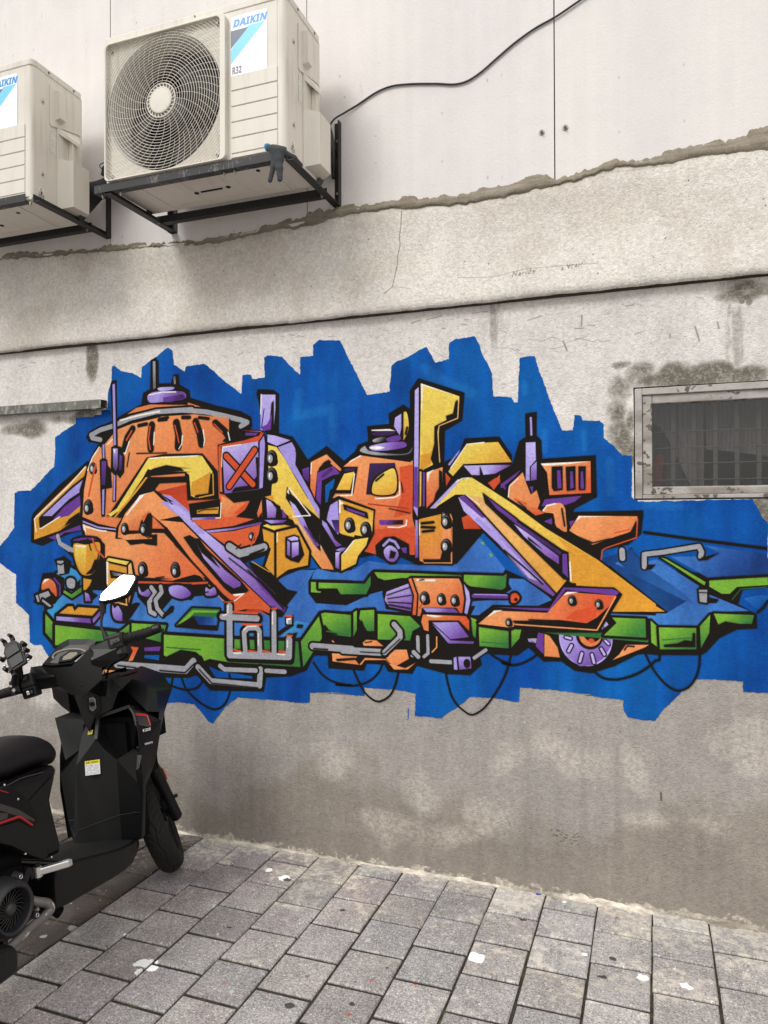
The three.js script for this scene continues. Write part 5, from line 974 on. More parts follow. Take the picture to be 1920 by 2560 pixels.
function smallPrint(lines) { return canvasTex(128, 512, (x, w, h) => { x.fillStyle = '#e6e2d8'; x.fillRect(0, 0, w, h); const R = rng(8); x.fillStyle = '#55514a'; for (let y = 8; y < h - 8; y += 12) { if (R() < .25) continue; const thick = y < 24 || (y > 380 && y < 396) ? 7 : 2 + R() * 3; for (let X = 6; X < w - 8;) { const l = 4 + R() * 18; if (R() < .8) x.fillRect(X, y, l, thick); X += l + 4; } } }); }
const flameSign = canvasTex(256, 384, (x, w, h) => { x.fillStyle = '#e8e4da'; x.fillRect(0, 0, w, h); x.strokeStyle = '#1b1917'; x.fillStyle = '#1b1917'; x.lineWidth = 14; x.lineJoin = 'round'; x.beginPath(); x.moveTo(128, 16); x.lineTo(236, 232); x.lineTo(20, 232); x.closePath(); x.stroke(); x.beginPath(); x.moveTo(128, 90); x.bezierCurveTo(190, 150, 170, 190, 150, 206); x.lineTo(104, 206); x.bezierCurveTo(78, 180, 96, 150, 108, 130); x.bezierCurveTo(112, 150, 120, 150, 128, 90); x.fill(); x.fillRect(84, 210, 90, 8); x.fillRect(14, 246, 228, 66); x.fillStyle = '#e8e4da'; x.fillRect(40, 262, 60, 34); x.fillRect(112, 262, 40, 34); x.fillRect(164, 262, 50, 34); x.fillStyle = '#555'; for (let k = 0; k < 4; k++) x.fillRect(24, 322 + k * 14, 200 - k * 22, 5); });
function flat(w, h, mat) { return new THREE.PlaneGeometry(w, h); }

function makeUnit() { // local frame: x from the left front edge, y from the base, z from the back
  const t = thing('air_conditioner_unit', '', 'air conditioner', [AX, AY, AZ], 'outdoor units of the air conditioning');
  const W = AW, Hh = AH, D = AD, cx = .302, cy = .311, fr = .285;
  // front sheet with the round fan opening, wrapped corner post at the right
  const hole = new THREE.Path(); hole.absarc(cx, cy, fr, 0, Math.PI * 2, true);
  const front = plate([[0.004, .012], [.845, .012], [.845, Hh - .028], [0.004, Hh - .028]], .012, .002, [hole]).translate(0, 0, D - .012);
  const cornerUp = (() => { const q = []; for (let k = 0; k <= 8; k++) { const a = k / 8 * Math.PI / 2; q.push([W - .022 + .022 * Math.sin(a), D - .022 + .022 * Math.cos(a)]); } const prof = [[.8455, D], ...q, [W, D - .078]]; const v = [], f = []; prof.forEach(([X, Z]) => v.push([X, .012, Z], [X, Hh - .028, Z])); for (let i = 0; i + 1 < prof.length; i++) f.push([2 * i, 2 * i + 2, 2 * i + 3, 2 * i + 1]); return facets(v, f); })();
  obj('front_panel', [metric(front), cornerUp], cream, t);
  obj('side_panel', [box(W - .006, W - .001, .012, Hh - .028, .0, D - .0785), box(0, .005, .012, Hh - .028, 0, D - .02), box(.006, W - .007, .012, Hh - .028, 0, .006)], cream, t);
  const lid = (() => { const r = .022, s = new THREE.Shape(); s.moveTo(r, -.003); s.lineTo(W - r, -.003); s.quadraticCurveTo(W + .003, -.003, W + .003, r); s.lineTo(W + .003, D - r); s.quadraticCurveTo(W + .003, D + .003, W - r, D + .003); s.lineTo(.006, D + .003); s.quadraticCurveTo(-.003, D + .003, -.003, D - .006); s.lineTo(-.003, r); s.quadraticCurveTo(-.003, -.003, r, -.003); const g = new THREE.ExtrudeGeometry(s, { depth: .022, bevelEnabled: true, bevelSize: .003, bevelThickness: .004, bevelOffset: -.003, bevelSegments: 2 }); const m = new THREE.Matrix4().set(1, 0, 0, 0, 0, 0, 1, Hh - .0265, 0, 1, 0, 0, 0, 0, 0, 1); g.applyMatrix4(m); const ix = g.attributes.position; for (let i = 0; i < ix.count; i += 3) { for (const k of ['position', 'normal', 'uv']) { const a = g.attributes[k], n = a.itemSize; for (let c = 0; c < n; c++) { const u = a.array[(i + 1) * n + c]; a.array[(i + 1) * n + c] = a.array[(i + 2) * n + c]; a.array[(i + 2) * n + c] = u; } } } g.computeVertexNormals(); return g; })();
  const l = obj('lid', lid, cream, t); const sm = std({ color: 0x77736b, roughness: .5, metalness: .4 });
  for (const z of [.06, .22]) obj('screw', rod([W + .0025, Hh - .016, z], [W + .006, Hh - .016, z], .006, .005, 12), sm, l);
  obj('screw', rod([.46, Hh - .01, D + .0025], [.46, Hh - .01, D + .0055], .0045, .004, 12), sm, l);
  const pan = obj('base_pan', [box(.002, W - .002, 0, .0115, .002, D - .003), bar([.14, -.002, .015], [.12, -.002, .3], .012, .006), bar([.74, -.002, .015], [.76, -.002, .3], .012, .006), box(.2, .68, -.003, .001, .04, .05), box(.2, .68, -.003, .001, .27, .28)], cream, t);
  const slot = std({ color: 0x1c1a18, roughness: 1 }); obj('drain_slot', bar([.36, -.001, .13], [.47, -.001, .13], .008, .006), slot, pan);
  for (const [X, Z, r] of [[.335, .125, .011], [.5, .13, .011], [.7, .22, .009]]) obj('drain_hole', rod([X, -.002, Z], [X, .001, Z], r, r, 14), slot, pan);
  // fan behind: bell mouth, dark chamber, three blades, motor
  const bell = new THREE.LatheGeometry([[fr + .003, 0], [fr - .001, -.003], [fr - .006, -.012], [fr - .009, -.03], [fr - .009, -.16]].map((p) => new THREE.Vector2(...p)), 72).rotateX(Math.PI / 2).translate(cx, cy, D - .002);
  obj('bell_mouth', bell, std({ color: new THREE.Color(.74, .705, .64), roughness: .6, side: THREE.DoubleSide }), t);
  { const fins = []; for (let k = 0; k < 90; k++) fins.push(box(.03 + k * .0062, .0312 + k * .0062, .03, Hh - .05, .012, .05)); obj('coil_fins', fins, std({ color: new THREE.Color(.09, .09, .095), roughness: .5, metalness: .4 }), t).userData.kind = 'stuff'; obj('fan_motor', rod([cx, cy, .05], [cx, cy, D - .18], .05, .05, 24), std({ color: new THREE.Color(.05, .05, .052), roughness: .6 }), t); }
  const fan = new THREE.Group(); fan.name = 'fan'; t.add(fan); const fm = std({ color: new THREE.Color(.06, .057, .054), roughness: .55, side: THREE.DoubleSide });
  for (let k = 0; k < 3; k++) { const g = new THREE.PlaneGeometry(1, 1, 16, 10), p = g.attributes.position; for (let i = 0; i < p.count; i++) { const s = p.getX(i) + .5, u = p.getY(i) + .5, rr = mix(.06, fr - .028, u), a = k * 2.0944 + 0.5 + (s - .5) * mix(1.1, 1.45, u) + u * .55; p.setXYZ(i, cx + rr * Math.cos(a), cy + rr * Math.sin(a), D - .12 + (s - .5) * .085); } g.computeVertexNormals(); obj('fan_blade', g, fm, fan); }
  obj('fan_hub', rod([cx, cy, D - .18], [cx, cy, D - .07], .066, .06, 28), fm, fan);
  // grille: square frame, rings, swept spokes, centre disc
  const gx0 = .016, gx1 = .592, gy0 = .014, gy1 = .605, x0 = gx0, x1 = gx1 + .026, grille = new THREE.Group(); grille.name = 'fan_grille'; t.add(grille);
  const round = (a, b, c, d, r) => { const P = []; for (const [X, Y, s] of [[b - r, d - r, 0], [a + r, d - r, 1], [a + r, c + r, 2], [b - r, c + r, 3]]) for (let k = 0; k <= 5; k++) { const q = (s + k / 5) * Math.PI / 2; P.push([X + r * Math.cos(q), Y + r * Math.sin(q)]); } return P; };
  obj('grille_frame', metric(plate(round(x0 - .006, x1, gy0 - .006, gy1 + .004, .022), .03, .003, [round(gx0 + .002, gx1, gy0, gy1 - .004, .02).reverse()], 3).translate(0, 0, D - .006)), cream, grille);
  const wires = [], inside = (X, Y) => X > gx0 - .002 && X < gx1 + .004 && Y > gy0 - .004 && Y < gy1, zr = (r) => D + .014 + .004 * Math.cos(Math.min(1, r / .3) * 1.5);
  const wire = (pts, r) => { if (pts.length > 1) wires.push(new THREE.TubeGeometry(new THREE.CatmullRomCurve3(pts), pts.length - 1, r, 5, false)); };
  for (let r = .082; r < .44; r += .01195) { const n = Math.round(48 + r * 260); let run = []; for (let k = 0; k <= n; k++) { const a = k / n * Math.PI * 2 + .3, X = cx + r * Math.cos(a), Y = cy + r * Math.sin(a); if (inside(X, Y)) run.push(V(X, Y, zr(r))); else { wire(run, .0013); run = []; } } wire(run, .0013); }
  for (let k = 0; k < 48; k++) { let run = []; const r0 = k % 2 ? .185 : .074; for (let r = r0; r < .44; r += .012) { const a = k / 48 * Math.PI * 2 - Math.pow(Math.max(0, r - .06), 1.0) * 2.3, X = cx + r * Math.cos(a), Y = cy + r * Math.sin(a); if (inside(X, Y)) run.push(V(X, Y, zr(r) - .002)); } wire(run, .0010); }
  obj('grille_wires', wires, cream, grille).userData.kind = 'stuff';
  const hub = new THREE.LatheGeometry([[0, .004], [.048, .0035], [.050, .0015], [.0525, .0035], [.056, .002], [.057, -.004], [0, -.006]].map((p) => new THREE.Vector2(...p)), 48).rotateX(Math.PI / 2).translate(cx, cy, D + .02);
  obj('grille_centre', hub, cream, grille);
  const ribs = [new THREE.TorusGeometry(.071, .003, 6, 48).translate(cx, cy, D + .017)]; for (let k = 0; k < 24; k++) { const a = k / 24 * Math.PI * 2, b = a + .12; ribs.push(bar([cx + .056 * Math.cos(a), cy + .056 * Math.sin(a), D + .015], [cx + .073 * Math.cos(b), cy + .073 * Math.sin(b), D + .015], .003, .008, [0, 0, 1])); }
  for (let q = 0; q < 4; q++) ribs.push(new THREE.TorusGeometry(.058 + q * .0036, .0009, 4, 40).translate(cx, cy, D + .013)); obj('centre_ring', ribs, cream, grille);
  const zinc = std({ color: 0x8b867c, roughness: .45, metalness: .5 });
  for (const [X, Y] of [[gx0 + .022, gy0 + .02], [gx1 - .02, gy0 + .02], [gx0 + .022, gy1 - .024], [gx1 - .02, gy1 - .024]]) obj('screw', rod([X, Y, D + .002], [X, Y, D + .012], .007, .006, 10), zinc, grille);
  // pressed slats right of the fan, a groove between neighbours
  for (let k = 0; k < 6; k++) { const Y = .354 - k * .0645, y1 = Y - .0022, y0 = k < 5 ? Y - .0645 + .0022 : .014; obj('pressed_slat', rbox(.634, .8465, y0, y1, D - .004, D + .0045, .0022, 2), cream, t); }
  const sign = new THREE.PlaneGeometry(.168, .243).translate(.632 + .084, .353 + .1215, D + .0012); obj('sticker', sign, std({ map: signTexture(), roughness: .35 }), t);
  // right side: service cover with finger grip, pipe cover, labels, screws
  const sx = W;
  const side = (pts, d, bev = .0015) => metric(plate(pts, d, bev).rotateY(Math.PI / 2).translate(sx - .001, 0, 0)); // outline given in (-z, y)
  obj('service_cover', side([[-.213, .585], [-.012, .585], [-.012, .43], [-.035, .43], [-.115, .413], [-.205, .39], [-.213, .4]], .006), cream, t);
  const grip = obj('finger_grip', facets([[sx + .004, .57, .182], [sx + .004, .57, .135], [sx + .026, .565, .178], [sx + .026, .565, .14], [sx + .004, .43, .182], [sx + .004, .43, .135], [sx + .03, .437, .178], [sx + .03, .437, .14]], [[0, 1, 3, 2], [0, 2, 6, 4], [2, 3, 7, 6], [3, 1, 5, 7], [4, 6, 7, 5]]), cream, t);
  const pc = new THREE.Group(); pc.name = 'pipe_cover'; t.add(pc); const hd = .056;
  obj('cover_plate', side([[-.168, .0], [-.168, .40], [-.03, .425], [-.012, .425], [-.012, .0]], .006), cream, pc);
  obj('cover_box', facets([[sx + .005, .255, .162], [sx + hd, .252, .118], [sx + hd, .252, .012], [sx + .005, .255, .012], [sx + .005, .01, .162], [sx + hd, .035, .118], [sx + hd, .035, .012], [sx + .005, .01, .012]], [[0, 1, 5, 4], [1, 2, 6, 5], [2, 3, 7, 6], [3, 2, 1, 0], [4, 5, 6, 7]]), cream, pc);
  obj('cover_hood', facets([[sx + .005, .4, .162], [sx + .005, .418, .03], [sx + .046, .36, .06], [sx + .028, .374, .12], [sx + .005, .375, .162], [sx + .005, .39, .03], [sx + .046, .345, .06], [sx + .028, .358, .12]], [[0, 3, 2, 1], [4, 5, 6, 7], [0, 4, 7, 3], [3, 7, 6, 2], [2, 6, 5, 1], [0, 1, 5, 4]]), cream, pc);
  obj('cover_rib', rbox(sx + .005, sx + .03, .25, .37, .079, .096, .003), cream, pc);
  obj('side_label', new THREE.PlaneGeometry(.034, .115).rotateY(Math.PI / 2).translate(sx + .0006, .32, .192), std({ map: smallPrint(), roughness: .5 }), t);
  obj('warning_label', new THREE.PlaneGeometry(.036, .058).rotateY(Math.PI / 2).translate(sx + .0008, .045, .262), std({ map: flameSign, roughness: .5 }), t);
  for (const Y of [.482, .142]) { const g = obj('screw_pocket', new THREE.TorusGeometry(.012, .002, 8, 24).rotateY(Math.PI / 2).translate(sx, Y, .253), cream, t); obj('screw', rod([sx, Y - .003, .253], [sx + .003, Y - .003, .253], .006, .005, 10), zinc, g); }
  return t;
}
const unit = makeUnit(); unit.userData.label = 'cream outdoor unit with whole round fan grille, second from the left edge';
unit.userData.label = 'cream outdoor unit showing its whole round fan grille, above the mural';
const unit2 = unit.clone(); unit2.name = nameIn(scene, 'air_conditioner_unit'); unit2.position.x -= 1.303; unit2.position.y += .01; scene.add(unit2);
unit2.userData = { ...unit.userData, label: 'cream outdoor unit cut off by the left picture edge, only its right end showing' };

function makeBracket() { // origin at the foot of the right wall post
  const t = thing('wall_bracket', '', 'bracket', [-1.345, 2.965, .013], 'black steel brackets under the outdoor units');
  const L = (a, b, up) => bar(a, b, .032, .0035, up), scuff = std({ roughness: .55, metalness: .2, map: canvasTex(1024, 64, (x, w, h) => pixels(x, w, h, (i, j) => { const n = fbm(i / 60, j / 40, 4, 111), s = vnoise(i / 3, j / 9); const t = sstep(.58, .7, n * .6 + s * .4) * .6; return [mix(46, 132, t), mix(46, 130, t), mix(47, 126, t)]; })) });
  for (const X of [0, -.885]) {
    const off = X ? 1 : -1;
    obj('post', [box(X - .014, X + .018, 0, .385, 0, .0035), box(X + (off < 0 ? .0145 : -.0175), X + (off < 0 ? .018 : -.014), 0, .385, .0035, .032)], darkMetal, t);
    obj('arm', [box(X - .02 * 1, X - .0165, .004, .04, .0, .475), box(X - .0165, X + .016, .004, .0075, .004, .475)], darkMetal, t);
    obj('brace', bar([X - .005, .02, .2], [X - .005, .255, .006], .005, .03, [0, .7, .7]), darkMetal, t);
  }
  const fr = obj('front_rail', [metric(box(-.955, -.06, .012, .046, .478, .4815), 1), box(-.955, -.06, .012, .0155, .4455, .478)], scuff, t);
  { const g = fr.geometry, p = g.attributes.position, uv = g.attributes.uv; for (let i = 0; i < p.count; i++) uv.setXY(i, p.getX(i) * 1.0, (p.getY(i) + p.getZ(i)) * 14); }
  obj('rear_rail', [box(-.9, .0, .006, .04, .12, .1235), box(-.9, .0, .0075, .011, .0875, .12)], darkMetal, t);
  const zn = std({ color: 0xb5b0a6, metalness: .8, roughness: .35 });
  for (const [X, Z] of [[-.925, .462], [-.83, .46], [-.31, .46], [-.26, .46], [-.05, .46], [-.02, .13], [-.88, .13]]) obj('bolt', [rod([X, .002, Z], [X, .012, Z], .006, .006, 6), rod([X, -.006, Z], [X, .003, Z], .003, .003, 8)], zn, t);
  for (const X of [0, -.885]) for (const Y of [.06, .3]) obj('bolt', [rod([X + .002, Y, .003], [X + .002, Y, .012], .007, .006, 6)], zn, t);
  return t;
}
const bracket = makeBracket(); bracket.userData.label = 'black steel bracket carrying the outdoor unit with the whole fan grille';
const bracket2 = bracket.clone(); bracket2.name = nameIn(scene, 'wall_bracket'); bracket2.position.x -= 1.287; bracket2.position.y += .028; scene.add(bracket2);
bracket2.userData = { ...bracket.userData, label: 'black steel bracket under the outdoor unit at the left picture edge' };
{ // insulated pipes in dark tape between the two units
  const t = thing('pipe_bundle', 'dark taped pipe bundle between the two outdoor units', 'pipes', [-2.5, 3.1, .02]); const tape = std({ color: new THREE.Color(.03, .029, .029), roughness: .7, bumpMap: reliefFor(3), bumpScale: .004 });
  obj('pipe', tube([[-.16, .09, .12], [-.1, .1, .1], [-.03, .14, .06], [.02, .155, .05], [.1, .16, .05]], .04, 20, 12), tape, t);
  obj('pipe', tube([[-.2, .02, .14], [-.1, .1, .06], [-.02, .14, .04], [.2, .17, .05]], .026, 20, 10), tape, t);
  obj('duct_cover', facets([[-.08, .165, .02], [.1, .165, .02], [.1, .255, .02], [-.07, .205, .02], [-.08, .165, .11], [.1, .165, .11], [.1, .255, .11], [-.07, .205, .11]], [[4, 5, 6, 7], [0, 3, 2, 1], [3, 7, 6, 2], [0, 1, 5, 4], [0, 4, 7, 3], [1, 2, 6, 5]]), tape, t);
  obj('wire_loop', tube([[-.07, .19, .112], [-.085, .212, .112], [-.06, .222, .112], [-.03, .225, .112], [-.045, .21, .112], [-.015, .228, .112]], .0022, 30, 6), tape, t);
  obj('wire_loop', tube([[-.08, .06, .09], [-.05, .085, .1], [-.03, .06, .1], [-.055, .045, .1], [-.08, .06, .09]], .0022, 30, 6), tape, t);
}
// ---------------------------------------------------------------- black cable across the sheets
{
  const pts = [[-1.345, 3.19, .05], [-1.362, 3.27, .075], [-1.35, 3.34, .06], [-1.30, 3.385, .03], [-1.248, 3.411, .021], [-1.151, 3.453, .02], [-1.085, 3.465, .02], [-1.001, 3.458, .02], [-.874, 3.434, .02], [-.794, 3.415, .02], [-.741, 3.417, .02], [-.681, 3.442, .02], [-.612, 3.487, .02], [-.528, 3.54, .02], [-.445, 3.58, .02], [-.365, 3.607, .02], [-.276, 3.648, .02], [-.15, 3.71, .02], [0, 3.79, .02], [.3, 3.9, .02], [.9, 3.98, .02]];
  const m = std({ color: new THREE.Color(.018, .018, .019), roughness: .5 });
  tag(obj('cable', [tube(pts, .0042, 150, 8)], m), 'thin black cable running up the pale wall sheets to the upper right', 'cable');
  tag(obj('cable_coil', [tube([[-1.385, 3.30, .06], [-1.365, 3.27, .07], [-1.357, 3.22, .07], [-1.375, 3.17, .06], [-1.4, 3.16, .05]], .013, 30, 8), tube([[-1.37, 3.32, .05], [-1.35, 3.25, .06], [-1.352, 3.16, .05], [-1.36, 3.1, .03]], .009, 30, 8)], m), 'black corrugated hose coming out behind the outdoor unit by the right bracket post', 'hose');
}
// ---------------------------------------------------------------- steel channel at the left
{
  const t = thing('steel_channel', 'grey square steel tube fixed along the wall, its open end beside the mural', 'steel tube', [-2.64, 2.118, .002]);
  const steel = std({ roughness: .45, metalness: .35, map: canvasTex(1024, 64, (x, w, h) => pixels(x, w, h, (i, j) => { const n = fbm(i / 40, j / 30, 4, 121), d = sstep(.6, .72, fbm(i / 14, j / 14, 3, 122)); const k = .8 + .4 * n; return [mix(112, 190, d * .5) * k, mix(112, 186, d * .5) * k, mix(104, 176, d * .5) * k]; })) });
  const T = .0022, x0 = -3.2, x1 = -.012, h = .044, d = .045;
  const g = [box(x0, x1, 0, h, d - T, d), box(x0, x1, h - T, h, .0, d - T), box(x0, x1, 0, T, .0, d - T), box(x0, x1, T, h - T, 0, T)]; g.forEach((q) => { const p = q.attributes.position, uv = q.attributes.uv; for (let i = 0; i < p.count; i++) uv.setXY(i, p.getX(i) * 1.2, (p.getY(i) + p.getZ(i)) * 8); });
  obj('tube', g, steel, t);
  const cl = std({ color: 0xa8a29a, roughness: .5, metalness: .4 });
  obj('clip', [box(-.075, -.045, -.028, -.001, 0, .003), box(-.075, -.045, -.0035, -.0005, .003, .042), box(-.045, .01, -.006, -.003, .002, .03)], cl, t);
}
// ---------------------------------------------------------------- work glove over the bracket corner
function blobMesh(caps, cell, k = .012) { // a skin round tapered bones: [a, b, ra, rb]
  const bb = new THREE.Box3(); for (const [a, b, ra, rb] of caps) { const m = Math.max(ra, rb) + .02; for (const p of [a, b]) { bb.expandByPoint(V(p[0] - m, p[1] - m, p[2] - m)); bb.expandByPoint(V(p[0] + m, p[1] + m, p[2] + m)); } }
  const c = bb.getCenter(V()), half = Math.max(...bb.getSize(V()).toArray()) / 2, n = Math.min(120, Math.max(24, Math.ceil(2 * half / cell))), mc = new MarchingCubes(n, new THREE.MeshBasicMaterial(), false, false, 400000);
  const ax = V(), bx = V(), p = V(), d = V();
  for (let z = 0; z < n; z++) for (let y = 0; y < n; y++) for (let x = 0; x < n; x++) {
    p.set((x - n / 2) / (n / 2) * half + c.x, (y - n / 2) / (n / 2) * half + c.y, (z - n / 2) / (n / 2) * half + c.z); let f = 1e3;
    for (const [a, b, ra, rb] of caps) { ax.set(...a); bx.set(...b).sub(ax); d.copy(p).sub(ax); const t = clamp(d.dot(bx) / bx.lengthSq()), q = d.addScaledVector(bx, -t).length() - mix(ra, rb, t), h = clamp(.5 + .5 * (f - q) / k); f = mix(f, q, h) - k * h * (1 - h); }
    mc.field[z * n * n + y * n + x] = -f;
  }
  mc.isolation = 0; mc.update();
  const cnt = mc.count, pos = new Float32Array(mc.positionArray.subarray(0, cnt * 3)); for (let i = 0; i < cnt; i++) { pos[i * 3] = pos[i * 3] * half + c.x; pos[i * 3 + 1] = pos[i * 3 + 1] * half + c.y; pos[i * 3 + 2] = pos[i * 3 + 2] * half + c.z; }
  let g = new THREE.BufferGeometry(); g.setAttribute('position', new THREE.BufferAttribute(pos, 3)); g = mergeVertices(g, 1e-5); g.computeVertexNormals(); return g;
}
{
  const t = thing('work_glove', 'grey knitted work glove with blue hem hanging over the bracket corner', 'glove', [-1.405, 3.005, .49]);
  const knit = std({ color: new THREE.Color(.075, .08, .09), roughness: .95, bumpMap: reliefFor(6), bumpScale: .004 });
  const skin = blobMesh([[[-.045, .04, -.005], [-.008, .012, .012], .012, .020], [[-.008, .012, .012], [.026, -.004, .012], .022, .025], [[.026, -.004, .012], [.026, -.04, .014], .023, .021], [[-.004, -.01, .018], [-.003, -.07, .02], .0145, .0125], [[-.003, -.07, .02], [-.022, -.135, .02], .0125, .0105], [[.024, -.03, .018], [.027, -.085, .018], .017, .0155], [[.027, -.085, .018], [.028, -.135, .016], .0155, .0125], [[.012, -.03, .012], [.014, -.06, .012], .012, .009], [[.028, .0, .0], [.062, -.008, -.06], .019, .015], [[.062, -.008, -.06], [.078, -.024, -.1], .0145, .0115], [[.018, .02, .0], [.035, .024, -.02], .013, .010]], .0035, .010);
  metric(skin); const sm = metric(skin); sm.computeVertexNormals();
  t.scale.setScalar(.84); const sk = mergeVertices((() => { const q = skin.clone(); q.deleteAttribute('normal'); q.deleteAttribute('uv'); return q; })(), 1e-5); sk.computeVertexNormals(); { const p = sk.attributes.position, uv = new Float32Array(p.count * 2); for (let i = 0; i < p.count; i++) { uv[2 * i] = p.getX(i) + p.getZ(i); uv[2 * i + 1] = p.getY(i); } sk.setAttribute('uv', new THREE.BufferAttribute(uv, 2)); }
  obj('knit_body', sk, knit, t);
  obj('hem', blobMesh([[[-.054, .047, -.008], [-.047, .042, -.005], .0125, .0145], [[-.056, .036, -.006], [-.05, .03, -.004], .008, .009]], .0025, .006), std({ color: new THREE.Color(.02, .2, .42), roughness: .9 }), t);
}
// ---------------------------------------------------------------- the scooter, built upright round its own frame: x to its right, y up, z to its rear, front wheel over the origin
{
  const bike = thing('scooter', 'black motor scooter leaning on its stand before the mural, phone clamp on its handlebar', 'scooter', [-2.0265, 0, .3653]);
  bike.rotation.set(0, .0134, .1152, 'YXZ');
  const dull = (o) => new THREE.MeshPhysicalMaterial({ specularIntensity: .65, ...o });
  const matte = dull({ color: new THREE.Color(.013, .0126, .0123), roughness: .46, bumpMap: reliefFor(10), bumpScale: .0004 }), gloss = new THREE.MeshPhysicalMaterial({ color: new THREE.Color(.003, .0032, .0042), roughness: .42, specularIntensity: .5 });
  const satin = dull({ color: new THREE.Color(.0048, .0047, .0049), roughness: .4 }), rubber = dull({ color: new THREE.Color(.011, .0105, .0100), roughness: .7, bumpMap: reliefFor(8), bumpScale: .001 }), pit = dull({ color: new THREE.Color(.002, .002, .0022), roughness: .8, specularIntensity: .3 });
  const grey = std({ color: new THREE.Color(.04, .038, .036), roughness: .5 }), steel = std({ color: new THREE.Color(.66, .65, .62), metalness: .9, roughness: .32 }), red = std({ color: new THREE.Color(.42, .018, .02), roughness: .4 }), seatMat = dull({ color: new THREE.Color(.0095, .0086, .0095), roughness: .5, bumpMap: reliefFor(5), bumpScale: .0006 });
  // steering: everything that turns with the bars is turned about the raked head
  const rake = 26 * Math.PI / 180, head = V(0, Math.cos(rake), Math.sin(rake)), turn = new THREE.Matrix4().makeTranslation(0, 0, -.08).multiply(new THREE.Matrix4().makeRotationAxis(head, .42)).multiply(new THREE.Matrix4().makeTranslation(0, 0, .08));
  const turnLow = new THREE.Matrix4().makeTranslation(0, 0, -.08).multiply(new THREE.Matrix4().makeRotationAxis(head, .69)).multiply(new THREE.Matrix4().makeTranslation(0, 0, .08));
  const soft = (g, a = .8) => metric(toCreasedNormals(g, a)), smooth = (v, f, a) => soft(facets(v, f), a);
  const st = (g) => { g.applyMatrix4(turn); return g; }, S = (name, geo, mat, parent = bike) => obj(name, st(Array.isArray(geo) ? join(geo) : geo), mat, parent);
  const SL = (name, geo, mat, parent = bike) => obj(name, (Array.isArray(geo) ? join(geo) : geo).applyMatrix4(turnLow), mat, parent); // wheel and fork

  // front wheel: tyre with cut tread, cast rim
  const tyreGeo = (Rw, wd) => { const nu = 520, nv = 60, pos = [], idx = [], uv = []; for (let i = 0; i <= nu; i++) { const a = i / nu * Math.PI * 2; for (let j = 0; j <= nv; j++) { const s = j / nv * 2 - 1, ph = s * 2.35, X = Math.sin(ph) * wd / 2, Y = Rw - wd * .42 + Math.cos(ph) * wd * .42; let cut = 0; const w = X / (wd / 2); const zig = .12 * Math.sin(a * 13); if (Math.abs(w - zig) < .045 && Math.cos(ph) > .3) cut = .005; const f = (a * 22 / Math.PI / 2 * 2 + Math.abs(w) * 1.6 + (w < 0 ? .5 : 0)) % 1; if (Math.cos(ph) > .12 && Math.abs(w) > .25 && Math.abs(w) < .9 && f < .13) cut = .0045; const rr = Y - cut * Math.cos(ph); pos.push(X - cut * Math.sin(ph) * .6, rr * Math.cos(a), rr * Math.sin(a)); uv.push(a * Rw, X); } }
    for (let i = 0; i < nu; i++) for (let j = 0; j < nv; j++) { const a = i * (nv + 1) + j; idx.push(a, a + nv + 1, a + 1, a + 1, a + nv + 1, a + nv + 2); } const g = new THREE.BufferGeometry(); g.setAttribute('position', new THREE.Float32BufferAttribute(pos, 3)); g.setAttribute('uv', new THREE.Float32BufferAttribute(uv, 2)); g.setIndex(idx); g.computeVertexNormals(); return g; };
  const rimGeo = () => { const L = new THREE.LatheGeometry([[.16, -.034], [.163, -.03], [.152, -.024], [.148, 0], [.152, .024], [.163, .03], [.16, .034], [.14, .02], [.14, -.02], [.16, -.034]].map((p) => new THREE.Vector2(...p)), 48).rotateZ(Math.PI / 2); const g = [L, rod([-.045, 0, 0], [.045, 0, 0], .03, .03, 20)]; for (let k = 0; k < 6; k++) { const a = k / 6 * 6.283; g.push(bar([0, .025 * Math.cos(a), .025 * Math.sin(a)], [0, .145 * Math.cos(a + .2), .145 * Math.sin(a + .2)], .02, .016, [1, 0, 0])); } return join(g); };
  const fw = new THREE.Group(); fw.name = 'front_wheel'; bike.add(fw);
  SL('tyre', tyreGeo(.235, .102).translate(0, .235, 0), rubber, fw); SL('rim', rimGeo().translate(0, .235, 0), satin, fw);
  SL('brake_disc', [new THREE.RingGeometry(.06, .1, 40).rotateY(Math.PI / 2).translate(-.05, .235, 0), new THREE.RingGeometry(.06, .1, 40).rotateY(-Math.PI / 2).translate(-.053, .235, 0)], steel, fw);
  const rw = new THREE.Group(); rw.name = 'rear_wheel'; bike.add(rw);
  obj('tyre', tyreGeo(.225, .11).translate(0, .225, 1.27), rubber, rw); obj('rim', rimGeo().translate(0, .225, 1.27), satin, rw);
  // fork, fender
  for (const s of [1, -1]) {
    const a = [s * .082, .205, .0], up = .42, b = [s * .082, .205 + up * head.y, up * head.z];
    const f = SL('fork_leg', [rod(a, b, .027, .026, 20), rod([s * .082, .195, -.005], a, .02, .027, 16), rod(b, [s * .082, b[1] + .16 * head.y, b[2] + .16 * head.z], .017, .017, 14), rod([s * .04, .235, 0], [s * .1, .235, 0], .012, .012, 12)], satin);
    if (s > 0) { SL('clamp_lug', [rbox(.1, .124, .285, .3, .03, .05, .003)], satin, f); }
  }
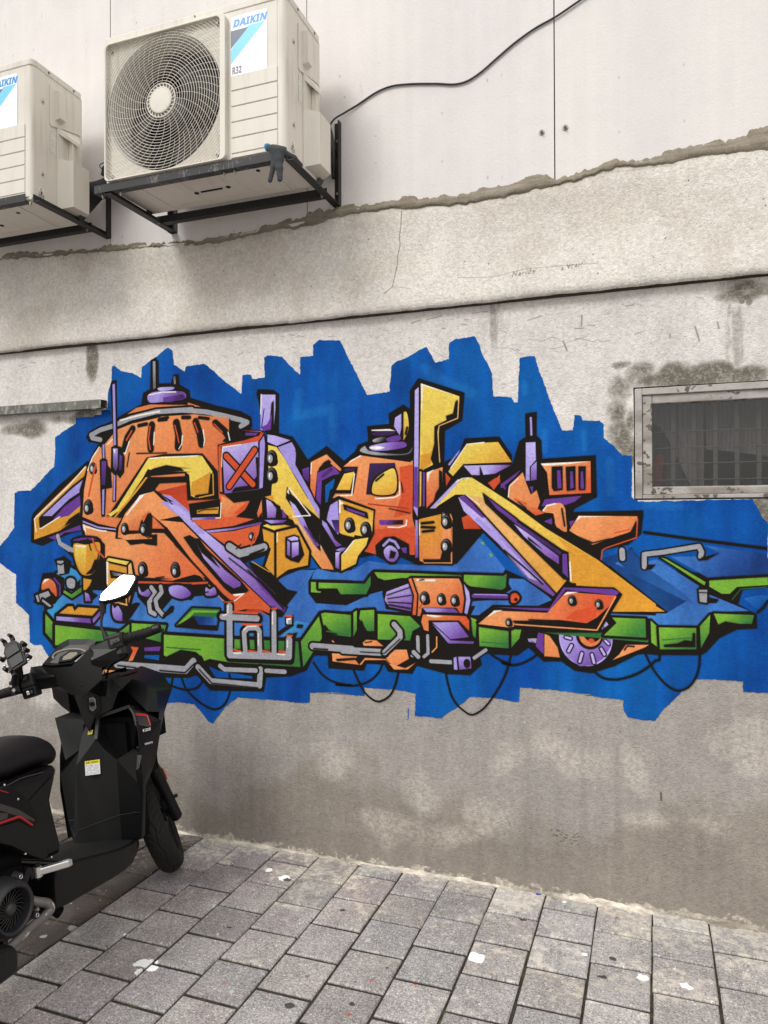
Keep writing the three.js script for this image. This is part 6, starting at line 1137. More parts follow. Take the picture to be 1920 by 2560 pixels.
  SL('fender', (() => { const pos = [], idx = [], n = 40, m = 14; for (let i = 0; i <= n; i++) { const a = mix(.25, 2.6, i / n); for (let j = 0; j <= m; j++) { const s = j / m * 2 - 1, r = .252 - Math.pow(Math.abs(s), 2.6) * .05; pos.push(s * .066, .235 + r * Math.sin(a + .0) * 1, r * Math.cos(a)); } } for (let i = 0; i < n; i++) for (let j = 0; j < m; j++) { const a = i * (m + 1) + j; idx.push(a, a + 1, a + m + 1, a + 1, a + m + 2, a + m + 1); } const g = new THREE.BufferGeometry(); g.setAttribute('position', new THREE.Float32BufferAttribute(pos, 3)); g.setIndex(idx); g.computeVertexNormals(); return metric(g).rotateX(0).applyMatrix4(new THREE.Matrix4().makeTranslation(0, .235, 0).multiply(new THREE.Matrix4().makeRotationX(-.95)).multiply(new THREE.Matrix4().makeTranslation(0, -.235, 0))); })(), std({ color: new THREE.Color(.016, .016, .017), roughness: .4, side: THREE.DoubleSide }));
  SL('fender_stay', [rbox(.05, .068, .268, .312, .075, .118, .004)], pit);
  { const r = SL('reflector', [bar([.088, .48, .06], [.1, .425, .055], .014, .02, [0, 0, 1]), rbox(.088, .108, .372, .432, .038, .066, .006)], satin); SL('reflector_lens', rbox(.1075, .115, .376, .428, .036, .066, .004), new THREE.MeshPhysicalMaterial({ color: new THREE.Color(.62, .1, .03), roughness: .15, clearcoat: 1 }), r); }

  // floor: a long tray rising to the rear
  const ring = (hw, yb, yt, r, z) => { const P = [], c = [[hw, yt, 0], [-hw, yt, 1], [-hw, yb, 2], [hw, yb, 3]]; c.forEach(([X, Y, q]) => { for (let k = 0; k <= 4; k++) { const a = (q + k / 4) * Math.PI / 2, sx = q === 0 || q === 3 ? -1 : 1, sy = q < 2 ? -1 : 1; P.push([X + sx * r + r * Math.cos(a), Y + sy * r + r * Math.sin(a), z]); } }); return P; };
  const loft = (rings, caps = true) => { const m = rings[0].length, pos = rings.flat(2), idx = []; for (let i = 0; i + 1 < rings.length; i++) for (let j = 0; j < m; j++) { const a = i * m + j, b = i * m + (j + 1) % m; idx.push(a, b, a + m, b, b + m, a + m); } const g = new THREE.BufferGeometry(); g.setAttribute('position', new THREE.Float32BufferAttribute(pos, 3)); g.setIndex(idx); if (caps) { for (const e of [0, rings.length - 1]) { const base = e * m; for (let j = 1; j + 1 < m; j++) e ? idx.push(base, base + j, base + j + 1) : idx.push(base, base + j + 1, base + j); } g.setIndex(idx); } g.computeVertexNormals(); return metric(g); };
  const floorSt = [[.315, .135, .245, .272], [.35, .152, .232, .279], [.4, .165, .212, .285], [.45, .171, .209, .292], [.52, .174, .212, .307], [.6, .175, .218, .327], [.68, .174, .224, .346], [.74, .172, .226, .366], [.79, .168, .232, .38]];
  const floor = obj('floorboard', loft(floorSt.map(([z, hw, b, t]) => ring(hw, b, t, .007, z))), satin, bike);
  const matSt = floorSt.slice(1, -1); obj('floor_mat', loft(matSt.map(([z, hw, b, t]) => ring(hw - .016, t - .003, t + .003, .0015, z))), rubber, floor);
  obj('belly_pan', loft([[.5, .09, .19, .22], [.6, .1, .185, .22], [.7, .1, .19, .23], [.83, .1, .2, .25]].map(([z, hw, b, t]) => ring(hw, b, t, .012, z))), pit, bike);
  obj('stand_foot', [rod([.1, .225, .76], [.12, .19, .73], .014, .02, 12), rod([-.1, .22, .72], [-.2, .03, .78], .011, .011, 12), rod([-.2, .03, .78], [-.22, .026, .8], .016, .02, 12)], pit, bike);

  // leg shield with its central spine
  const LT = [-.25, .752, .292], v = [LT, [-.165, .775, .282], [-.1, .735, .27], [-.172, .592, .337], [-.219, .531, .322], [-.197, .367, .328], [-.173, .262, .335], [-.107, .63, .312], [-.142, .24, .325], [-.08, .68, .338], [-.065, .586, .395], [-.109, .238, .41], [-.066, .239, .418], [0, .675, .348], [.022, .262, .362], [.03, .63, .338], [.078, .588, .332], [.076, .277, .344], [.154, .625, .326], [.18, .61, .318], [.185, .478, .33], [.16, .28, .335], [-.023, .751, .29], [.12, .783, .283], [.168, .715, .302], [-.06, .74, .29], [-.02, .6, .35]];
  obj('leg_shield', smooth(v, [[3, 4, 7], [7, 8, 11, 10], [7, 10, 9], [10, 11, 12], [10, 12, 14, 26], [26, 14, 17, 16, 15], [10, 26, 13], [26, 15, 13], [16, 20, 19, 18]]), matte, bike);
  obj('shield_trim', smooth(v, [[0, 3, 7, 2, 1], [4, 5, 8, 7], [5, 6, 8], [2, 7, 9, 25], [25, 9, 13, 22], [9, 10, 13], [16, 17, 21, 20]]), satin, bike);
  { // its rear skin and edge, so that it has a thickness
    const edge = [0, 3, 4, 5, 6, 8, 11, 12, 14, 17, 21, 20, 19, 18, 24, 23, 22, 25, 2, 1], p = edge.map((i) => v[i]), q = p.map(([x, y, z]) => [x * .96, y, z - .035]), all = [...p, ...q], n = p.length, f = []; for (let i = 0; i < n; i++) { const j = (i + 1) % n; f.push([j, i, n + i, n + j]); }
    obj('shield_edge', facets(all, f), matte, bike);
    obj('inner_frame', [box(-.11, .1, .25, .72, .2, .29), box(-.1, .14, .5, .74, .16, .27)], pit, bike);
  }
  // open glove tray at the right of the column
  const tray = [[.0, .675, .345], [.03, .63, .338], [.078, .588, .332], [.154, .625, .326], [.168, .715, .302], [.12, .783, .283], [-.023, .751, .29]];
  { const back = tray.map(([x, y, z]) => [x * .9 + .008, (y - .7) * .85 + .7, .205]), n = tray.length, f = [Array.from({ length: n }, (_, i) => n + i)]; for (let i = 0; i < n; i++) f.push([i, (i + 1) % n, n + (i + 1) % n, n + i]); obj('glove_tray', facets([...tray, ...back], f), pit, bike); }
  obj('tray_rim', [bar([-.026, .75, .292], [.122, .786, .286], .02, .012), bar([-.026, .752, .292], [.0, .672, .347], .012, .016), tube([[.12, .786, .285], [.15, .76, .296], [.166, .716, .304]], .005, 10, 8)], grey, bike);
  obj('shield_seam', (() => { const P = [[-.193, .345, .3305], [-.142, .345, .3245], [-.1055, .345, .4075], [-.085, .315, .4145], [-.0655, .34, .4135], [.0225, .362, .3595], [.077, .375, .342], [.172, .385, .3345]], g = []; for (let k = 0; k + 1 < P.length; k++) g.push(rod(P[k], P[k + 1], .0009, .0009, 5)); return g; })(), grey, bike);
  for (const [x, y, z] of [[-.055, .735, .303], [.176, .63, .322], [.15, .748, .296], [.145, .382, .338]]) obj('screw', new THREE.SphereGeometry(.006, 12, 8).scale(1, 1, .5).translate(x, y, z), satin, bike);
  obj('broken_tab', facets([[.176, .604, .328], [.192, .602, .322], [.186, .556, .336], [.172, .548, .338], [.176, .604, .318], [.172, .548, .328]], [[0, 3, 2, 1], [0, 4, 5, 3]]), grey, bike);
  obj('torn_edge', facets([[.17, .548, .3375], [.18, .548, .3365], [.186, .48, .3345], [.183, .452, .3345], [.176, .47, .3355], [.17, .5, .3365]], [[0, 5, 4, 3, 2, 1]]), pit, bike);
  // outer fairing on the right, and its twin on the left
  const fr = [[.12, .786, .285], [.168, .716, .304], [.182, .61, .318], [.187, .478, .328], [.162, .279, .335], [.166, .755, .245], [.206, .707, .2], [.192, .643, .2], [.182, .575, .215], [.168, .537, .218], [.132, .467, .225], [.12, .44, .23], [.13, .29, .3], [.198, .66, .262], [.186, .545, .285]];
  const fairF = [[0, 1, 6, 5], [6, 1, 2, 8, 7], [2, 3, 14], [2, 14, 9, 8], [3, 4, 12, 11, 10, 9, 14]];
  const fair = obj('side_fairing', smooth(fr, fairF), satin, bike);
  obj('side_fairing', smooth(fr.map(([x, y, z]) => [-x - .045, y - .01, z - .01]), fairF.map((f) => [...f].reverse())), satin, bike);
  obj('fairing_lip', tube([[.12, .79, .284], [.17, .717, .306], [.184, .61, .32], [.189, .478, .33], [.164, .29, .336]], .0028, 30, 6), gloss, fair);
  const place = (o, p, nx, ny, nz, spin = 0) => { const z = V(nx, ny, nz).normalize(), y = V(0, 1, 0).addScaledVector(z, -z.y).normalize(), x = y.clone().cross(z); o.geometry.rotateZ(spin).applyMatrix4(new THREE.Matrix4().makeBasis(x, y, z).setPosition(...p)); return o; };
  const faceN = (a, b, c) => { const A = V(...fr[a]); return V(...fr[b]).sub(A).cross(V(...fr[c]).sub(A)).normalize(); };
  const nUp = faceN(0, 1, 6), nMid = faceN(1, 2, 6), lift = (n, p, off) => [p[0] + n.x * off, p[1] + n.y * off, p[2] + n.z * off];
  // coloured flash and lettering
  const pl = (list, f) => facets(list, [list.map((_, i) => i)]);
  const U = (x, y, z, off = .0016) => lift(nUp, [x, y, z], off);
  obj('red_flash', [pl([U(.1439, .7576, .278), U(.1501, .7476, .2829), U(.1727, .7335, .2435), U(.1672, .7421, .2397)]), pl([U(.1695, .737, .2425), U(.1953, .6978, .2596), U(.1965, .7, .2555), U(.1727, .739, .2395)])], red, fair);
  obj('window_flash', pl([U(.1516, .7455, .283, .001), U(.172, .713, .2984, .001), U(.1965, .6945, .262, .001), U(.1715, .7335, .247, .001)]), std({ color: new THREE.Color(.06, .055, .05), roughness: .12, metalness: .3 }), fair);
  const decal = (txt, wd, ht, col, slant, cond) => std({ color: col, roughness: .4, alphaTest: .5, map: canvasTex(512, 160, (x, w, h) => { x.clearRect(0, 0, w, h); x.fillStyle = '#fff'; x.strokeStyle = '#fff'; x.lineWidth = 8; x.font = 'bold 150px sans-serif'; x.transform(1, 0, -slant, 1, slant * h, 0); const m = x.measureText(txt).width; x.scale((w - slant * h - 16) / m, 1); x.fillText(txt, 6, h * .85); x.strokeText(txt, 6, h * .85); }) });
  place(obj('number_lettering', new THREE.PlaneGeometry(.047, .015), decal('125', 0, 0, new THREE.Color(.6, .6, .6), .35), fair), lift(nMid, [.1835, .6876, .2742], .007), nMid.x, nMid.y, nMid.z, -.05);
  place(obj('brand_lettering', new THREE.PlaneGeometry(.038, .0105), decal('WMOTO', 0, 0, new THREE.Color(.5, .5, .5), 0), fair), lift(nMid, [.1923, .6354, .2757], .004), nMid.x, nMid.y, nMid.z, -.05);
  { const m = std({ roughness: .5, map: canvasTex(256, 256, (x, w, h) => { x.fillStyle = '#e9e9e6'; x.fillRect(0, 0, w, h); x.fillStyle = '#e6d83a'; x.fillRect(0, 0, w, 66); x.fillStyle = '#1b1a12'; x.font = 'bold 44px sans-serif'; x.fillText('ARL NING', 20, 50); const R = rng(4); x.fillStyle = '#8b8f96'; for (let y = 80; y < 246; y += 13) { let X = 12; while (X < 236) { const l = 6 + R() * 22; if (R() < .85) x.fillRect(X, y, l, 5); X += l + 5; } } x.fillStyle = '#1b1a18'; x.beginPath(); x.moveTo(90, 100); x.lineTo(112, 74); x.lineTo(122, 82); x.closePath(); x.fill(); }) });
    place(obj('warning_sticker', new THREE.PlaneGeometry(.056, .056), m, bike), [-.0127, .5688, .366], .526, .055, .849, -.03);
    const q = std({ roughness: .5, map: canvasTex(64, 64, (x, w, h) => { x.fillStyle = '#cfc447'; x.fillRect(0, 0, w, h); x.fillStyle = '#2a2812'; x.fillRect(14, 22, 36, 6); x.fillRect(26, 36, 14, 12); }) }); place(obj('yellow_sticker', new THREE.PlaneGeometry(.024, .017), q, bike), [-.0379, .699, .3325], -.075, .508, .858, .08); }
  // column, ignition lock, front cowl
  obj('column_cover', smooth([[-.13, .865, .31], [-.06, .86, .335], [.035, .86, .325], [.065, .845, .27], [-.1, .73, .29], [-.055, .735, .34], [-.005, .76, .338], [.045, .78, .29], [-.04, .70, .335]], [[0, 4, 5, 1], [1, 5, 6, 2], [2, 6, 7, 3], [4, 8, 5], [5, 8, 6]]), matte, bike);
  { const n = V(.16, -.12, 1).normalize(), base = place(obj('ignition_surround', metric(plate([[-.024, .034], [.014, .043], [.03, .03], [.026, -.026], [-.004, -.046], [-.03, -.03]], .008, .002)), matte, bike), [.0, .812, .338], n.x, n.y, n.z); const oct = [[-.012, .026], [.006, .03], [.0155, .02], [.0125, -.016], [-.004, -.029], [-.0165, -.02]]; place(obj('ignition_plate', metric(plate(oct, .003, .001)), std({ color: new THREE.Color(.5, .49, .47), metalness: .8, roughness: .38 }), base), [.002, .814, .3475], n.x, n.y, n.z); place(obj('key_slot', [new THREE.TorusGeometry(.0085, .0018, 8, 24), new THREE.CylinderGeometry(.0065, .0065, .002, 20).rotateX(Math.PI / 2), new THREE.TorusGeometry(.012, .0008, 6, 24).scale(.9, 1.5, 1)], satin, base), [.001, .815, .3515], n.x, n.y, n.z); }
  obj('column_wing', [facets([[-.245, .88, .30], [-.19, .892, .31], [-.145, .862, .32], [-.15, .775, .31], [-.2, .80, .30], [-.25, .834, .29], [-.235, .87, .2], [-.13, .87, .2], [-.14, .76, .2], [-.245, .81, .2]], [[0, 5, 4, 2, 1], [4, 3, 2], [1, 2, 7, 6], [0, 1, 6], [5, 0, 6, 9], [3, 4, 5, 9, 8], [2, 3, 8, 7]])], satin, bike);
  obj('column_wing', [facets([[.062, .905, .30], [.02, .878, .33], [.035, .845, .33], [.065, .83, .32], [.112, .862, .30], [.115, .905, .27], [.13, .905, .22]], [[0, 1, 2, 3, 4, 5], [5, 4, 6]])], matte, bike);
  obj('front_cowl', smooth([[.02, .905, .21], [.055, .892, .205], [.152, .86, .2], [.19, .822, .19], [.2, .74, .2], [.17, .752, .235], [.1, .80, .215], [.06, .842, .22], [-.01, .85, .21], [.02, .91, .05], [.11, .87, .03], [.15, .8, .03], [.14, .72, .08], [0, .6, .02], [.16, .6, .18]], [[0, 8, 7, 1], [1, 7, 6, 2], [2, 6, 5, 3], [3, 5, 4], [0, 1, 9], [1, 2, 10, 9], [2, 3, 11, 10], [3, 4, 12, 11], [4, 14, 12], [14, 13, 12]]), gloss, bike);
  obj('front_cowl', smooth([[-.065, .905, .21], [-.1, .892, .205], [-.197, .86, .2], [-.235, .822, .19], [-.245, .74, .2], [-.035, .85, .21], [-.065, .91, .05], [-.155, .87, .03], [-.195, .8, .03], [-.185, .72, .08], [-.02, .6, .02], [-.2, .6, .18]], [[5, 0, 1, 2, 3, 4], [0, 6, 7, 2, 1], [2, 7, 8, 3], [3, 8, 9, 4], [4, 9, 11], [11, 9, 10], [6, 10, 9, 8, 7]]), gloss, bike);
  obj('cowl_core', [box(-.16, .12, .62, .86, .06, .2), box(-.07, .05, .84, .9, .12, .33)], pit, bike);
  obj('headlight', new THREE.SphereGeometry(.07, 20, 12).scale(1.1, .7, .5).translate(-.02, .8, .02), new THREE.MeshPhysicalMaterial({ color: 0xbfc3c6, roughness: .1, metalness: .3 }), bike);

  // handlebar: centre housing with the dial, covers, switches, grips, levers
  const hb = [[-.108, 1.02, .48], [-.071, 1.002, .485], [.002, .985, .488], [.098, 1.0, .44], [-.055, 1.08, .372], [-.026, 1.088, .366], [.055, 1.062, .366], [.082, 1.046, .372], [.1, .96, .45], [.09, .905, .45], [.016, .866, .465], [-.036, .88, .46], [-.082, .94, .46], [-.06, 1.0, .3], [.06, 1.0, .3], [-.04, .88, .36], [.04, .88, .36], [.07, 1.025, .47]];
  S('handlebar_housing', smooth(hb, [[1, 12, 11, 10, 2], [0, 12, 1], [2, 10, 9, 8, 17], [17, 8, 3], [0, 4, 13, 12], [4, 5, 13], [5, 6, 14, 13], [6, 7, 14], [7, 3, 8, 14], [8, 9, 16, 14], [12, 13, 15, 11], [11, 15, 16, 10], [10, 16, 9], [13, 14, 16, 15], [17, 3, 7]]), matte);
  // dial: raised rim, silvered well, six-sided display
  const dz = (x, y, off = 0) => { const A = V(...hb[1]), n = V(...hb[6]).sub(A).cross(V(...hb[5]).sub(A)).normalize(); const z = A.z - (n.x * (x - A.x) + n.y * (y - A.y)) / n.z; return [x + n.x * off, y + n.y * off, z + n.z * off]; };
  const rimPts = [[-.104, 1.018], [-.071, 1.0045], [.002, .988], [.071, 1.024], [.078, 1.045], [.05, 1.062], [-.026, 1.085], [-.056, 1.077]];
  const wellPts = [[-.092, 1.02], [-.066, 1.01], [.0, .996], [.06, 1.027], [.064, 1.042], [.044, 1.053], [-.024, 1.073], [-.05, 1.066]];
  { const o = rimPts.map(([x, y]) => dz(x, y, .009)), i = wellPts.map(([x, y]) => dz(mix(x, -.012, .14), mix(y, 1.035, .14), .0005)), n = o.length, f = []; for (let k = 0; k < n; k++) { const j = (k + 1) % n; f.push([k, j, n + j, n + k]); } const low = rimPts.map(([x, y]) => dz(x, y, -.008)); for (let k = 0; k < n; k++) { const j = (k + 1) % n; f.push([2 * n + k, 2 * n + j, j, k]); }
    const dial = S('dial', facets([...o, ...i, ...low], f), satin);
    const face = facets(i.map((p) => p), [[...Array(n).keys()]]); S('dial_face', face, std({ color: new THREE.Color(.075, .07, .062), roughness: .3 }), dial);
    const hex = [[-.048, 1.008], [-.004, 1.001], [.028, 1.016], [.024, 1.03], [-.014, 1.04], [-.046, 1.026]], ho = hex.map(([x, y]) => dz(x, y, .009)), hi = hex.map(([x, y]) => dz(mix(x, -.01, .34), mix(y, 1.02, .36), .0078)), hl = hex.map(([x, y]) => dz(x, y, .001)), hf = []; for (let k = 0; k < 6; k++) { const j = (k + 1) % 6; hf.push([k, j, 6 + j, 6 + k], [12 + k, 12 + j, j, k]); }
    S('display_rim', facets([...ho, ...hi, ...hl], hf), satin, dial); S('display', facets(hi.map((p) => p), [[0, 1, 2, 3, 4, 5]]), new THREE.MeshPhysicalMaterial({ color: new THREE.Color(.2, .18, .14), roughness: .25 }), dial);
    const arc = []; for (let k = 0; k <= 12; k++) { const a = mix(3.5, .5, k / 12); arc.push(V(...dz(-.012 + .062 * Math.cos(a), 1.026 + .022 * Math.sin(a) - .25 * (.062 * Math.cos(a)), .002))); } S('dial_scale', tube(arc, .0048, 40, 6), std({ color: new THREE.Color(.2, .192, .175), roughness: .4 }), dial);
    S('silver_strip', bar(dz(.012, .992, .0075), dz(.071, 1.024, .0075), .008, .003, [0, .8, .6]), std({ color: new THREE.Color(.42, .42, .41), metalness: .5, roughness: .4 }), dial); }
  S('screw', new THREE.SphereGeometry(.0065, 12, 8).translate(.014, .906, .467), satin);
  const capsule = (a, b, ra, rb, sx = 1) => blobMesh([[a, b, ra, rb]], .004, .001);
  const cover = (s) => join([metric(facets([[s * .06, 1.03, .44], [s * .16, 1.046, .445], [s * .175, 1.0, .462], [s * .075, .985, .47], [s * .06, .94, .45], [s * .175, .955, .45], [s * .06, 1.02, .38], [s * .165, 1.03, .39], [s * .06, .95, .38], [s * .175, .965, .39]], (s > 0 ? (f) => f : (f) => f.map((q) => [...q].reverse()))([[0, 3, 2, 1], [3, 4, 5, 2], [0, 1, 7, 6], [4, 8, 9, 5], [1, 2, 5, 9, 7], [6, 7, 9, 8], [0, 6, 8, 4, 3]])))]);
  S('bar_cover', cover(1), satin); S('bar_cover', cover(-1).translate(0, -.018, .006), satin);
  // right switch box
  { const b = S('switch_box', [rbox(.145, .208, .998, 1.058, .405, .462, .012, 3), rbox(.15, .212, .968, 1.005, .395, .455, .01, 3)], matte); S('switch_panel', metric(plate([[-.02, .014], [.018, .018], [.02, -.006], [-.018, -.014]], .003, .001).rotateX(-.35).translate(.178, 1.03, .4625)), satin, b); S('switch', rbox(.168, .186, 1.022, 1.034, .465, .47, .002), grey, b); S('switch', rbox(.17, .19, .978, .99, .4535, .459, .002), grey, b); }
  { const b = S('switch_box', [rbox(-.2, -.148, .955, 1.008, .425, .492, .01, 3), rbox(-.202, -.15, .915, .958, .43, .486, .006, 3)], matte); S('switch_panel', metric(plate([[-.017, .008], [.0, .018], [.018, .014], [.016, -.008], [-.012, -.016]], .003, .001).rotateX(-.5).translate(-.174, .992, .494)), satin, b); S('switch', metric(plate([[-.009, -.006], [.002, .008], [.009, .007], [.008, -.006]], .004, .001).rotateX(-.5).translate(-.173, .992, .4965)), grey, b); S('switch_frame', rbox(-.2, -.155, .922, .95, .485, .489, .002), pit, b); S('switch', rbox(-.182, -.171, .928, .944, .488, .494, .002), steel, b); S('switch', rbox(-.168, -.159, .93, .942, .488, .492, .002), grey, b); }
  for (const s of [1, -1]) {
    const y = s > 0 ? 1.028 : .962, z0 = s > 0 ? .44 : .462, g = [rod([s * .2, y, z0], [s * .326, y + .0, z0 + .012], .0175, .0165, 24), rod([s * .203, y, z0], [s * .208, y, z0], .026, .026, 24), rod([s * .214, y, z0 + .001], [s * .218, y, z0 + .001], .022, .022, 24), rod([s * .222, y, z0 + .001], [s * .226, y, z0 + .001], .021, .021, 24)];
    for (let k = 0; k < 5; k++) { const X = s * (.235 + k * .018), P = []; for (let q = 0; q <= 8; q++) { const a = -.6 + q / 8 * 2.6; P.push([X + s * .02 * (q / 8), y + .0172 * Math.sin(a), z0 + .006 + .0172 * Math.cos(a)]); } g.push(tube(P, .0012, 16, 5)); }
    const grip = S('grip', g, rubber); S('end_cap', [rod([s * .328, y, z0 + .012], [s * .352, y, z0 + .014], .019, .0185, 24), new THREE.SphereGeometry(.0185, 20, 10).scale(.4, 1, 1).translate(s * .352, y, z0 + .014)], satin, grip);
    S('brake_lever', tube([[s * .2, y - .012, z0 - .03], [s * .24, y - .016, z0 - .05], [s * .3, y - .014, z0 - .045], [s * .35, y - .01, z0 - .03]], .0062, 30, 8), matte);
  }
  S('brake_hose', [tube([[.19, .985, .40], [.12, .96, .38], [.06, .93, .36], [.03, .86, .33]], .005, 24, 8), tube([[.17, .975, .41], [.2, .962, .43], [.12, .94, .42], [.08, .9, .38]], .004, 24, 8)], pit);
  // mirror on its stalk
  S('mirror_stalk', [tube([[.133, 1.05, .42], [.131, 1.066, .419], [.124, 1.1, .41], [.131, 1.13, .405], [.142, 1.15, .402]], .0052, 30, 10), rod([.135, 1.045, .421], [.13, 1.078, .416], .0125, .008, 16), rod([.142, 1.148, .402], [.15, 1.19, .398], .0095, .014, 16), rod([.15, 1.186, .398], [.165, 1.203, .396], .014, .02, 14)], matte);
  { const out = [[.142, 1.2], [.15, 1.222], [.168, 1.235], [.236, 1.2745], [.252, 1.278], [.292, 1.2635], [.302, 1.255], [.3, 1.243], [.264, 1.198], [.252, 1.191], [.205, 1.187], [.158, 1.192]], c = [.222, 1.232], tilt = (g) => g.translate(-c[0], -c[1], 0).rotateX(-.42).rotateY(-.05).translate(c[0], c[1], .402);
    const grow = out.map(([x, y]) => [c[0] + (x - c[0]) * 1.05, c[1] + (y - c[1]) * 1.17]), ins = out.map(([x, y]) => [c[0] + (x - c[0]) * .93, c[1] + (y - c[1]) * .985]);
    const m = S('mirror_housing', tilt(metric(plate(grow, .026, .007, [], 4).translate(0, 0, -.026))), satin); S('mirror_glass', tilt(metric(plate(ins, .003, .0004, [], 1).translate(0, 0, -.0008))), std({ color: new THREE.Color(.8, .81, .82), metalness: 1, roughness: .03 }), m); }
  // phone clamp on the left
  { const k = (x, y, z) => V(x, y, z), base = new THREE.Matrix4().makeTranslation(-.165, 1.085, .535).multiply(new THREE.Matrix4().makeRotationY(-.05)).multiply(new THREE.Matrix4().makeRotationX(-.5)).multiply(new THREE.Matrix4().makeRotationZ(.36)), P = (g) => { g.applyMatrix4(base); return g; }, hold = new THREE.Group(); hold.name = 'phone_clamp'; bike.add(hold);
    const T = (name, geo, mat) => S(name, P(Array.isArray(geo) ? join(geo) : geo), mat, hold);
    T('clamp_plate', [metric(plate([[-.032, -.062], [.03, -.062], [.034, -.02], [.03, .0], [.034, .03], [.018, .062], [-.018, .062], [-.034, .03], [-.032, .0], [-.036, -.02]], .012, .003))], matte);
    T('clamp_pad', [metric(plate([[-.027, -.002], [.027, -.002], [.026, .034], [.0, .044], [-.026, .034]], .006, .002).translate(0, 0, .011)), metric(plate([[-.025, -.052], [.025, -.052], [.027, -.007], [-.027, -.007]], .005, .002).translate(0, 0, .011))], satin);
    for (const [x, y, a] of [[-.046, -.04, 0], [.044, -.046, 0], [-.047, .012, 0], [.046, .016, 0], [.046, -.014, 0], [-.016, .074, 1], [.014, .076, 1], [-.03, -.066, 1]]) T('clamp_finger', a ? [rbox(x - .008, x + .008, y - .014, y + .006, .0, .012, .003), rod([x, y + .006, .004], [x, y + .006, .026], .0075, .006, 12)] : [rbox(Math.min(x, x * .7), Math.max(x, x * .7), y - .006, y + .006, .002, .012, .003), rod([x, y, .0], [x, y, .026], .0085, .0075, 12)], matte);
    for (const [x, y] of [[-.044, -.024], [.04, -.06], [-.036, -.06]]) T('bolt', new THREE.SphereGeometry(.0055, 10, 8).translate(x, y, .016), steel);
    S('clamp_arm', [rod([-.165, 1.075, .53], [-.19, 1.0, .49], .013, .012, 14), rbox(-.235, -.2, .945, 1.0, .44, .5, .008), rod([-.21, .985, .5], [-.175, 1.04, .525], .017, .013, 14), rod([-.232, .95, .49], [-.22, .955, .508], .008, .006, 10)], satin, hold); S('bolt', [rod([-.218, .962, .498], [-.218, .962, .508], .0075, .007, 6), rod([-.225, .98, .498], [-.225, .98, .506], .005, .005, 6)], steel, hold); }

  // seat
  const oval = (hw, yb, yt, z, e = 2.6, lift = 0) => { const P = []; for (let k = 0; k < 36; k++) { const a = k / 36 * Math.PI * 2, c = Math.cos(a), s = Math.sin(a), sx = Math.sign(c) * Math.pow(Math.abs(c), 2 / e), sy = Math.sign(s) * Math.pow(Math.abs(s), 2 / e); P.push([hw * sx * (s < 0 ? .86 + .14 * (1 + sy) : 1), mix(yb, yt, .5 + .5 * sy), z]); } return P; };
  obj('seat', loft([oval(.03, .69, .705, .667), oval(.066, .677, .733, .671), oval(.09, .673, .757, .684), oval(.104, .675, .779, .706), oval(.112, .684, .797, .735), oval(.117, .69, .81, .775), oval(.121, .69, .817, .83), oval(.127, .69, .816, .9), oval(.135, .7, .816, 1.0), oval(.142, .715, .822, 1.1), oval(.14, .745, .865, 1.2), oval(.132, .775, .885, 1.35), oval(.11, .8, .885, 1.52), oval(.05, .83, .86, 1.6)]).translate(0, -.01, -.032), seatMat, bike);
  obj('seat_seam', tube([[.117, .692, .76], [.122, .702, .83], [.129, .704, .92], [.137, .716, 1.0], [.143, .74, 1.1]], .0028, 40, 6).translate(0, -.012, -.03), pit, bike);
  // rear body under the seat
  const bodyPts = [[-.70, .682], [-.69, .665], [-.73, .574], [-.722, .518], [-.702, .412], [-.71, .382], [-.77, .386], [-.856, .434], [-.921, .489], [-.975, .523], [-1.1, .57], [-1.35, .66], [-1.62, .76], [-1.66, .83], [-1.5, .82], [-1.25, .76], [-1.0, .71], [-.87, .69]];
  const body = obj('rear_body', metric(plate(bodyPts, .27, .03, [], 4).rotateY(Math.PI / 2).translate(-.135, 0, 0)), satin, bike);
  const patch = (pts, x, d = .004, bv = .0015) => metric(plate(pts.map(([z, y]) => [-z, y]), d, bv).rotateY(Math.PI / 2).translate(x, 0, 0));
  obj('side_panel', patch([[.914, .684], [.874, .648], [.842, .612], [.817, .562], [.81, .53], [.833, .52], [.885, .563], [.967, .572], [1.1, .62], [1.35, .69], [1.5, .75], [1.3, .735], [1.0, .69]], .134, .006), gloss, body);
  obj('side_insert', [patch([[.965, .648], [.88, .594], [.822, .54], [.826, .535], [.885, .575], [.96, .622]], .1398, .002, .0008), patch([[.97, .618], [.925, .6], [.93, .584], [.97, .59]], .1398, .002, .0008)], grey, body);
  obj('red_stripe', [tube([[.141, .585, .99], [.141, .582, .967], [.141, .575, .9], [.141, .573, .885], [.14, .552, .86], [.138, .526, .833]], .0042, 30, 6), tube([[.14, .69, .98], [.14, .684, .956], [.139, .664, .921], [.137, .655, .9]], .0018, 24, 6)], red, body);
  obj('lower_panel', patch([[.97, .573], [.888, .562], [.83, .515], [.79, .44], [.78, .405], [.8, .398], [.86, .442], [.925, .497], [.98, .53], [1.15, .6]], .134, .009, .003), satin, body);
  obj('seam_line', tube([[.131, .676, .76], [.136, .688, .86], [.137, .684, .918], [.137, .69, 1.0]], .0022, 30, 5), grey, body);
  for (const [y, z] of [[.69, .928], [.628, .88], [.392, .764], [.448, .87], [.60, .962]]) obj('screw', new THREE.SphereGeometry(.0042, 10, 8).translate(.139, y, z), steel, body);
  obj('tail_lamp', rbox(-.07, .07, .78, .83, 1.655, 1.69, .012), red, bike);
  // engine with its cooling fan, footpeg, exhaust
  const eng = new THREE.Group(); eng.name = 'engine'; bike.add(eng);
  obj('crankcase', [rbox(-.12, .13, .22, .42, .86, 1.3, .03, 3), rbox(-.05, .1, .3, .46, .84, 1.0, .02, 3), rbox(.02, .12, .19, .3, .86, 1.04, .02, 3)], pit, eng);
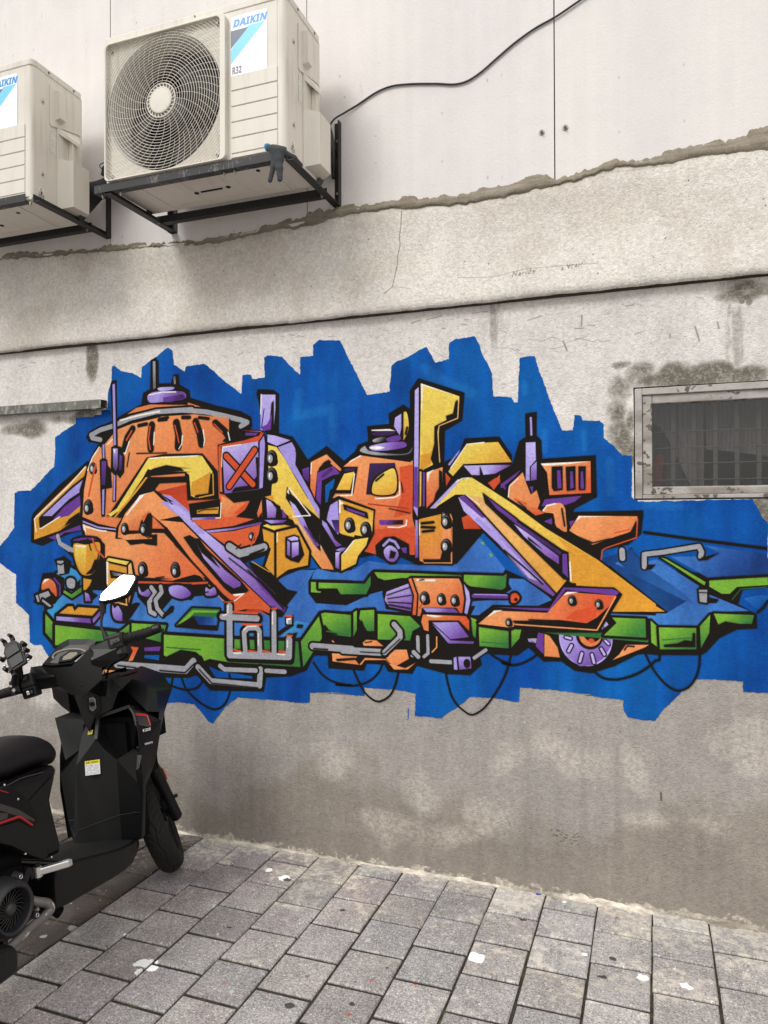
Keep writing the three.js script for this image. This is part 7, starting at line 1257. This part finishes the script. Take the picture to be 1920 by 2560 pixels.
  const F = [.19, .328, .983];
  obj('fan_cover', [new THREE.LatheGeometry([[.062, .006], [.066, .012], [.072, .011], [.083, -.004], [.092, -.05], [.09, -.07], [.06, -.07], [.058, -.03], [.062, .006]].map((p) => new THREE.Vector2(...p)), 56).rotateZ(-Math.PI / 2).translate(...F), rbox(.125, .165, .3, .42, .98, 1.1, .02, 3), rod([.16, .41, .94], [.185, .408, .94], .014, .012, 12), rod([.15, .265, .89], [.182, .265, .89], .013, .012, 12)], std({ color: new THREE.Color(.016, .016, .019), roughness: .5 }), eng);
  obj('fan_well', new THREE.CircleGeometry(.062, 32).rotateY(Math.PI / 2).translate(F[0] - .045, F[1], F[2]), pit, eng);
  const fb = std({ color: new THREE.Color(.045, .043, .04), roughness: .5 }); for (let k = 0; k < 22; k++) { const a = k / 22 * 6.283, P = []; for (let q = 0; q <= 5; q++) { const r = mix(.02, .058, q / 5), b = a + q * .09; P.push([F[0] - .012 - .004 * q / 5, F[1] + r * Math.sin(b), F[2] + r * Math.cos(b)]); } obj('cooling_blade', tube(P, .0014, 10, 4), fb, eng); }
  obj('cooling_hub', new THREE.SphereGeometry(.021, 24, 14).scale(.7, 1, 1).translate(F[0] - .012, F[1], F[2]), std({ color: new THREE.Color(.03, .029, .028), roughness: .45 }), eng);
  for (const [y, z] of [[.408, .94], [.265, .89]]) obj('bolt', [new THREE.TorusGeometry(.0055, .0018, 6, 18).rotateY(Math.PI / 2).translate(.187, y, z)], steel, eng);
  obj('engine_stay', [bar([.13, .24, .93], [.14, .26, .84], .01, .012), bar([.14, .225, .95], [.14, .235, .86], .01, .012), rbox(.12, .15, .2, .24, .93, .97, .006)], steel, eng);
  { const pegG = metric(plate([[0, -.011], [.095, -.010], [.104, 0], [.095, .010], [.07, .012], [0, .012]], .022, .004, [], 3)), m = V(.07, .006, -.055).normalize(), up = V(0, 1, 0).addScaledVector(m, -m.y).normalize(), sd = up.clone().cross(m); pegG.applyMatrix4(new THREE.Matrix4().makeBasis(m, sd, up).setPosition(.187, .382, .872)); obj('footpeg', [pegG, rod([.187, .378, .872], [.187, .410, .872], .013, .013, 18)], steel, bike); }
  obj('peg_bracket', [rod([.187, .37, .874], [.187, .42, .874], .008, .008, 12), rbox(.14, .187, .38, .405, .872, .9, .004), bar([.17, .365, .93], [.18, .42, .9], .02, .02)], satin, bike);
  const pipeMap = std({ metalness: .3, roughness: .5, map: canvasTex(256, 128, (x, w, h) => pixels(x, w, h, (i, j) => { const n = fbm(i / 22, j / 22, 4, 131), f = fbm(i / 5, j / 5, 2, 132), t = sstep(.56, .68, n * .7 + f * .3); return [mix(112, 205, t), mix(109, 200, t), mix(106, 192, t)]; }), true) });
  obj('exhaust_pipe', tube([[.1, .33, .9], [.15, .31, .885], [.17, .298, .872], [.182, .277, .84], [.184, .256, .833], [.182, .244, .862], [.182, .240, .91], [.186, .232, .969], [.192, .223, 1.02], [.2, .22, 1.08]], .0145, 80, 16), pipeMap, bike);
  obj('muffler', [loft([[1.03, .03, .2, .24], [1.05, .045, .175, .26], [1.2, .055, .18, .30], [1.5, .052, .22, .33], [1.53, .03, .24, .31]].map(([z, hw, b, t]) => ring(hw, b, t, .02, z).map(([x, y, zz]) => [x + .215, y, zz])))], satin, bike);
  obj('rear_shock', rod([.13, .3, 1.25], [.12, .62, 1.15], .03, .03, 16), red, bike);
}

scene.traverse((o) => { if (o.isMesh) o.castShadow = o.receiveShadow = true; });
renderer.render(scene, camera);
